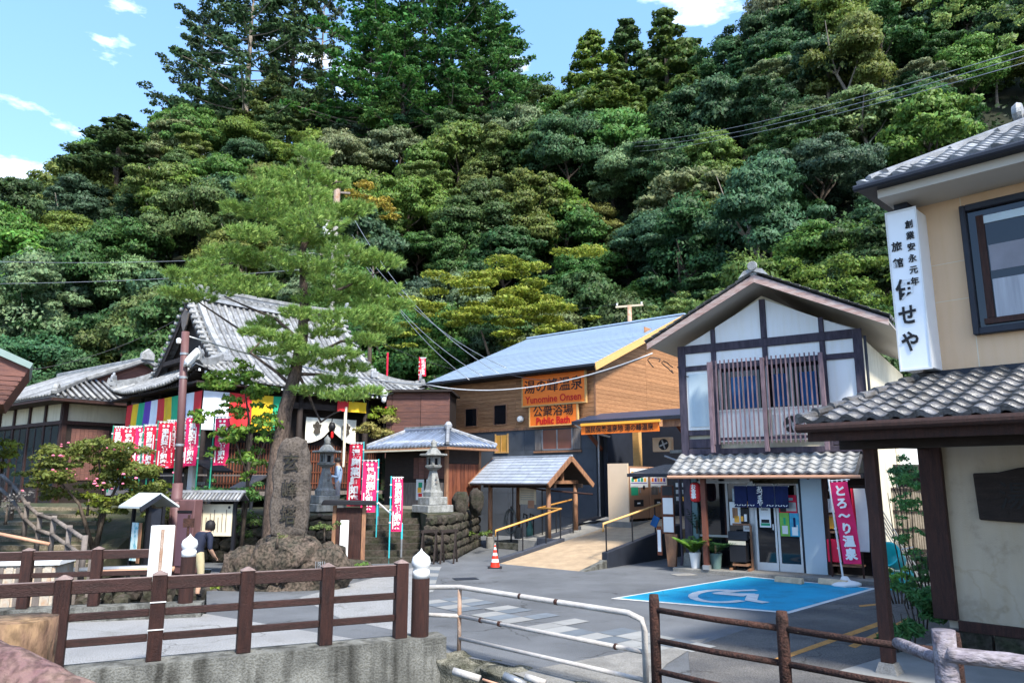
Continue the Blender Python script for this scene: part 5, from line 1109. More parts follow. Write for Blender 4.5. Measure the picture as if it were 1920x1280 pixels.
# white sign back standing behind the rail
p = fr1.w(-3.72, .25, 0); t = thing('sign_back', 'white signboard seen from behind with a rusty streak, fixed behind the railing', 'sign', (p.x, p.y, 0), fr1.a)
MB().box(-.14, .14, -.01, .01, 1.28, 1.98).build('board', M['white_paint'], t, bevel=.01).location = (0, 0, -.1); MB().tube([(0, -.03, 0), (0, -.03, 1.83)], .022, 8).build('post', M['rust_post'], t)
# white pipe rail
A, B = Vector((-.76, 11.24, 0)), Vector((1.52, 8.95, 0))
wr = thing('white_railing', 'white painted pipe railing with rust patches along the channel', 'railing')
Z1 = (.9, .52, .22)
pl_ = A + Vector((-.62, .14, 0))
MB().tube([A + Vector((0, 0, -.05)), A + Vector((0, 0, .9))], .03, 10).build('post', M['rust_post'], wr, smooth=True)
MB().tube([pl_ + Vector((.0, 0, Z1[1] - .02)), pl_ + Vector((-.02, 0, .6)), pl_ + Vector((-.02, 0, .82)), pl_ + Vector((.03, 0, .9)), A + Vector((0, 0, .92)), A.lerp(B, .93) + Vector((0, 0, .92)), A.lerp(B, .99) + Vector((0, 0, .87)), B + Vector((0, 0, .75)), B + Vector((0, 0, -.05))], .036, 12).build('top_rail', M['rail_white'], wr, smooth=True)
for z in Z1[1:]:
    MB().tube([A + Vector((0, 0, z)), B + Vector((0, 0, z))], .028, 10).build('rail', M['rail_white'], wr, smooth=True)
MB().tube([pl_ + Vector((0, 0, Z1[1])), A + Vector((0, 0, Z1[1]))], .03, 10).build('rail', M['rail_white'], wr, smooth=True)
rp_ = MB()
for k in range(5): 
    s = A.lerp(B, rnd.random()) + Vector((0, 0, rnd.choice((.92, .52, .52)))); rp_.tube([s - (B - A).normalized() * .03, s + (B - A).normalized() * rnd.uniform(.0, .03)], .0375, 10)
rp_.build('rust_patch', M['rust'], wr)
# rusty railing
rs = thing('rusty_railing', 'rough dark rusty pipe railing in front of the blue parking bay', 'railing')
P = [Vector((1.58, 8.62, 0)), Vector((2.62, 7.55, 0)), Vector((3.68, 6.52, 0))]
for q in P:
    MB().tube([q + Vector((0, 0, -.3)), q + Vector((0, 0, 1.13)), q + Vector((0, 0, 1.2))], [.058, .058, .05], 12).build('post', M['rust'], rs, smooth=True)
for z in (1.04, .72, .4, .08):
    for a, b in zip(P[:-1], P[1:]): MB().tube([a + Vector((0, 0, z)), a.lerp(b, .5) + Vector((0, 0, z - .01)), b + Vector((0, 0, z))], .032, 10).build('rail', M['rust'], rs, smooth=True)
# near log rails
t = thing('log_railing', 'pale imitation log railing at the lower right edge', 'railing')
q = at(1768, 1180, 5.15)
def log(pts, r, name, m, parent, amp=.012):
    me_mb = MB().tube(pts, r, 14); return rough(me_mb, name, m, parent, 2, amp, 9, smooth=True)
log([(q.x, q.y, .8), (q.x, q.y, q.z)], .072, 'post', M['log'], t, .006)
a = at(1775, 1226, 5.1); b = at(2100, 1262, 4.9); log([tuple(a.lerp(b, k / 8)) for k in range(9)], .052, 'rail', M['log'], t, .006); a = at(1725, 1222, 5.4); log([(a.x, a.y + .3, a.z), (q.x, q.y + .05, q.z - .2)], .04, 'rail', M['log'], t, .006)
MB().lathe([(.3, -.2), (.32, .3), (0, .32)], 12, (q.x, q.y, .2)).build('footing', M['concrete_plain'], t)
t = thing('log_railing', 'thick tan imitation log post and rose rail at the lower left corner', 'railing')
q = at(28, 1160, 3.75); mb = MB().tube([(q.x, q.y, .5), (q.x, q.y, 1.0), (q.x, q.y, 1.3), (q.x, q.y, q.z)], .185, 18); rough(mb, 'post', M['log_tan'], t, 2, .014, 9)
a, b = at(-60, 1232, 3.2), at(165, 1352, 3.0); rough(MB().tube([tuple(a.lerp(b, k / 6)) for k in range(7)], [.1, .105, .11, .115, .115, .115, .115], 16), 'rail', M['log_rose'], t, 2, .012, 10)
# pipes beside the channel ledge
for k, (p0, p1, r, m_, lb) in enumerate([((850, 1257), (900, 1272), .045, 'rail_white', 'short white pipe lying on the channel ledge'), ((905, 1273), (940, 1284), .016, 'copper', 'thin reddish hose beside the white pipe'), ((945, 1266), (985, 1284), .05, 'steel', 'grey pipe end poking from the channel wall'), ((985, 1268), (1022, 1280), .04, 'rail_white', 'white pipe elbow below the white railing')]):
    a, b = at(*p0, 9.6 - k * .25), at(*p1, 9.5 - k * .25); o = MB().tube([a, b], r, 10).build('pipe', M[m_], None, smooth=True); tag(o, lb, 'pipe')
# ---------------------------------------------------------------- hot spring troughs beyond the far railing
t = thing('hot_spring_trough', 'white crusted wooden trough with rusty stains beyond the far railing', 'trough', at(70, 1050, 16.2).xy.to_3d(), R(10))
MB().box(-1.3, .55, -.5, .5, -.4, .72).build('box', M['sinter'], t, bevel=.02); MB().box(-1.4, .65, -.55, .55, .74, .82).build('lid', M['plaster_white'], t)
for k in range(10): MB().box(-1.25 + k * .18, -1.12 + k * .18, -.53, -.505, -.35, .7).build('stave', M['sinter'] if k % 2 else M['wood_grey'], t)
t = thing('trough_frame', 'small grey pipe frame with crusted posts beside the white trough', 'frame', at(145, 1060, 16.6).xy.to_3d(), R(10))
for x in (-.25, 0, .25): MB().box(x - .03, x + .03, -.03, .03, -.3, .85).build('post', M['wood_grey'], t)
MB().tube([(-.35, 0, .86), (.35, 0, .9), (.38, 0, .3)], .03, 8).build('pipe', M['steel'], t)
for k, (px, py, l, r_, m_, lb) in enumerate([(210, 1070, 2.2, .07, 'steel', 'pale conduit pipe running beyond the far railing'), (245, 1074, 1.6, .06, 'copper', 'orange stained pipe beside the pale conduit')]):
    a = at(px, py, 17.5 - k); o = MB().tube([a + Vector((-l / 2, 0, 0)), a + Vector((l / 2, .3, .05))], r_, 8).build('pipe', M[m_], None, smooth=True); tag(o, lb, 'pipe')
a = at(30, 1010, 17); o = MB().tube([a + Vector((-.6, 0, .15)), a + Vector((.2, 0, 0)), a + Vector((.7, .1, -.12))], .04, 8).build('pipe', M['copper'], None, smooth=True); tag(o, 'thin reddish pipe sloping down at the left edge', 'pipe')
for k in range(14):
    p = at(rnd.uniform(10, 400), 1085, rnd.uniform(16.5, 20)); s = rnd.uniform(.5, 1.1)
    o = piece('boulder', STONES[k % 6], None, Matrix.Translation((p.x, p.y, -.1 + rnd.uniform(-.2, .1))) @ Matrix.Rotation(rnd.random() * 6, 4, 'Z') @ Matrix.Diagonal((1.6 * s, 2.2 * s, 1.6 * s, 1)))
    tag(o, 'grey boulder in the hot spring stream bed', 'boulder', 'boulders in the stream bed')
# brown-green log fence on the path
t = thing('path_fence', 'weathered log fence with sloping rails climbing the path at the left', 'fence')
fp = [at(160, 1003, 17.6), at(131, 984, 18.2), at(102, 966, 18.8), at(76, 960, 19.4), at(52, 940, 20.0), at(28, 905, 20.8), at(5, 885, 21.6)]
for q in fp: MB().tube([(q.x, q.y, q.z - 1.0), (q.x, q.y, q.z)], .065, 10).build('post', M['wood_grey'], t, smooth=True)
for a, b in zip(fp[:-1], fp[1:]):
    for dz in (.08, .45): MB().tube([a + Vector((0, -.03, -dz)), b + Vector((0, -.03, -dz))], .05, 8).build('rail', M['wood_grey'], t, smooth=True)
# ---------------------------------------------------------------- kiosk, notice boards
K = Frame(at(262, 1000, 19).xy, -35)
t = thing('roofed_notice_stand', 'dark roofed stand with pale metal roof and a blue white map panel', 'notice stand', K.o, K.a); t.scale = (.72, .72, .97)
for x, y_ in [(-.5, 0), (.5, 0), (-.5, .5), (.5, .5)]: MB().box(x - .05, x + .05, y_ - .05, y_ + .05, 0, 1.85).build('post', M['black'], t)
MB().box(-.44, .44, .42, .46, .4, 1.8).build('back', M['black'], t); MB().box(.46, .49, .06, .44, .4, 1.8).build('side', M['navy'], t)
for s in (0, 1):
    ya, yb = (-.45, .25) if s == 0 else (.95, .25); MB().add([(-.72, ya, 1.87), (.72, ya, 1.87), (.72, yb, 2.2), (-.72, yb, 2.2), (-.72, ya, 1.82), (.72, ya, 1.82), (.72, yb, 2.15), (-.72, yb, 2.15)], [(0, 1, 2, 3), (7, 6, 5, 4), (0, 4, 5, 1), (1, 5, 6, 2), (3, 2, 6, 7), (0, 3, 7, 4)]).build('roof_sheet', mat('pale_roof%d' % s, (.5, .55, .56), .5, .1, 3, .05), t)
MB().beam((.71, -.45, 1.8), (.71, .25, 2.13), .05, .12).build('bargeboard', M['navy'], t)
MB().box(-.4, .0, -.08, -.05, .5, 1.45).build('map_panel', mat('map_print', (.6, .75, .75), .5, 0, 6, 0, col2=(.12, .42, .5), thr=(.5, .62), rand=0), t); MB().box(.02, .2, -.07, -.045, .45, 1.45).build('side_board', M['wood_tan'], t)
bo = thing('brown_frame_board', 'mauve brown steel cabinet behind the lamp pole', 'cabinet', at(340, 1000, 19.6).xy.to_3d(), R(-20))
MB().box(-.36, .36, 0, .3, .1, 1.95).build('casing', M['pole_brown'], bo, bevel=.02); MB().box(-.2, .28, -.02, -.001, .3, 1.6).build('door', mat('mauve', (.13, .075, .1), .5, .1, 3, .03), bo); MB().box(-.22, .3, -.025, -.002, 1.62, 1.68).build('bar', M['black'], bo)
ib = Frame(at(396, 1000, 20.2).xy, -6)
t = thing('information_board', 'cream information board with small tiled roof on black posts', 'information board', ib.o, ib.a)
for x in (-.65, .62): MB().box(x - .04, x + .04, -.04, .04, 0, 1.95).build('post', M['black'], t)
MB().box(-.6, .57, -.05, -.01, 1.0, 1.82).build('panel', M['paper_cream'], t)
for k in range(9): MB().box(.4 - k * .11, .42 - k * .11, -.058, -.052, 1.1, 1.68 - .1 * (k % 3)).build('text_column', M['wood_grey'], t)
MB().lathe([(.0, 0), (.035, 0), (.035, .005)], 12).build('emblem', M['black'], t).matrix_local = Matrix.Translation((.48, -.056, 1.74)) @ Matrix.Rotation(R(90), 4, 'X')
MB().prism([(-.28, 1.9), (0, 2.08), (.28, 1.9), (.28, 1.94), (0, 2.12), (-.28, 1.94)], -1.0, .85, mat=YZ).build('roof', M['tile_base'], t)
for k in range(19): MB().tube([(-1.0 + k * .1, -.29, 1.93), (-1.0 + k * .1, 0, 2.12)], .035, 6).build('tile_row', M['tile_light'] if k % 2 else M['tile'], t, smooth=True)
MB().beam((-1.02, 0, 2.15), (.87, 0, 2.15), .08, .07).build('ridge', M['tile'], t)
# dark gabled board stand and white post further back
q = at(372, 880, 23.3)
t = thing('small_roofed_stand', 'small weathered roof on posts with a white marker post before the temple', 'roofed stand', (q.x, q.y, TZ), R(-20))
MB().box(-.07, .1, -.35, -.2, -.1, 1.5).build('white_post', M['white_paint'], t); MB().box(.35, .47, 0, .1, 0, 1.4).build('post', M['wood_grey'], t); MB().box(-.55, -.45, 0, .1, 0, 1.4).build('post', M['wood_grey'], t)
for s in (0, 1):
    a = (-.95, 1.28) if s == 0 else (.95, 1.28); MB().prism([a, (.1, 1.62), (.1, 1.67), (a[0], a[1] + .05)], -.5, .45).build('roof_sheet', M['wood_dark'], t)
for k in range(6): MB().box(-.4, .3, -.02, 0, .1 + k * .16, .2 + k * .16).build('stacked_plate', M['granite'], t)
q = at(486, 900, 24.5)
t = thing('offering_shelter', 'low grey board roof on thin posts left of the carved monument', 'shelter', (q.x, q.y, TZ), R(35))
MB().prism([(-.7, .75), (.0, 1.15), (.7, .75), (.7, .8), (0, 1.2), (-.7, .8)], -.9, .9).build('roof', M['wood_grey'], t)
for x in (-.4, .4): MB().box(x - .04, x + .04, -.7, -.62, 0, .85).build('post', M['wood_grey'], t)
# ---------------------------------------------------------------- carved monument
mo = at(541, 1000, 18.1); 
t = thing('rock_base', 'large rugged reddish rock mound under the carved monument', 'rock', (mo.x, mo.y - .1, 0), R(4)); t.scale = (.9, .9, 1)
def boulder(loc, sc_, seed, name='boulder', m=M['rock'], parent=None, rz=0, sub=4):
    bm = bmesh.new(); bmesh.ops.create_icosphere(bm, subdivisions=sub, radius=1)
    for v in bm.verts:
        c = v.co.copy(); k = max(abs(c.x), abs(c.y), abs(c.z)) ** .35; c = c / k
        n = noise.noise_vector(c * 1.2 + Vector((seed * 5, 0, seed))) * .3 + noise.noise_vector(c * 3.3 + Vector((seed, 0, 0))) * .16 + noise.noise_vector(c * 8) * .07 + noise.noise_vector(c * 17) * .03
        # flat facets
        v.co = Vector(((c.x + n.x) * sc_[0], (c.y + n.y) * sc_[1], (c.z + n.z) * sc_[2]))
    me = bpy.data.meshes.new(name); bm.to_mesh(me); bm.free()
    return put(name, me, m, parent, loc, rz, True)
boulder((-.05, 0, .42), (1.1, .8, .72), 1, 'main_rock', parent=t); boulder((-1.05, -.1, .3), (.55, .6, .62), 2, 'rock', parent=t); boulder((.95, -.1, .35), (.75, .6, .6), 3, 'rock', parent=t); boulder((-.35, -.5, .5), (.5, .35, .5), 4, 'rock', parent=t); boulder((1.2, .1, .15), (.35, .4, .4), 5, 'rock', parent=t); boulder((-1.3, .1, .25), (.28, .35, .42), 6, 'rock', parent=t)
o = MB().box(-.2, .2, -.02, .02, 0, .42).build('inscription_plate', M['navy'], t); o.location = (1.05, -.66, .3); o.rotation_euler = (R(-22), 0, R(4))
text('文', .1, M['steel'], t, (1.0, -.73, .58)); 
for k in range(5): MB().box(.9 + k * .055, .915 + k * .055, -.74, -.735, .38, .64).build('text_column', M['steel'], t)
se = thing('carved_monument', 'tall rough standing stone carved with three characters on the rock base', 'monument', (mo.x, mo.y, 1.12), R(6)); se.scale = (.87, .95, 1)
mb = MB(); prof = [(-.44, 0), (.46, 0), (.5, .5), (.52, 1.1), (.5, 1.6), (.44, 1.95), (.36, 2.1), (.34, 2.28), (.1, 2.33), (-.15, 2.3), (-.3, 2.18), (-.42, 2.0), (-.47, 1.6), (-.5, .8)]
n = len(prof); rings = []
for j, (y_, s) in enumerate([(-.17, .93), (-.12, 1.0), (.1, 1.02), (.18, .93)]):
    mb.v += [(x * s, y_ + .02 * math.sin(z * 5 + x * 3), 1.15 + (z - 1.15) * s) for x, z in prof]
for j in range(3):
    for i in range(n): mb.f.append((j * n + i, j * n + (i + 1) % n, (j + 1) * n + (i + 1) % n, (j + 1) * n + i)); mb.m.append(0)
mb.v += [(0, -.17, 1.15), (0, .18, 1.15)]
for i in range(n): mb.f += [(4 * n, (i + 1) % n, i), (4 * n + 1, 3 * n + i, 3 * n + (i + 1) % n)]; mb.m += [0, 0]
rough(mb, 'stone', M['stele'], se, 4, .05, 2.5, amp2=.018)
for ch, z in (('玄', 1.72), ('峰', 1.1), ('塔', .5)):
    text(ch, .44, M['black_ink'], se, (.0, -.222, z), bold=.012); text(ch, .44, M['rock_grey'], se, (.012, -.226, z - .014), bold=.002)
# wooden roofed signpost right of monument
wp = at(652, 1030, 20.4)
t = thing('carved_wood_sign', 'rough wooden sign slab with a white strip under a thin dark roof', 'sign', (wp.x, wp.y, 0), R(5))
for x in (-.38, .4): MB().box(x - .05, x + .05, -.05, .05, 0, 1.78).build('post', M['wood_tan'], t)
MB().prism([(-.72, 1.8), (.72, 1.78), (.68, 1.9), (-.66, 1.93)], -.25, .25).build('roof', M['black'], t, bevel=.02)
rough(MB().box(-.32, .34, -.08, .03, .25, 1.72), 'slab', M['wood_brown'], t, 3, .03, 3, smooth=False); MB().box(-.2, .02, -.14, -.12, .45, 1.4).build('white_strip', M['white_paint'], t); boulder((.1, 0, .15), (.5, .3, .25), 9, 'footing_stone', M['rock_grey'], t, sub=3)
# ---------------------------------------------------------------- stone lanterns
def lantern_(label, loc, rz, s=1.0, base=True):
    t = thing('stone_lantern', label, 'stone lantern', loc, rz, None)
    g = M['granite']
    if base:
        MB().box(-.5, .5, -.5, .5, 0, .24).build('base_block', g, t, bevel=.02); MB().box(-.36, .36, -.36, .36, .245, .5).build('base_block', g, t, bevel=.02)
    z = .5
    MB().lathe([(.34, z), (.35, z + .16), (.3, z + .2), (.27, z + .24), (.16, z + .75), (.13, z + .86), (.15, z + .88)], 4, rot=R(45)).build('shaft', g, t, bevel=.015)
    MB().lathe([(.16, z + .88), (.3, z + .97), (.32, z + 1.03), (.2, z + 1.05)], 6).build('platform', g, t)
    mb = MB()
    for k in range(4):
        mb.box(-.17, -.06, -.17, -.14, z + 1.05, z + 1.33, mat=Matrix.Rotation(R(90 * k), 4, 'Z')); mb.box(.06, .17, -.169, -.14, z + 1.05, z + 1.33, mat=Matrix.Rotation(R(90 * k), 4, 'Z')); mb.box(-.06, .06, -.168, -.14, z + 1.26, z + 1.33, mat=Matrix.Rotation(R(90 * k), 4, 'Z'))
    mb.build('light_box', g, t); MB().box(-.1, .1, -.1, .1, z + 1.06, z + 1.3).build('core', M['black'], t)
    MB().lathe([(.45, z + 1.42), (.47, z + 1.37), (.4, z + 1.34), (.28, z + 1.4), (.2, z + 1.52), (.1, z + 1.62), (.06, z + 1.64)], 6, rot=R(30)).build('roof', M['rock_grey'] if False else g, t)
    MB().lathe([(.06, z + 1.62), (.12, z + 1.66), (.08, z + 1.7), (.11, z + 1.76), (.09, z + 1.82), (.03, z + 1.88), (0.005, z + 1.93)], 14).build('jewel', g, t, smooth=True)
    text('奉', .11, M['wood_grey'], t, (0, -.215, z + .62)); text('献', .11, M['wood_grey'], t, (0, -.225, z + .48))
    t.scale = (s, s, s); return t
q = at(811, 955, 25.2); lantern_('grey stone lantern on stepped granite base at the right wall corner', (q.x, q.y, TZ), R(40))
q = at(608, 955, 25.0); lantern_('grey stone lantern beside the person left of the steps', (q.x, q.y, TZ + .04), R(40), 1.03)
q = at(290, 915, 23.2)
t = thing('small_stone_lantern', 'small mossy stone lantern below the red banners', 'stone lantern', (q.x, q.y, 1.9), R(20)); MB().lathe([(.24, 0), (.16, .2), (.11, .5), (.13, .55), (.2, .6), (.2, .64)], 8).build('shaft', M['rock_grey'], t); MB().lathe([(.12, .64), (.12, .78), (.22, .8), (.1, .92), (.05, .95), (.07, 1.0), (.02, 1.08)], 8).build('top', M['rock_grey'], t)
MB().box(-.3, .3, -.3, .3, -.5, 0).build('base_block', M['rock_grey'], t)
for i, (px, py, D, s, lb) in enumerate([(862, 960, 25.6, (.26, .26, .4), 'dark carved standing stone right of the lantern'), (893, 960, 26.0, (.24, .26, .45), 'dark mossy standing stone nearest the annex corner')]):
    q = at(px, 960, D); o = boulder((q.x, q.y, TZ + s[2] * .7), s, 20 + i, 'standing_stone', M['rock_grey'], None, sub=3); tag(o, lb, 'stone')
# trestles
q = at(822, 1045, 23.0)
for k, (dx, lb) in enumerate([(-.28, 'dark wooden trestle by the retaining wall, the left one'), (.3, 'dark wooden trestle by the retaining wall, the right one')]):
    t = thing('trestle', lb, 'trestle', (q.x + dx, q.y + k * .12, 0), R(15), 'trestles by the wall')
    MB().beam((-.26, 0, .92), (.26, 0, .95), .07, .08).build('top_bar', M['wood_dark'], t)
    for x in (-.2, .2):
        for s in (-.25, .25): MB().beam((x, s * .15, .92), (x + s * .4, s, 0), .05, .05).build('leg', M['wood_dark'], t)
# steps handrail
t = thing('steps_handrail', 'thin white handrail with turquoise posts on the temple steps', 'handrail')
a, b = at(752, 1050, 23.1), at(707, 1010, 24.6); a.z = 0; b.z = .75
MB().tube([a, a + Vector((0, 0, .7))], .03, 8).build('post_foot', M['steel'], t); MB().tube([a + Vector((0, 0, .7)), a + Vector((0, 0, 1.15))], .03, 8).build('post', M['teal_pole'], t)
MB().tube([b, b + Vector((0, 0, .55))], .03, 8).build('post_foot', M['steel'], t); MB().tube([b + Vector((0, 0, .55)), b + Vector((0, 0, .98))], .03, 8).build('post', M['teal_pole'], t); MB().tube([a + Vector((0, 0, 1.15)), b + Vector((0, 0, .98))], .026, 8).build('rail', M['white_metal'], t)
# ---------------------------------------------------------------- banners
def cloth_mesh(w, h, seed, m, waves=.035):
    mb = MB(); nx_, nz_ = 6, 14
    for j in range(nz_ + 1):
        for i in range(nx_ + 1):
            x = (i / nx_) * w; z = -h * j / nz_; a = waves * math.sin(z * 3.1 + seed) * (i / nx_) + .012 * math.sin(x * 14 + z * 2 + seed * 2)
            mb.v.append((x + .02 * math.sin(z * 2 + seed), a, z))
    mb.f = [(j * (nx_ + 1) + i, j * (nx_ + 1) + i + 1, (j + 1) * (nx_ + 1) + i + 1, (j + 1) * (nx_ + 1) + i) for j in range(nz_) for i in range(nx_)]; mb.m = [0] * len(mb.f)
    me = mb.mesh('cloth'); me.materials.append(m); me.polygons.foreach_set('use_smooth', [True] * len(me.polygons)); return me
def banner(loc, rz, zbot, ztop, w, pole_side, label, m_c, m_p, chars, seed=0, size=None, tilt=0, group='red banners round the temple', base=0, dots=True):
    t = thing('banner', label, 'banner', loc, rz, group); h = ztop - zbot
    px_ = -.04 if pole_side < 0 else w + .04
    MB().tube([(px_, .0, base), (px_, 0, ztop + .08)], .022, 6).build('pole', m_p, t)
    MB().tube([(px_ - .06 * pole_side * 0, 0, ztop + .04), (w + .03 if pole_side < 0 else -.03, 0, ztop + .04)], .012, 6).build('crossbar', M['white_metal'], t)
    c = piece('cloth', cloth_mesh(w, h, seed, m_c), t, Matrix.Translation((0, 0, ztop)))
    lp = MB()
    for k in range(4): lp.box(.02 + k * (w - .08) / 3, .06 + k * (w - .08) / 3, -.006, .006, ztop - .01, ztop + .06)
    for k in range(4): lp.box(px_ - .03, px_ + .03, -.03, -.024, ztop - .2 - k * h / 4.2, ztop - .16 - k * h / 4.2)
    lp.build('loop', M['white_paint'], t)
    s = size or min(w * .62, h / (len(chars) + 1.2) * 1.0)
    n_ = len(chars); z0 = ztop - (.26 * w * 1.6 if dots else .08)
    step = (z0 - zbot - .06) / n_
    for i, ch in enumerate(chars):
        text(ch, s, M['white_ink'], t, (w * .54 + .02 * math.sin(-(ztop - z0 + step * (i + .5)) * 2 + seed), -.06, z0 - step * (i + .5)), bold=.012, sz=min(1.25, step / s * .95) if dots else 1, sx=1.0)
    if dots:
        for dx in (.36, .66): MB().lathe([(0, 0), (w * .09, 0), (w * .09, .004)], 10).build('crest_dot', M['white_ink'], t).matrix_local = Matrix.Translation((w * dx, -.055, ztop - .13 * w * 1.6)) @ Matrix.Rotation(R(90), 4, 'X')
        MB().box(w * .12, w * .2, -.052, -.048, zbot + .08, zbot + h * .38).build('side_lettering', M['white_ink'], t); MB().box(w * .82, w * .9, -.052, -.048, ztop - .55 * h, ztop - .2 * h).build('side_lettering', M['white_ink'], t)
    if tilt: t.rotation_euler = (0, tilt, rz)
    return t
TXT = '湯胸薬師如来'
for (px, ptop, pbot, D, w, side, lb, m_, sd_) in [
    (655, 832, 948, 24.6, .43, 1, 'red banner with white characters highest up beside the steps', 'red_cloth', 1),
    (680, 865, 960, 23.9, .46, 1, 'wide pink red banner in the middle of the group beside the steps', 'pink_cloth', 2),
    (736, 897, 996, 23.0, .31, -1, 'narrow pink red banner at the right foot of the steps', 'pink_cloth', 3)]:
    q = at(px, ptop, D); zb = at(px, pbot, D).z
    banner((q.x, q.y, 0), R(6), zb, q.z, w, side, lb, M[m_], M['teal_pole'], TXT, sd_, base=max(0, zb - 1.0), group='red banners beside the steps')
bl = [(222, 802, 880, 23.6), (236, 803, 880, 23.4), (252, 801, 868, 25.5), (262, 801, 879, 23.2), (279, 799, 880, 23.0), (291, 799, 872, 23.8), (306, 793, 877, 22.7), (322, 790, 877, 22.9), (344, 787, 876, 22.5), (357, 783, 873, 22.2), (412, 784, 872, 21.9)]
where = ['leftmost of the banner row, half hidden by the bush', 'second from the left, behind the thin black post', 'darkest and farthest back, behind the flowering bush', 'fourth from the left, under the red curtain stripe', 'under the green curtain stripe', 'narrow one above the small stone lantern', 'broad one just left of the lamp pole', 'narrow one touching the left side of the lamp pole', 'narrow one just right of the lamp pole', 'pale pink red, right of the lamp pole', 'rightmost, hanging alone among the leaves']
for i, ((px, pt, pb, D), lb) in enumerate(zip(bl, where)):
    q = at(px - 7, pt, D); zb = at(px, pb, D).z; wd = .33 if i in (0, 2, 5, 7, 8) else .42
    banner((q.x, q.y, 0), R(rnd.uniform(-12, 12)), zb, q.z, wd, 1 if i % 2 else -1, 'red temple banner, ' + lb, M['pink_cloth' if i in (3, 9, 10) else 'red_cloth'], M['green_pole'], TXT, i, base=zb - .7)
q = at(788, 672, 36); zb = at(788, 705, 36).z; banner((q.x, q.y, 0), 0, zb, q.z, .28, -1, 'small red banner far off above the temple roof corner', M['red_cloth'], M['red_cloth'], TXT, 4, base=zb - 4)
q = at(727, 661, 38); o = MB().tube([(q.x, q.y, q.z - 3), (q.x, q.y, q.z)], .05, 6).build('banner_pole', M['red_cloth']); tag(o, 'thin red pole rising behind the temple roof', 'pole')
# shop banner
q = SH.w(4.33, -1.2, 0)
t = banner((q.x, q.y, 0), R(-50), .5, 2.4, .42, -1, 'tall pink banner with white hand lettering beside the shop post', M['pink_cloth'], M['white_paint'], 'とろ〜り温泉', 5, .27, base=.12, group=None, dots=False)
t.rotation_euler = (0, R(-4), R(-42))
MB().lathe([(.34, .0), (.35, .05), (.28, .09), (.12, .13), (.07, .22), (0, .22)], 8, (0, 0, 0), rot=.3).build('water_base', M['white_paint'], t, bevel=.01)
# second striped banner behind
t = thing('hanging_cloth', 'white and red hanging cloth at the right end of the shop front', 'cloth', SH.w(4.55, -.55, 0), SH.a); piece('cloth', cloth_mesh(.26, 1.5, 3, M['poster_white']), t, Matrix.Translation((0, 0, 2.25))); piece('border', cloth_mesh(.06, 1.55, 3, M['red_cloth']), t, Matrix.Translation((-.07, 0, 2.25))); MB().tube([(-.1, 0, 2.3), (.35, 0, 2.3)], .012, 6).build('rod', M['black'], t)
# ---------------------------------------------------------------- things at the shop front
def pot(px, py, label, m, r, h, off=0):
    q = G(px, py); t = thing('plant_pot', label, 'plant pot', (q.x, q.y, .1)); MB().lathe([(r * .72, 0), (r, h * .9), (r * 1.08, h * .92), (r * 1.08, h), (r * .95, h), (r * .9, h * .85), (0, h * .84)], 20).build('body', m, t, smooth=False); return q
pA = SH.w(.42, -.52, 0); pB = SH.w(.95, -.4, 0)
for p_, lb, m_, r_ in [(pA, 'white tapered plant pot by the shop corner', M['pot_white'], .15), (pB, 'dark green plant pot behind the russet porch post', M['pot_green'], .17)]:
    t = thing('plant_pot', lb, 'plant pot', (p_.x, p_.y, .1)); MB().lathe([(r_ * .72, 0), (r_, .36), (r_ * 1.08, .37), (r_ * 1.08, .41), (r_ * .95, .41), (r_ * .9, .36), (0, .35)], 20).build('body', m_, t)
t = thing('menu_stand', 'dark menu stand on a reddish wooden trolley by the shop window', 'menu stand', SH.w(1.62, -.45, .1), SH.a)
MB().box(-.26, .16, 0, .3, .22, .7).build('box', M['black'], t); MB().box(-.28, .18, -.02, .0, .66, .76).build('label_strip', M['plaster_cream'], t); MB().box(-.3, .2, .05, .28, .78, 1.0).build('top_case', M['navy'], t)
for x in (-.24, .24): MB().box(x - .03, x + .03, -.06, .34, 0, .06).build('runner', M['wood_tan'], t); MB().box(x - .025, x + .025, .28, .33, .06, 1.15 if x > 0 else .5).build('upright', M['wood_tan'], t)
MB().box(-.2, .2, .0, .3, .12, .17).build('shelf', M['wood_tan'], t); MB().box(-.24, .24, .28, .33, 1.15, 1.2).build('top_bar', M['wood_tan'], t)
t = thing('display_shelf', 'brown wooden shelf with jars and cartons under the shop eave', 'shelf', SH.w(4.2, -.25, .1), SH.a)
for z in (.25, 1.05, 1.45): MB().box(-.34, .4, -.12, .3, z, z + .04).build('board', M['wood_tan'], t)
for x in (-.34, .38): MB().box(x, x + .04, -.14, -.1, 0, 1.9).build('upright', M['wood_brown'], t)
for k, (x, z, w_, h_, m_) in enumerate([(-.28, 1.1, .14, .32, 'sign_yellow'), (-.08, 1.1, .12, .28, 'wood_tan'), (.1, 1.1, .12, .3, 'plaster_cream'), (-.25, 1.5, .16, .34, 'white_paint'), (0, 1.5, .14, .28, 'glass_amber'), (.18, .3, .2, .4, 'white_paint'), (-.25, .3, .3, .55, 'red_cloth')]):
    o = MB().box(-w_ / 2, w_ / 2, -w_ / 2, w_ / 2, 0, h_).build('carton', M[m_], None, SH.w(4.2 + x, -.2, .1 + z + .045 - .0), SH.a, bevel=.01); tag(o, ['yellow carton on the middle shelf, leftmost', 'brown carton in the middle of the middle shelf', 'cream carton at the right of the middle shelf', 'white carton on the top shelf', 'amber carton beside the white one on the top shelf', 'white box low on the bottom shelf', 'red cloth bag on the bottom shelf'][k], 'carton', 'goods on the shop shelf')
q = SH.w(-.38, -.2, 0)
t = thing('menu_sign_post', 'leaning wooden sign post with white menu sheets left of the shop', 'sign post', (q.x, q.y, 0), SH.a)
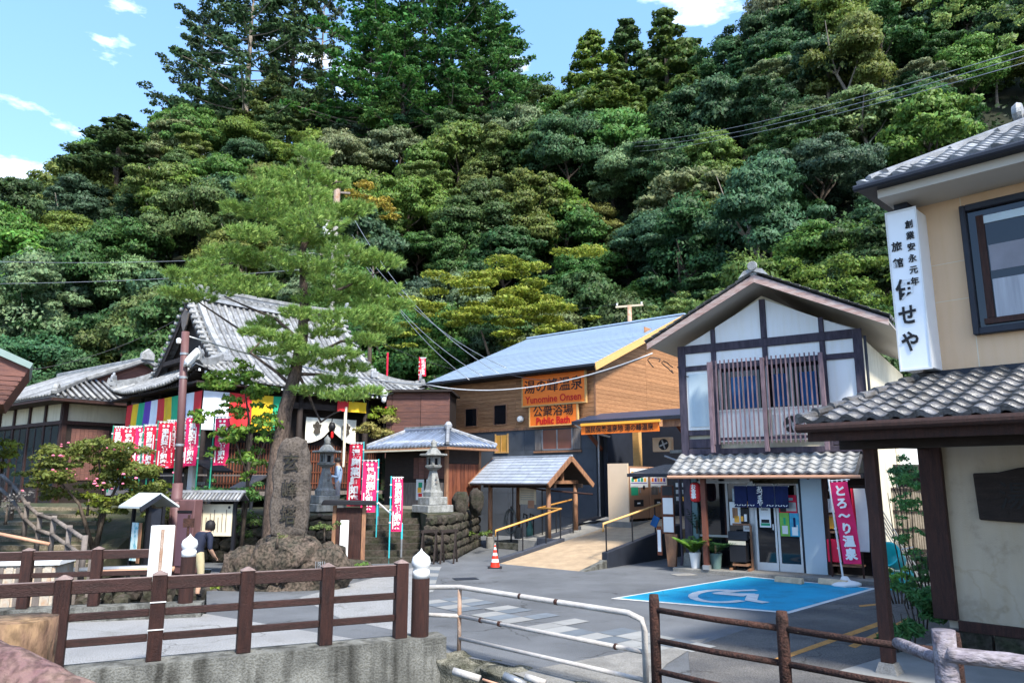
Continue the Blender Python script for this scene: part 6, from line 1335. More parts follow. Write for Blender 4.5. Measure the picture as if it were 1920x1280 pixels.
MB().prism([(-.12, .05), (.12, .05), (.2, .95), (-.18, .95)], -.05, .05).build('trunk_slab', M['wood_tan'], t, bevel=.01); MB().box(-.25, .12, -.02, .02, .95, 2.3).build('board', M['wood_red'], t)
for z0, h_ in ((1.5, .45), (1.0, .42)): MB().box(-.2, .1, -.04, -.021, z0, z0 + h_).build('menu_sheet', M['white_paint'], t)
MB().box(-.2, .1, -.045, -.021, 2.02, 2.28).build('black_sheet', M['black'], t); MB().box(-.42, -.28, -.02, .0, .35, 1.15).build('narrow_board', M['wood_red'], t); MB().box(-.4, -.3, -.03, -.021, .45, 1.05).build('narrow_sheet', M['poster_white'], t)
o = MB().box(-.1, .1, -.04, -.02, 0, .3).build('leaflet', M['curtain_blue'], t); o.location = (-.5, -.05, 1.15); o.rotation_euler = (0, R(25), 0)
t = thing('blackboard', 'dark chalk board with small pictures hung at the shop corner', 'board', SH.w(-.3, .6, 0), SH.a); MB().box(-.3, .3, 0, .03, 1.75, 2.4).build('board', M['black'], t)
for k in range(6): MB().box(-.2 + (k % 2) * .2, -.08 + (k % 2) * .2, -.01, -.001, 1.85 + (k // 2) * .2, 1.97 + (k // 2) * .2).build('picture', M['sign_yellow' if k == 1 else 'steel'], t)
# wheel stops
for px, py, lb in [(1480, 1093, 'worn tan concrete wheel stop on the blue bay, left one'), (1563, 1097, 'worn tan concrete wheel stop on the blue bay, right one')]:
    q = G(px, py); t = MB().prism([(-.09, 0), (.09, 0), (.06, .13), (-.06, .13)], -.34, .34).build('wheel_stop', mat('wheel_stop', (.62, .48, .32), .9, .3, 6, .3, 40, rand=.06), None, (q.x, q.y, .014), R(-45) + R(90), bevel=.012); tag(t, lb, 'wheel stop', 'wheel stops')
# small house behind board: white bollard-like marker
t = thing('red_post_sign', 'rusty brown small post sign beside the far finial post', 'sign', at(352, 1000, 15.6).xy.to_3d(), 0)
MB().tube([(0, 0, .2), (0, 0, 1.75)], .025, 8).build('post', M['rust'], t); MB().box(-.1, .12, -.03, 0, 1.5, 1.68).build('plate', M['rust'], t)
# ---------------------------------------------------------------- lamp pole
pb_ = G(324, 1082); ptp = at(348, 622, pb_.y)
t = thing('lamp_pole', 'tall mauve brown steel pole with a street lamp and cables', 'lamp pole', (pb_.x, pb_.y, 0))
H_ = ptp.z; dx_ = (ptp.x - pb_.x)
MB().tube([(0, 0, 0), (dx_ * .37, 0, H_ * .37)], .13, 16).build('lower_pole', M['pole_brown'], t, smooth=True); MB().tube([(dx_ * .37, 0, H_ * .37), (dx_, 0, H_)], .1, 16).build('upper_pole', M['pole_brown'], t, smooth=True)
for f in (.3, .52, .8, .9): MB().tube([(dx_ * f, 0, H_ * f), (dx_ * f, 0, H_ * f + .06)], .145 if f < .37 else .112, 16).build('band', M['steel'] if f > .5 else M['pole_brown'], t)
MB().tube([(-.2, -.05, .1), (-.16, -.05, H_ * .35)], .025, 6).build('conduit', M['pole_brown'], t)
o = boulder((dx_ + .3, -.15, H_ - .75), (.28, .13, .11), 31, 'lamp_head', M['lamp'], t, sub=3); o.rotation_euler = (0, R(-55), 0); MB().tube([(dx_, 0, H_ - .9), (dx_ + .25, -.1, H_ - .85)], .03, 8).build('lamp_arm', M['steel'], t)
MB().lathe([(0, 0), (.06, .02), (.07, .12), (.03, .16)], 10, (dx_ - .12, -.1, H_ - .35)).build('insulator', M['lamp'], t)
LP = Vector((pb_.x + dx_, pb_.y, H_))
# ---------------------------------------------------------------- utility poles
q = at(633, 345, 44)
t = thing('utility_pole', 'pale concrete utility pole with crossarms behind the pine', 'utility pole', (q.x, q.y, 0))
MB().tube([(0, 0, hill(q.x, q.y)), (0, 0, q.z)], [.24, .16], 12).build('pole', M['concrete_plain'], t, smooth=True)
for dz, l in ((-.5, .75), (-2.4, .7), (-4.6, .9)): MB().beam((-l, 0, q.z + dz), (l, .3, q.z + dz), .1, .12).build('crossarm', M['wood_grey'], t)
MB().tube([(-.5, -.1, q.z - 3.6), (-.5, -.1, q.z - 2.7)], .28, 12).build('transformer', M['lamp'], t); MB().tube([(0, -.05, q.z - 1.8), (0, -.05, q.z + .2)], .2, 10).build('rusty_top', M['rust_post'], t)
UP = Vector((q.x, q.y, q.z))
q = at(1180, 573, 47)
t = thing('utility_pole', 'rusty pole top with one crossarm rising behind the bath roof', 'utility pole', (q.x, q.y, 0)); MB().tube([(0, 0, 0), (0, 0, q.z)], [.22, .14], 12).build('pole', M['rust_post'], t, smooth=True); MB().beam((-.9, 0, q.z - .1), (.9, 0, q.z + .05), .1, .12).build('crossarm', M['plaster_beige'], t); MB().lathe([(.05, 0), (.07, .15)], 8, (-.8, 0, q.z)).lathe([(.05, 0), (.07, .15)], 8, (.8, 0, q.z + .1)).build('insulator', M['lamp'], t)
UP2 = Vector((q.x, q.y, q.z))
# lamp post with round lamp near temple corner
q = at(720, 742, 26)
t = thing('bracket_lamp', 'white globe lamp hung on the pale cable near the temple corner', 'lamp', tuple(q)); MB().lathe([(0.01, .25), (.06, .2), (.13, .12), (.14, .02), (.1, -.02)], 14).build('shade', M['lamp'], t, smooth=True); MB().lathe([(.08, -.02), (.08, -.2), (.02, -.24)], 12).build('bulb', M['white_paint'], t, smooth=True); MB().tube([(0, 0, .2), (0, 0, .55)], .015, 6).build('hanger', M['steel'], t)
# wires
def wire(a, b, sag, label, m=M['cable'], r=.02, n=18, grp='overhead wires'):
    a = Vector(a); b = Vector(b); pts = [a.lerp(b, k / n) - Vector((0, 0, 4 * sag * (k / n) * (1 - k / n))) for k in range(n + 1)]
    o = MB().tube(pts, r, 5).build('overhead_wire', m, None, smooth=True, fix=False); tag(o, label, 'wire', grp); return o
shopc = SH.w(-.45, -.9, 6.05)
wire(LP + Vector((0, 0, -.1)), at(805, 722, 28), .25, 'thick pale cable from the lamp pole to the bath eave corner', M['steel'], .025); wire(at(805, 722, 28), shopc, .55, 'thick pale cable from the bath eave corner to the shop', M['cable_white'], .02)
for i, (a, b, s) in enumerate([((650, 385), (935, 700), 1.2), ((660, 440), (950, 690), 1.0), ((655, 450), (905, 705), .9), ((668, 455), (880, 712), .8)]):
    wire(at(*a, 43), at(*b, 30), s, 'thin wire falling from the concrete pole towards the bath roof, %s of four' % ['first', 'second', 'third', 'lowest'][i], M['steel'], .014)
wire(at(950, 700, 30), shopc, .5, 'thin dark wire across the bath roof to the shop gable', M['cable'], .012)
for i, (a, b, Da, Db, s) in enumerate([((1180, 268), (1925, 92), 60, 22, .6), ((1190, 275), (1925, 104), 60, 22, .6), ((1200, 284), (1925, 117), 60, 22, .5)]):
    wire(at(*a, Da), at(*b, Db), s, 'long pale wire crossing the forest to the upper right corner, %s of three' % ['upper', 'middle', 'lower'][i], M['steel'], .014)
wire(at(-20, 490, 42), UP + Vector((-1, 0, -4.5)), .3, 'upper long wire across the forest at the left', M['steel'], .014); wire(at(-20, 532, 42), UP + Vector((-1, 0, -5.5)), .2, 'lower long wire across the forest at the left', M['steel'], .014)
wire(UP2 + Vector((-.8, 0, .1)), at(800, 540, 60), 1.0, 'thin wire from the rusty pole into the trees', M['cable'], .012); wire(at(640, 600, 44), at(950, 712, 40), .6, 'dark slack wire behind the bath roof', M['cable'], .014)
wire(at(-5, 700, 30), at(330, 600, 34), .5, 'thin slack wires above the priest house', M['cable'], .012)
for k in range(3):
    c = SH.w(-.45 + k * .28, -.8 + .4 * k, 6.0 - k * .12); mb = MB(); pts = [(math.cos(a_ * .55 + k) * (.15 + .04 * math.sin(a_ * 1.7 + k)), .08 * math.sin(a_ + k), -.2 + math.sin(a_ * .55) * (.16 + .03 * math.cos(a_ * 1.3 + k * 2))) for a_ in range(9 + k * 2)]; o = mb.tube(pts, .016, 5).build('cable_loop', M['cable'], None, c, SH.a, smooth=True); tag(o, 'black cable coil hanging under the shop eave, %s' % ['left', 'middle', 'right'][k], 'cable', 'cable coils')
# ---------------------------------------------------------------- people
def person(loc, rz, joints, edges, rad, mats, label, hair_c, head, extra=()):
    t = thing('person', label, 'person', loc, rz)
    me = bpy.data.meshes.new('body'); me.from_pydata(joints, edges, []); me.materials.append(mats[0])
    for m_ in mats[1:]: me.materials.append(m_)
    o = bpy.data.objects.new('body', me); C.objects.link(o)
    o.modifiers.new('Skin', 'SKIN'); sv = me.skin_vertices[0].data
    for i, r in enumerate(rad): sv[i].radius = (r, r) if not isinstance(r, tuple) else r; sv[i].use_root = (i == 0)
    s = o.modifiers.new('Sub', 'SUBSURF'); s.levels = 2; s.render_levels = 2
    dg = bpy.context.evaluated_depsgraph_get(); dg.update(); m2 = bpy.data.meshes.new_from_object(o.evaluated_get(dg)); bpy.data.objects.remove(o)
    return t, m2
def dressed(t, m2, rule, mats):
    m2.materials.clear()
    for m_ in mats: m2.materials.append(m_)
    for p_ in m2.polygons: p_.material_index = rule(p_.center); p_.use_smooth = True
    o = bpy.data.objects.new('body', m2); C.objects.link(o); o.parent = t; m2.name = 'body'; return o
# standing visitor: faces local -x
J = [(0, 0, .95), (0, 0, 1.12), (0.01, 0, 1.32), (-.01, 0, 1.45), (-.03, 0, 1.53), (-.05, 0, 1.6), (-.04, 0, 1.7),
     (0, .09, .92), (-.02, .1, .5), (.02, .1, .1), (-.12, .1, .04), (0, -.09, .92), (.02, -.1, .5), (.06, -.1, .1), (-.08, -.1, .04),
     (0, .17, 1.38), (.03, .22, 1.12), (-.1, .2, .92), (-.14, .19, .84), (0, -.17, 1.38), (.0, -.22, 1.12), (-.2, -.2, 1.16), (-.28, -.18, 1.18)]
Ed = [(0, 1), (1, 2), (2, 3), (3, 4), (4, 5), (5, 6), (0, 7), (7, 8), (8, 9), (9, 10), (0, 11), (11, 12), (12, 13), (13, 14), (3, 15), (15, 16), (16, 17), (17, 18), (3, 19), (19, 20), (20, 21), (21, 22)]
Rd = [.13, .13, .15, .1, .052, .085, .08, .095, .07, .05, .04, .095, .07, .05, .04, .065, .05, .038, .028, .065, .05, .038, .028]
q = at(632, 950, 25.6)
t, m2 = person((q.x, q.y, TZ + .02), R(8), J, Ed, Rd, [M['skin']], 'person in pale blue shirt and grey trousers by the lantern', None, None)
def rule(c): return 2 if c.z < .95 and abs(c.x) < .2 and c.z > .1 and not (c.x < -.07 and abs(c.y) > .14 and c.z > .75) else (3 if c.z <= .1 else (1 if (c.z < 1.5 and c.x > -.24 and not (c.z < 1.04 and abs(c.y) > .15)) else 0))
dressed(t, m2, rule, [M['skin'], M['shirt_blue'], M['trouser_grey'], M['black']])
h = MB().lathe([(.0, .13), (.06, .115), (.1, .05), (.105, -.01), (.1, -.03)], 14).build('hair', M['hair'], t, smooth=True); h.location = (-.035, 0, 1.67)
f_ = MB()
for s in (-.03, .03): f_.box(-.135, -.125, s - .01, s + .01, 1.645, 1.655)
f_.build('eyes', M['hair'], t); MB().add([(-.13, -.012, 1.615), (-.13, .012, 1.615), (-.16, 0, 1.618), (-.13, 0, 1.65)], [(0, 1, 2), (0, 2, 3), (1, 3, 2)]).build('nose', M['skin'], t); MB().box(-.132, -.124, -.022, .022, 1.585, 1.592).build('mouth', M['red_ink'], t)
hd = MB()
for hy, hx, hz in ((.19, -.14, .84), (-.18, -.28, 1.18)):
    for k in range(5):
        o_ = (k - 1.5) * .014; L_ = [.045, .06, .065, .058, .045][k] if k < 4 else .035
        if hz < 1: hd.tube([(hx + o_, hy, hz), (hx + o_ - .004, hy - .005, hz - L_ * .6), (hx + o_ - .01, hy - .018, hz - L_)], .008, 5)
        else: hd.tube([(hx, hy, hz + o_), (hx - L_ * .6, hy, hz + o_), (hx - L_, hy + .015, hz + o_ - .01)], .008, 5)
hd.build('fingers', M['skin'], t)
# stooping visitor seen from behind
J = [(0, 0, .88), (0, -.03, 1.03), (0, .1, 1.22), (0, .2, 1.3), (0, .26, 1.36), (0, .31, 1.42), (0, .33, 1.5),
     (.1, 0, .84), (.11, .05, .46), (.11, -.02, .1), (.11, .1, .05), (-.1, 0, .84), (-.11, -.02, .46), (-.11, -.14, .12), (-.11, -.03, .06),
     (.19, .16, 1.26), (.25, .1, 1.02), (.22, .26, .86), (.2, .32, .82), (-.19, .16, 1.26), (-.25, .1, 1.02), (-.22, .26, .86), (-.2, .32, .82)]
q = at(366, 1080, 16.3)
t, m2 = person((q.x, q.y, 0), R(-25), J, Ed, [.14, .14, .16, .11, .055, .09, .085, .1, .07, .048, .04, .1, .07, .048, .04, .07, .052, .038, .028, .07, .052, .038, .028], [M['skin']], 'person in navy shirt and beige shorts stooping behind the far finial post', None, None)
dressed(t, m2, lambda c: 3 if c.z <= .11 else (0 if c.z < .45 else (2 if c.z < .95 and abs(c.x) < .21 and c.y < .2 else (1 if c.z < 1.36 and not (c.z < 1.0 and abs(c.x) > .2) else 0))), [M['skin'], M['shirt_navy'], M['shorts'], M['black']])
h = MB().lathe([(0.01, .14), (.07, .12), (.105, .05), (.105, -.05), (.08, -.09)], 14).build('hair', M['hair'], t, smooth=True); h.location = (0, .31, 1.46)
hd = MB()
for sx in (-1, 1):
    for k in range(5): hd.tube([(sx * .2 + (k - 2) * .013, .32, .82), (sx * .2 + (k - 2) * .013, .36, .79 - .008 * (k % 3)), (sx * .2 + (k - 2) * .012, .37, .76 - .008 * (k % 3))], .008, 5)
hd.build('fingers', M['skin'], t)
# ---------------------------------------------------------------- foliage
rng = np.random.default_rng(11)
def leaf_cards(P, Nrm, size, jit=.8, aspect=.6, up=.0, asp2=None):
    n = len(P); d = Nrm + rng.normal(0, jit, (n, 3)); d[:, 2] += up; d /= np.linalg.norm(d, axis=1)[:, None] + 1e-9
    r = rng.normal(0, 1, (n, 3)); a = np.cross(d, r); a /= np.linalg.norm(a, axis=1)[:, None] + 1e-9; b = np.cross(d, a)
    s = size * rng.uniform(.65, 1.35, (n, 1)); a = a * s; b = b * s * aspect
    V = np.stack([P - a, P + b, P + a, P - b], 1).reshape(-1, 3)
    return V
def cards_mesh(name, V, mats, normals=None, k=4):
    n = len(V) // k; me = bpy.data.meshes.new(name)
    me.vertices.add(len(V)); me.vertices.foreach_set('co', V.astype(np.float32).ravel())
    me.loops.add(len(V)); me.loops.foreach_set('vertex_index', np.arange(len(V), dtype=np.int32))
    me.polygons.add(n); me.polygons.foreach_set('loop_start', np.arange(0, len(V), k, dtype=np.int32)); me.polygons.foreach_set('loop_total', np.full(n, k, dtype=np.int32))
    me.update(calc_edges=True); me.validate()
    for m_ in (mats if isinstance(mats, list) else [mats]): me.materials.append(m_)
    if normals is not None:
        me.polygons.foreach_set('use_smooth', [True] * n)
        me.normals_split_custom_set_from_vertices([tuple(x) for x in normals])
    return me
def lobes_crown(name, lobes, per, leaf, mt, jit=.7, blend=.55, fill=.25, aspect=.6, up=.15):
    Ps, Ns = [], []
    for (c, r, f) in lobes:
        n = max(8, int(per * (r[0] * r[1]) ** .8 * f)); c = np.array(c); r = np.array(r)
        d = rng.normal(0, 1, (n, 3)); d /= np.linalg.norm(d, axis=1)[:, None]; d[:, 2] = np.where(d[:, 2] < -.35, -d[:, 2] * .6, d[:, 2])
        rad = 1 - np.abs(rng.normal(0, .17, (n, 1))); inner = rng.random((n, 1)) < fill; rad = np.where(inner, rng.uniform(.35, .95, (n, 1)), rad)
        bump = 1 + .16 * np.sin(d[:, :1] * 7 + c[0] * 5) * np.cos(d[:, 1:2] * 6 + c[1] * 3) + .1 * np.sin(d[:, 2:3] * 9)
        P = c + d * r * rad * bump; Nn = d / r; Nn /= np.linalg.norm(Nn, axis=1)[:, None]
        Ps.append(P); Ns.append(Nn)
    P = np.concatenate(Ps); Nn = np.concatenate(Ns)
    V = leaf_cards(P, Nn, leaf, jit, aspect, up)
    fn = np.cross(V[1::4] - V[0::4], V[2::4] - V[0::4]); fn /= np.linalg.norm(fn, axis=1)[:, None] + 1e-9
    s = np.sign((fn * Nn).sum(1))[:, None]; s[s == 0] = 1; nn = fn * s * (1 - blend) + Nn * blend; nn /= np.linalg.norm(nn, axis=1)[:, None]
    V4 = V.reshape(-1, 4, 3); flip = (s[:, 0] < 0); V4[flip] = V4[flip][:, ::-1]; V = V4.reshape(-1, 3)
    return cards_mesh(name, V, mt, np.repeat(nn, 4, 0))
def round_lobes(seed, R_=3.4, Hh=3.0, n=34):
    r = random.Random(seed); L_ = []
    for k in range(n):
        a = r.random() * 6.283; zc = r.uniform(-.25, 1); q = math.sqrt(max(0, 1 - max(0, zc) ** 2)) * r.uniform(.55, .95) if zc > 0 else r.uniform(.5, .95)
        s = r.uniform(.16, .42) * R_ * r.choice((.8, 1, 1, 1.15))
        L_.append(((math.cos(a) * q * R_, math.sin(a) * q * R_, zc * Hh), (s, s, s * r.uniform(.55, .8)), 1))
    for k in range(7):
        a = r.random() * 6.283; zc = r.uniform(-.1, .95); q = r.uniform(.95, 1.2); s = r.uniform(.12, .22) * R_; L_.append(((math.cos(a) * q * R_ * math.sqrt(max(.1, 1 - zc * zc)), math.sin(a) * q * R_ * math.sqrt(max(.1, 1 - zc * zc)), zc * Hh * 1.12), (s * 1.2, s * 1.2, s * .6), 1))
    L_.append(((0, 0, .1 * Hh), (R_ * .75, R_ * .75, Hh * .7), .35)); return L_
def tall_lobes(seed, R_=2.4, Hh=9, n=46):
    r = random.Random(seed); L_ = []
    for k in range(n):
        t = (k + .5) / n; a = k * 2.4 + r.random(); w_ = R_ * (1.05 - t) ** .75 * r.uniform(.6, 1)
        s = r.uniform(.5, .8) * (1.15 - .6 * t)
        L_.append(((math.cos(a) * w_, math.sin(a) * w_, t * Hh), (s * 1.2, s * 1.2, s * .65), 1))
    return L_
def sparse_lobes(seed, R_=4.2, Hh=11, n=46):
    r = random.Random(seed); L_ = []; br = []
    for k in range(n):
        t = (k + .5) / n; a = k * 2.4 + r.random() * .8; l = R_ * (1.1 - t) ** .6 * r.uniform(.55, 1.1)
        end = (math.cos(a) * l, math.sin(a) * l, t * Hh + l * .1 + r.uniform(-.2, .3)); br.append(((0, 0, t * Hh - .2), end))
        for q in (.45, .72, 1.0):
            s = r.uniform(.3, .5); L_.append(((end[0] * q + r.uniform(-.3, .3), end[1] * q + r.uniform(-.3, .3), (t * Hh - .2) * (1 - q) + end[2] * q + .1), (s * 1.3, s * 1.3, s * .4), .8))
    return L_, br
CRP = [(3.4, 3.0, 34), (3.0, 4.3, 40), (3.9, 2.4, 32), (3.3, 3.4, 24), (3.6, 2.8, 44), (2.9, 3.8, 30)]
CR = [lobes_crown('crown', round_lobes(s, *CRP[s]), 620, .11, LEAF, jit=.62, blend=.6) for s in range(6)]
CRB = [lobes_crown('crown', round_lobes(20 + s, 3.4, 3.0, 42), 300, .155, LEAF, jit=.8, blend=.5) for s in range(2)]
CT = [lobes_crown('crown', tall_lobes(s), 430, .14, LEAF, blend=.5) for s in range(2)]
SPL = [sparse_lobes(s) for s in range(2)]
CS = [lobes_crown('crown', SPL[s][0], 250, .13, LEAF, blend=.4) for s in range(2)]
def trunk_mesh(h, r, limbs, seed, mt, spread=2.2, lh=3.0):
    q = random.Random(seed); mb = MB(); pts = [(q.uniform(-.1, .1) * k, q.uniform(-.1, .1) * k, h * k / 4) for k in range(5)]; mb.tube(pts, [r, r * .85, r * .72, r * .6, r * .45], 7)
    for k in range(limbs):
        a = k * 2.4 + q.random(); s = pts[3 if k % 2 else 4]; l = q.uniform(.6, 1) * spread; e = (s[0] + math.cos(a) * l, s[1] + math.sin(a) * l, s[2] + q.uniform(.4, 1) * lh)
        m_ = tuple((s[i] + e[i]) / 2 + (q.uniform(-.2, .2) if i < 2 else -.2) for i in range(3)); mb.tube([s, m_, e], [r * .4, r * .28, r * .1], 5)
    me = mb.mesh('trunk'); me.materials.append(mt); return me
TR = [trunk_mesh(4.6, .2, 6, s, M['bark_pale'] if s == 1 else M['bark']) for s in range(3)]
def conifer_trunk(H0, Hc, br, mt):
    mb = MB().tube([(0, 0, -H0), (0, 0, 0), (0, 0, Hc * .5), (0, 0, Hc * .97)], [.26, .2, .12, .03], 7)
    for a, b in br: mb.tube([a, tuple((a[i] + b[i]) / 2 - (.12 if i == 2 else 0) for i in range(3)), b], [.05, .035, .012], 4)
    me = mb.mesh('trunk'); me.materials.append(mt); return me
TS = [conifer_trunk(5, 11, SPL[s][1], M['bark_pale'] if s == 0 else M['bark']) for s in range(2)]
TT = conifer_trunk(4, 9, [], M['bark'])
def tree(name, crown, trunk, x, y, z, s, label, col, group, cz=4.4, sz=1, cat='tree', rz=None):
    t = thing(name, label, cat, (x, y, z), rnd.random() * 6.28 if rz is None else rz, group); t.scale = (s, s, s * sz)
    c = piece('crown', crown, t, Matrix.Translation((0, 0, cz))); c.color = (*col, 1)
    if trunk: piece('trunk', trunk, t, Matrix.Translation((0, 0, cz if trunk in TS or trunk is TT else 0)))
    return t
GREENS = [('dark green', (.036, .076, .026)), ('deep green', (.05, .1, .03)), ('mid green', (.078, .14, .032)), ('olive', (.105, .14, .03)), ('bluish green', (.046, .1, .046)), ('pale grey green', (.13, .17, .075)), ('bright green', (.1, .18, .035)), ('brownish olive', (.13, .135, .04))]
def wpick(px, py):
    if px < 560: ws = [1, 2, 3, 3, 1, .8, 1.2, .6] if py < 480 else [2, 3, 2, .6, 2, .6, .8, 0]
    elif px < 1150: ws = [1, 2, 3, 1.5, 1.5, 2.5, 2, .5] if py < 420 else [3, 3, 2, .3, 2, .5, 1, 0]
    else: ws = [3, 3, 1.6, 1.3, 1.5, 2, .5, .3] if py < 330 else [5, 3, 1, .2, 1.5, .6, .3, 0]
    return rnd.choices(range(8), ws)[0]
def project(p):
    d = Vector(p) - Vector((0, 0, CAMH)); f = d.y * math.cos(PITCH) + d.z * math.sin(PITCH)
    return 960 + FPX * d.x / f, 640 - FPX * (-d.y * math.sin(PITCH) + d.z * math.cos(PITCH)) / f
cnt = 0; placed = []; rest = []
rows = []
y = 39.0
while y < 97:
    rows.append(y); y += 3.5
for ri, y in enumerate(rows):
    x = -68 + (ri % 2) * 2.4
    while x < 78:
        X = x + rnd.uniform(-1.6, 1.6); Y = y + rnd.uniform(-1.5, 1.5); x += 4.6
        hz = hill(X, Y)
        if hz < .5: continue
        s = rnd.uniform(.68, 1.35); px, py = project((X, Y, hz + 6 * s))
        if px < -110 or px > 2010 or py < -120: continue
        if py > 870: continue
        if ((px - 1520) / 150) ** 2 + ((py - 395) / 115) ** 2 < 1 and rnd.random() < .35: continue   # the dark hollow
        r = 3.2 * s * 1400 / Y
        if px > 1770 and py > 150: continue                          # behind the inn
        if px - r > 1300 and py - r > 640: continue
        placed.append((Y, X, hz, s, px, py))
# keep the ones that show: drop trees wholly covered by nearer crowns
placed.sort()
G_ = np.zeros((64, 96), bool); keep = []
for (Y, X, hz, s, px, py) in placed:
    rx = 3.3 * s * 1400 / Y; ry = 3.0 * s * 1400 / Y
    i0, i1 = int((px - rx * .8) / 20), int((px + rx * .8) / 20) + 1; j0, j1 = int((py - ry * .9) / 20), int((py + ry * .9) / 20) + 1
    i0, i1, j0, j1 = max(0, i0), min(96, i1), max(0, j0), min(64, j1)
    if i1 <= i0 or j1 <= j0: continue
    sub = G_[j0:j1, i0:i1]
    if sub.mean() > .93: continue
    G_[j0 + (1 if j1 - j0 > 3 else 0):j1, i0:i1] = True; keep.append((Y, X, hz, s, px, py))
def hpos(px, py):
    h_ = ('at the left edge', 'above the priest house', 'above the lamp pole', 'above the carved monument', 'above the temple steps', 'above the traffic cone', 'above the ramp', 'above the shop doorway', 'above the shop gable peak', 'left of the box sign', 'above the box sign', 'near the right edge')[min(11, max(0, int(px / 160)))]
    v_ = ('at the top', 'high up', 'in the upper middle', 'in the lower middle', 'low down', 'at the foot')[min(5, max(0, int((py + 20) / 120)))]
    return v_ + ' ' + h_
for k, (Y, X, hz, s, px, py) in enumerate(keep[:285]):
    gi = wpick(px, py); nm, col = GREENS[gi]; col = tuple(c * 1.28 * rnd.uniform(.85, 1.2) for c in col)
    size = 'small' if s < .85 else ('large' if s > 1.1 else 'medium')
    big = Y < 56; zz_ = rnd.uniform(.85, 1.25); shp = 'flat crowned' if zz_ < .98 else ('round' if zz_ < 1.12 else 'upright')
    tree('broadleaf_tree', rnd.choice(CR if (big or rnd.random() < .65) else CRB), rnd.choice(TR), X, Y, hz - .5, s, '%s %s %s tree %s' % (size, nm, shp, hpos(px, py)), col, '%s %s %s trees %s' % (size, nm, shp, hpos(px, py)), cz=4.4, sz=zz_)
# tall skyline trees
def hitY(px, py, up=3.0):
    Y = 34.0
    while Y < 95:
        p = at(px, py, Y)
        if p.z <= hill(p.x, Y) + up: return Y
        Y += 1.0
    return 90.0
def sky_tree(px, ptop, pbot, Y, kind, col, label, wide=1.0, idx=0):
    top = at(px, ptop, Y); bot = at(px, pbot, Y); Hc = top.z - bot.z
    if kind == 'sparse':
        s = Hc / 11; t = tree('tall_conifer', CS[idx], TS[idx], top.x, Y, bot.z - 4.4 * s, s, label, col, None); t.scale = (s * wide, s * wide, s)
    else:
        s = Hc / 9; t = tree('tall_conifer', CT[idx], TT, top.x, Y, bot.z - 4.4 * s, s, label, col, None); t.scale = (s * wide, s * wide, s)
DG, BG_, YG = (.04, .08, .03), (.06, .17, .035), (.13, .2, .035)
sky_tree(478, -40, 255, 88, 'sparse', (.06, .11, .045), 'tall sparse conifer with pale trunk at the left of the skyline group', 1.25, 0)
sky_tree(385, 20, 250, 92, 'sparse', (.06, .1, .045), 'thin sparse conifer leftmost on the skyline', 1.0, 1)
sky_tree(560, -60, 250, 90, 'sparse', (.055, .1, .035), 'dark tall conifer second in the skyline group', .85, 1)
sky_tree(612, -60, 235, 95, 'sparse', (.05, .075, .03), 'thin dark conifer with a reddish tinge beside the gap in the skyline', .5, 0)
sky_tree(715, -60, 235, 88, 'sparse', BG_, 'bright green tall tree right of the skyline gap', 1.15, 0)
sky_tree(700, 20, 245, 86, 'sparse', (.06, .16, .035), 'leafy bright tree low at the right side of the skyline gap', 1.1, 1)
sky_tree(850, -60, 240, 87, 'sparse', (.05, .14, .035), 'tall green tree filling the middle of the skyline group', 1.05, 0)
sky_tree(925, 30, 250, 85, 'sparse', (.07, .17, .04), 'fresh green tree below the pointed one at the right of the group', 1.2, 1)
sky_tree(800, -110, 230, 90, 'sparse', (.045, .12, .03), 'tallest bright green tree in the middle of the skyline', 1.0, 1)
sky_tree(760, 60, 260, 84, 'sparse', (.06, .15, .035), 'leafy green tree in front of the tallest skyline trees', 1.3, 1)
sky_tree(905, -10, 235, 86, 'sparse', (.055, .13, .035), 'green pointed tree at the right end of the tall skyline group', .9, 1)
sky_tree(955, 70, 260, 88, 'sparse', (.06, .13, .04), 'lower green tree sloping away right of the tall group', 1.0, 0)
sky_tree(1110, 62, 260, 86, 'tall', YG, 'yellow green cedar leftmost of the two on the ridge gap', 1.25, 0)
sky_tree(1172, 40, 260, 88, 'tall', (.06, .11, .03), 'green cedar with twin tips on the ridge', 1.1, 1)
sky_tree(1245, 25, 260, 86, 'tall', (.08, .13, .03), 'tallest yellow green cedar on the ridge gap', 1.2, 0)
sky_tree(1298, 75, 260, 90, 'tall', (.07, .12, .03), 'shorter cedar right of the tallest one on the ridge', 1.2, 1)
sky_tree(1150, 130, 300, 80, 'tall', (.1, .15, .03), 'bushy yellow green cedar in front of the ridge cedars', 1.7, 1)
sky_tree(228, 222, 340, 80, 'tall', (.06, .1, .035), 'small ragged tree standing up on the left skyline', 2.4, 1)
sky_tree(1465, 20, 200, 84, 'tall', (.04, .11, .03), 'bright green pointed tree at the top of the right ridge', 1.5, 0)
# undergrowth on the slope so that no bare ground shows between crowns
n = 52000; U = rng.uniform(0, 1, (n, 2)); XX = -75 + U[:, 0] * 160; YY = 37 + U[:, 1] * 58
ZZ = np.array([hill(float(a), float(b)) for a, b in zip(XX[::13], YY[::13])])
XX, YY = np.repeat(XX[::13], 13) + rng.normal(0, .8, 13 * len(ZZ)), np.repeat(YY[::13], 13) + rng.normal(0, .6, 13 * len(ZZ)); ZZ = np.repeat(ZZ, 13) + rng.uniform(0, 1.8, 13 * len(ZZ))
m_ = ZZ > .9; P_ = np.stack([XX, YY, ZZ], 1)[m_]; Nn = np.tile([0, -.6, .8], (len(P_), 1))
V = leaf_cards(P_, Nn, .3, .8, .6); me = cards_mesh('undergrowth', V, LEAF); o = put('undergrowth', me, LEAF); o.color = (.025, .05, .018, 1); tag(o, 'dark undergrowth covering the forest floor of the hill', 'undergrowth', kind='stuff')
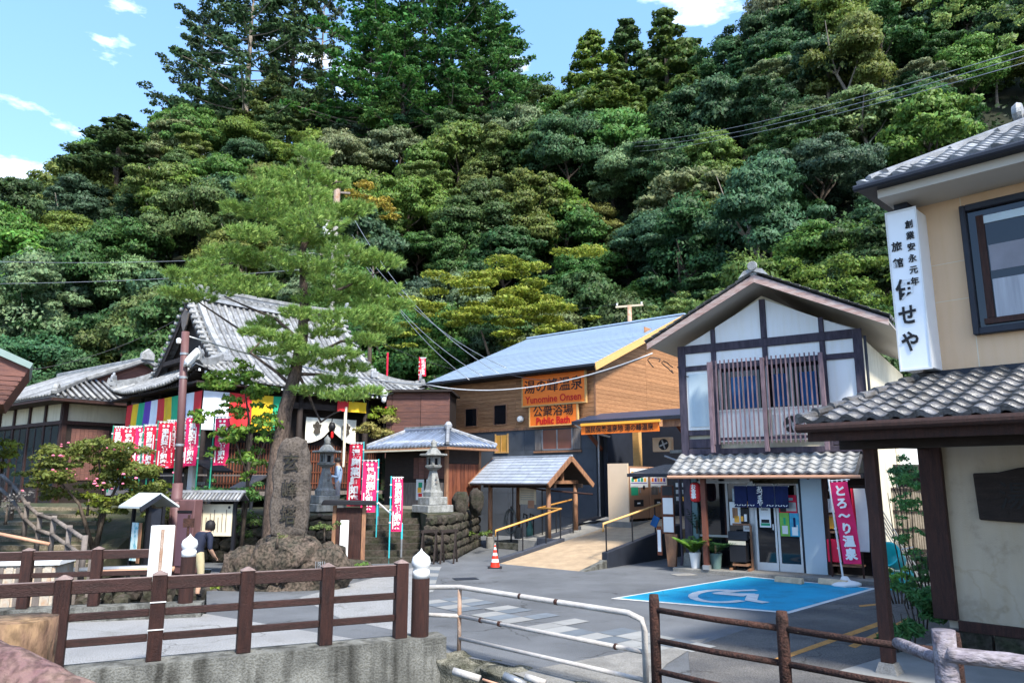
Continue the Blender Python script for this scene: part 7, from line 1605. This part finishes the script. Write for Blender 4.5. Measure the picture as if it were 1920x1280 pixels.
# ---------------------------------------------------------------- nearer trees and bushes
def spray_layers(cx, cy, cz, rx, ry, h, n, seed):
    r = random.Random(seed); L_ = []
    for k in range(n):
        a = r.random() * 6.28; q = math.sqrt(r.random()); z = r.uniform(0, h); f = math.sqrt(max(.15, 1 - (z / h) ** 2)); s = r.uniform(.5, 1.0)
        L_.append(((cx + math.cos(a) * q * rx * f, cy + math.sin(a) * q * ry * f, cz + z), (s, s, .16), 1))
    return L_
def near_tree(name, label, cat, loc, lobes, per, leaf, col, blend=.45, aspect=.5, trunk=None, jit=.6, tm_=None):
    t = thing(name, label, cat, loc); me = lobes_crown('crown', lobes, per, leaf, LEAF, blend=blend, aspect=aspect, jit=jit)
    c = piece('crown', me, t, Matrix()); c.color = (*col, 1)
    if trunk:
        mb = MB()
        for pts, r in trunk: mb.tube(pts, r, 7)
        mb.build('trunk', tm_ or M['bark'], t, smooth=True)
    return t
def px_lobes(list_, Y, base, squash=.5, dy=1.2, seed=0):
    r = random.Random(seed); L_ = []
    for (px, py, w_, n) in list_:
        for k in range(n):
            q = at(px + r.gauss(0, w_ * .4), py + r.gauss(0, w_ * .22), Y + r.uniform(-dy, dy)); s = r.uniform(.5, .9) * w_ / 1400 * Y * .45
            L_.append((tuple(q - Vector(base)), (s, s, s * squash), 1))
    return L_
b_ = at(930, 720, 47); b_.z = 0
near_tree('maple_tree', 'yellow green layered tree just behind the bath roof', 'tree', tuple(b_), px_lobes([(1020, 500, 90, 8), (940, 540, 110, 12), (860, 540, 80, 9), (790, 570, 70, 8), (1000, 570, 100, 10), (900, 590, 90, 9), (1040, 610, 80, 8), (760, 630, 60, 5), (970, 625, 90, 8)], 47, b_, .22, 2.5), 240, .13, (.22, .26, .035), .5, trunk=[([(0, 0, 0), (.5, 0, 5), (0, 0, 9), (-1, 0, 12)], [.25, .2, .14, .05]), ([(.3, 0, 6), (3, 0, 11)], [.12, .04]), ([(.3, 0, 5), (-4, 0, 9)], [.12, .04])])
b_ = at(1560, 700, 40); b_.z = 2
near_tree('broad_bush', 'bright green leafy thicket behind the shop gable at its right', 'bush', tuple(b_), px_lobes([(1520, 520, 70, 7), (1580, 540, 90, 9), (1630, 550, 80, 8), (1600, 500, 60, 5), (1640, 600, 90, 8), (1540, 580, 80, 7)], 40, b_, .6, 1.5, 3), 300, .11, (.13, .2, .035))
b_ = at(1260, 700, 46); b_.z = 2
near_tree('broad_bush', 'green leafy thicket between the bath roof ridge and the shop gable', 'bush', tuple(b_), px_lobes([(1260, 575, 60, 7), (1320, 570, 60, 7), (1220, 590, 40, 4), (1350, 590, 60, 5)], 46, b_, .5, 1.2, 4), 300, .12, (.13, .19, .05))
b_ = at(690, 700, 45); b_.z = 2
near_tree('maple_tree', 'orange yellow tinted branch beside the concrete utility pole', 'tree', tuple(b_), px_lobes([(690, 380, 60, 6), (730, 388, 36, 4), (672, 345, 36, 3)], 46, b_, .3, .8, 5), 280, .11, (.32, .25, .04), trunk=[([(0, 0, 0), (0, .3, 8), (0, .5, 15)], [.2, .14, .05])])
b_ = at(1980, 60, 34); b_.z = hill(b_.x, b_.y)
near_tree('overhanging_branch', 'pale green leafy branches reaching in at the upper right corner', 'tree', tuple(b_), px_lobes([(1790, 20, 50, 5), (1750, 40, 40, 4), (1890, 30, 50, 5), (1900, 70, 40, 4), (1930, 10, 60, 5), (1770, 5, 50, 4)], 33, b_, .2, .8, 6), 260, .1, (.2, .28, .08), trunk=[([(.3, 1, -3), (.2, .5, 8), (0, 0, 17), (0, 0, 23)], [.25, .2, .12, .04])])
for (px, py, Y, lst, col, lb) in [(1410, 330, 50, [(1400, 340, 60, 7), (1430, 325, 40, 4)], (.14, .17, .08), 'pale green drooping tree in the dark middle of the right slope'), (1440, 440, 46, [(1440, 440, 70, 9), (1400, 455, 50, 4), (1470, 460, 50, 4)], (.12, .16, .07), 'pale green tree low in the dark hollow behind the shop'), (1530, 235, 50, [(1530, 235, 70, 9), (1490, 270, 50, 4), (1570, 220, 50, 4)], (.13, .17, .08), 'pale grey green tree hanging over the dark hollow'), (1235, 245, 62, [(1200, 225, 50, 6), (1250, 270, 50, 5), (1280, 250, 40, 4)], (.16, .2, .1), 'silvery green tree below the ridge cedars'), (1275, 375, 52, [(1275, 375, 60, 9)], (.1, .18, .06), 'rounded bright tree midway above the shop roof'), (1640, 440, 40, [(1640, 430, 60, 7), (1650, 480, 60, 6)], (.035, .085, .035), 'dense dark bush left of the white box sign'), (100, 700, 44, [(60, 620, 90, 8), (150, 640, 90, 8), (40, 570, 80, 6), (220, 610, 70, 6), (240, 640, 50, 5)], (.04, .095, .03), 'spreading green tree above the priest house roof')]:
    Y = hitY(px, py) - 1.5; b_ = at(px, py, Y); b_.z = hill(b_.x, b_.y); tp_ = at(px, py, Y) - b_
    near_tree('leafy_tree', lb, 'tree', tuple(b_), px_lobes(lst, Y, b_, .55, 1.6, int(px)), 260, .14, col, trunk=[([(0, .4, -2), (.3, .3, tp_.z * .5), (0, 0, tp_.z)], [.2, .14, .05])], tm_=M['bark_pale'])
# bushes in the foreground left
b_ = G(185, 985); b_ = Vector((at(185, 930, 20.6).x, 20.6, 1.2))
near_tree('flowering_bush', 'wide bush with pink flowers in front of the banners at the left', 'bush', tuple(b_), px_lobes([(90, 870, 55, 9), (130, 850, 64, 11), (190, 840, 64, 11), (230, 860, 64, 11), (260, 900, 60, 10), (210, 900, 64, 11), (180, 940, 56, 9), (240, 940, 64, 10), (60, 900, 50, 6), (290, 930, 46, 6), (120, 900, 60, 8)], 20.6, b_, .5, .9, 8), 1150, .055, (.15, .18, .04), .35, trunk=[([(0, 0, -.9), (.2, 0, .4), (.6, 0, 1.4)], [.09, .06, .02]), ([(0, 0, -.6), (-.5, 0, .6), (-1.3, 0, 1.4)], [.07, .04, .02]), ([(.1, 0, -.6), (.1, 0, .8), (-.1, 0, 1.8)], [.06, .04, .02])])
fl_ = MB(); r = random.Random(3)
bush = bpy.data.objects.get('flowering_bush')
cl_ = [(r.uniform(45, 310), r.uniform(830, 925)) for _ in range(13)]
for k in range(44):
    c0 = r.choice(cl_); q = at(c0[0] + r.gauss(0, 9), c0[1] + r.gauss(0, 6), 20.6 - r.uniform(.3, 1.2)) - b_; s = r.uniform(.02, .055); fl_.lathe([(.01, -s * .5), (s, 0), (s * .6, s * .6), (.005, s * .7)], 6, tuple(q))
fl_.build('flowers', M['pink'], bush)
def shrub(label, px, py, w_, Y, col, leaf=.05, n=6, sq=.6, per=900, zb=None, cat='bush', trunk=True):
    b = at(px, py + w_ * .5, Y); 
    if zb is not None: b.z = zb
    near_tree('shrub', label, cat, tuple(b), px_lobes([(px, py, w_, n)], Y, b, sq, .4, int(px + py)), per, leaf, col, .35, trunk=[([(0, 0, -.2), (0, 0, (at(px, py, Y) - b).z)], [.04, .015])] if trunk else None)
shrub('small yellow green bush at the foot of the flowering bush', 165, 935, 34, 19.8, (.16, .2, .02))
shrub('low lime shrub beneath the small stone lantern', 305, 912, 40, 22.4, (.2, .26, .03), sq=.35)
shrub('green leafy plant right of the lamp pole', 385, 925, 44, 22, (.08, .2, .06)); shrub('green plant with white buds left of the monument', 455, 930, 50, 21.5, (.09, .19, .05), n=8)
shrub('small shrub right of the monument base', 608, 985, 36, 18.6, (.14, .19, .06), .035); shrub('little pale tuft left of the monument foot', 520, 1003, 16, 17.4, (.2, .22, .08), .03, 4)
shrub('yellow flowering shrub between temple and annex roof', 715, 810, 50, 31, (.3, .27, .08), .06, 8); shrub('green shrub behind the temple corner curtain', 720, 775, 40, 33, (.2, .28, .03), .07, 8)
shrub('grass clump at the foot of the monument rock', 672, 1058, 18, 19.6, (.14, .24, .05), .05, 4, zb=.0, trunk=False); shrub('grassy tuft by the far kerb end', 412, 1098, 18, 15.2, (.2, .24, .04), .05, 4, zb=.0, trunk=False)
shrub('mossy green growth on the wall beside the monument', 440, 985, 50, 22.3, (.08, .13, .03), .05, 9, .9); shrub('mossy growth behind the brown cabinet', 330, 965, 40, 22.6, (.12, .14, .03), .05, 6, .8); shrub('yellow green bush at the far left edge', 5, 850, 46, 20, (.2, .24, .03), .06, 8)
shrub('grey leafless twiggy shrub at the left edge', 12, 945, 44, 18, (.22, .2, .18), .03, 8, .9, 500); shrub('moss on the wall behind the notice stand', 200, 990, 60, 22.8, (.09, .11, .03), .05, 7, .6); shrub('dry grass beside the pavilion wall', 900, 1000, 22, 26, (.1, .15, .03), .05, 5)
# maple in front of the temple
b_ = at(455, 960, 21.6); b_.z = .6
near_tree('small_maple', 'slender green maple in front of the striped curtain', 'tree', tuple(b_), px_lobes([(400, 720, 40, 14), (450, 700, 44, 14), (490, 740, 40, 12), (380, 780, 36, 8), (440, 760, 44, 10), (480, 800, 60, 8), (430, 820, 50, 6), (460, 860, 50, 6), (510, 770, 30, 3), (400, 840, 30, 3), (450, 900, 30, 3)], 21.6, b_, .6, 1.0, 12), 620, .07, (.13, .23, .035), .4, trunk=[([(0, 0, -.6), (.1, 0, 2), (0, 0, 3.6), (-.2, 0, 4.6)], [.07, .055, .035, .015]), ([(.05, 0, 2), (-.6, 0, 3.6)], [.03, .01]), ([(.05, 0, 1.6), (.6, 0, 3.2)], [.03, .01])])
# planting by the inn
def fronds(label, name, base, n, l, col, w_=.05, cat='plant', seed=0, droop=.5, leaflets=9, rise=.9):
    r = random.Random(seed); V = []; 
    for k in range(n):
        a = r.random() * 6.28; ll = l * r.uniform(.6, 1.1); pts = []
        for j in range(leaflets):
            t_ = (j + 1) / leaflets; rr_ = ll * t_ * .8; z = ll * (rise * t_ - droop * t_ * t_ * 1.0)
            c = np.array([math.cos(a) * rr_, math.sin(a) * rr_, z]); d = np.array([-math.sin(a), math.cos(a), -.15]); f = np.array([math.cos(a), math.sin(a), .2])
            for s in (-1, 1):
                L_ = ll * .28 * (1 - abs(t_ - .45)); tip = c + d * s * L_ + f * L_ * .5; V += [c, c + d * s * L_ * .4 + f * w_ * .5, tip, c + d * s * L_ * .5 - f * w_ * .5]
    me = cards_mesh('leaves', np.array(V, dtype=np.float32), LEAF_NEAR); t = thing(name, label, cat, base); c = piece('leaves', me, t, Matrix()); c.color = (*col, 1)
    MB().tube([(0, 0, -.1), (0, 0, .25)], .03, 6).build('stem', M['bark'], t); return t
fronds('split leaved pot plant rising from the white pot', 'philodendron', (pA.x - .05, pA.y - .05, .5), 40, .62, (.16, .32, .05), .075, seed=1, rise=1.1, leaflets=10)
fronds('tall green plant rising from the dark pot behind the porch post', 'house_plant', (pB.x, pB.y, .5), 36, .72, (.05, .15, .05), .05, seed=2)
fronds('dark spindly potted shrub standing in the window corner', 'spindly_plant', (pA.x + .12, pA.y + .15, 1.1), 18, .55, (.02, .06, .03), .04, seed=5, rise=1.2, droop=.2)
def leafy(label, lst, Y, col, leaf, per, sq=.8, dy=.4, asp=.3, blend=.35):
    b = at(lst[0][0], lst[0][1] + lst[0][2], Y); b.z = max(.02, b.z)
    near_tree('garden_shrub', label, 'shrub', tuple(b), px_lobes(lst, Y, b, sq, dy, int(lst[0][0] + lst[0][1])), per, leaf, col, blend, asp, jit=.9, trunk=[([(.05 * k - .1, 0, -.1), (.12 * k - .25, .05, .5)], [.015, .006]) for k in range(5)])
leafy('dark green fern clump at the foot of the brown inn post', [(1700, 1175, 46, 9), (1680, 1195, 36, 5)], 11.4, (.06, .17, .05), .07, 2200)
leafy('lush fern clump left of the inn corner post', [(1725, 1120, 50, 10), (1745, 1150, 34, 6)], 12.4, (.07, .2, .06), .07, 2200)
leafy('bright green leaves in front of the green tub', [(1685, 1090, 30, 6), (1700, 1075, 24, 4)], 13.6, (.14, .3, .05), .06, 2400)
leafy('leafy growth against the inn corner below the bamboo fence', [(1735, 1060, 30, 6), (1730, 1085, 30, 5)], 13.0, (.08, .19, .06), .05, 2400)
leafy('hanging green foliage above the bamboo fence', [(1690, 885, 40, 7), (1725, 900, 36, 6)], 17.5, (.07, .19, .07), .06, 2000)
b_ = at(1700, 1100, 15.0); b_.z = 0
near_tree('nandina', 'thin stemmed airy shrub in front of the bamboo fence', 'shrub', tuple(b_), px_lobes([(1690, 900, 24, 20), (1720, 910, 24, 18), (1705, 940, 30, 18), (1690, 1010, 26, 10), (1715, 1040, 26, 10), (1730, 960, 24, 5), (1680, 970, 26, 4), (1720, 1000, 26, 4)], 15, b_, .7, .9, 13), 1000, .045, (.1, .26, .07), .35, aspect=.35, trunk=[([(k * .08, 0, 0), (k * .09 - .1, .1, 1.2), (k * .12 - .2, 0, 2.2 + .1 * k)], [.014, .012, .006]) for k in range(5)])
# ---------------------------------------------------------------- the big pine
PD = 21.0; pb2 = at(521, 850, PD); pb2.z = .6
pt = thing('pine_tree', 'tall leaning pine with needle tufts rising behind the carved monument', 'pine tree', tuple(pb2))
def rel(px, py, dy=0): return at(px, py, PD + dy) - pb2
def limb(pts, r, name='limb'):
    P_ = [Vector(p) if not isinstance(p, tuple) or len(p) == 3 else rel(*p) for p in pts]; out = []
    for a, b in zip(P_[:-1], P_[1:]):
        for k in range(3): out.append(a.lerp(b, k / 3))
    out.append(P_[-1]); n_ = len(out); rs_ = [r[0] + (r[1] - r[0]) * i / (n_ - 1) for i in range(n_)]
    out = [o_ + noise.noise_vector(o_ * 1.5) * .05 for o_ in out]
    return MB().tube(out, rs_, 9).build(name, M['bark_pine'], pt, smooth=True)
limb([Vector((-.1, 0, -1.2)), rel(521, 835), rel(535, 770), rel(553, 700), rel(566, 640), rel(570, 560)], [.25, .13], 'trunk'); limb([rel(570, 560), rel(566, 480), rel(585, 400), rel(575, 330), rel(588, 285)], [.13, .03], 'trunk')
PADS = [(588, 290, 40, 26), (570, 330, 60, 30), (620, 345, 40, 24), (510, 335, 45, 24), (480, 355, 45, 22), (560, 370, 70, 30), (640, 400, 50, 24), (500, 400, 70, 28), (445, 395, 40, 18), (590, 420, 70, 28), (540, 445, 70, 26), (470, 440, 50, 22), (670, 395, 40, 16), (620, 460, 60, 26), (440, 480, 60, 26), (505, 490, 70, 28), (580, 500, 70, 28), (660, 480, 60, 24), (715, 495, 50, 18), (390, 500, 45, 20), (345, 520, 40, 20), (400, 540, 70, 26), (330, 550, 36, 18), (470, 540, 70, 24), (640, 530, 70, 28), (700, 545, 60, 24), (600, 560, 60, 24), (740, 575, 42, 20), (690, 595, 60, 26), (640, 600, 60, 22), (720, 620, 44, 20), (680, 640, 44, 18), (600, 625, 50, 18), (500, 610, 44, 20), (525, 640, 44, 24), (480, 625, 34, 14), (640, 665, 40, 16), (585, 735, 46, 15), (630, 715, 40, 14), (680, 735, 44, 12), (560, 590, 40, 16), (540, 700, 22, 12)]
r = random.Random(5); BR = []
keep_ = []
for (px, py, rx, ry) in PADS:              # pads nearer the tip are narrower: a conical crown
    keep_.append((px, py, rx * .9, ry))
PADS = keep_ + [(560, 680, 40, 14), (500, 660, 36, 14), (650, 690, 46, 16), (600, 665, 40, 14), (640, 745, 44, 12), (560, 655, 40, 14), (420, 520, 50, 18), (365, 560, 40, 14), (700, 575, 50, 18)]
for (a, b, c, rr_) in [((566, 640), (520, 600), (420, 555), .07), ((566, 640), (450, 620), (345, 545), .05), ((570, 600), (640, 580), (735, 590), .07), ((568, 560), (640, 540), (710, 510), .06), ((566, 500), (500, 480), (400, 500), .06), ((570, 460), (620, 440), (668, 400), .05), ((575, 400), (520, 390), (450, 395), .04), ((553, 700), (600, 700), (680, 735), .06), ((558, 680), (640, 640), (700, 640), .06), ((545, 720), (470, 660), (505, 620), .05), ((560, 700), (600, 790), (640, 770), .05), ((580, 360), (610, 350), (640, 340), .03)]:
    BR.append([rel(*a), rel(*b, r.uniform(-.8, .8)), rel(*c, r.uniform(-1.3, 1.0))]); limb(BR[-1], [rr_, .018])
Vn = []
for (px, py, rx, ry) in PADS:
    dy = r.uniform(-1.6, .6); c = rel(px, py, dy); sx = rx / 1400 * PD * .95; sz = ry / 1400 * PD * .72
    n_t = int(84 * (rx * ry / 1200) ** .8) + 16
    for k in range(n_t):
        a = r.random() * 6.28; q = math.sqrt(r.random()); p_ = np.array([c.x + math.cos(a) * q * sx, c.y + math.sin(a) * q * sx * .9, c.z + sz * (r.uniform(-.6, .8) * math.sqrt(1 - q * q * .8))])
        ax = np.array([math.cos(a) * .8 * q + r.gauss(0, .25), math.sin(a) * .8 * q + r.gauss(0, .25), r.uniform(.25, 1.0)]); ax /= np.linalg.norm(ax)
        for j in range(30):
            d = ax + np.array([r.gauss(0, .55), r.gauss(0, .55), r.gauss(0, .4)]); d /= np.linalg.norm(d); l = r.uniform(.12, .2)
            w_ = np.cross(d, [r.random(), r.random(), r.random()]); w_ = w_ / (np.linalg.norm(w_) + 1e-6) * .0125; s0 = p_ + ax * r.uniform(-.05, .06)
            Vn += [s0 - w_, s0 + w_, s0 + d * l]
Vn = np.array(Vn, dtype=np.float32); me = cards_mesh('needles', Vn, NEEDLE, None, 3); c = piece('needles', me, pt, Matrix()); c.color = (.27, .4, .1, 1)
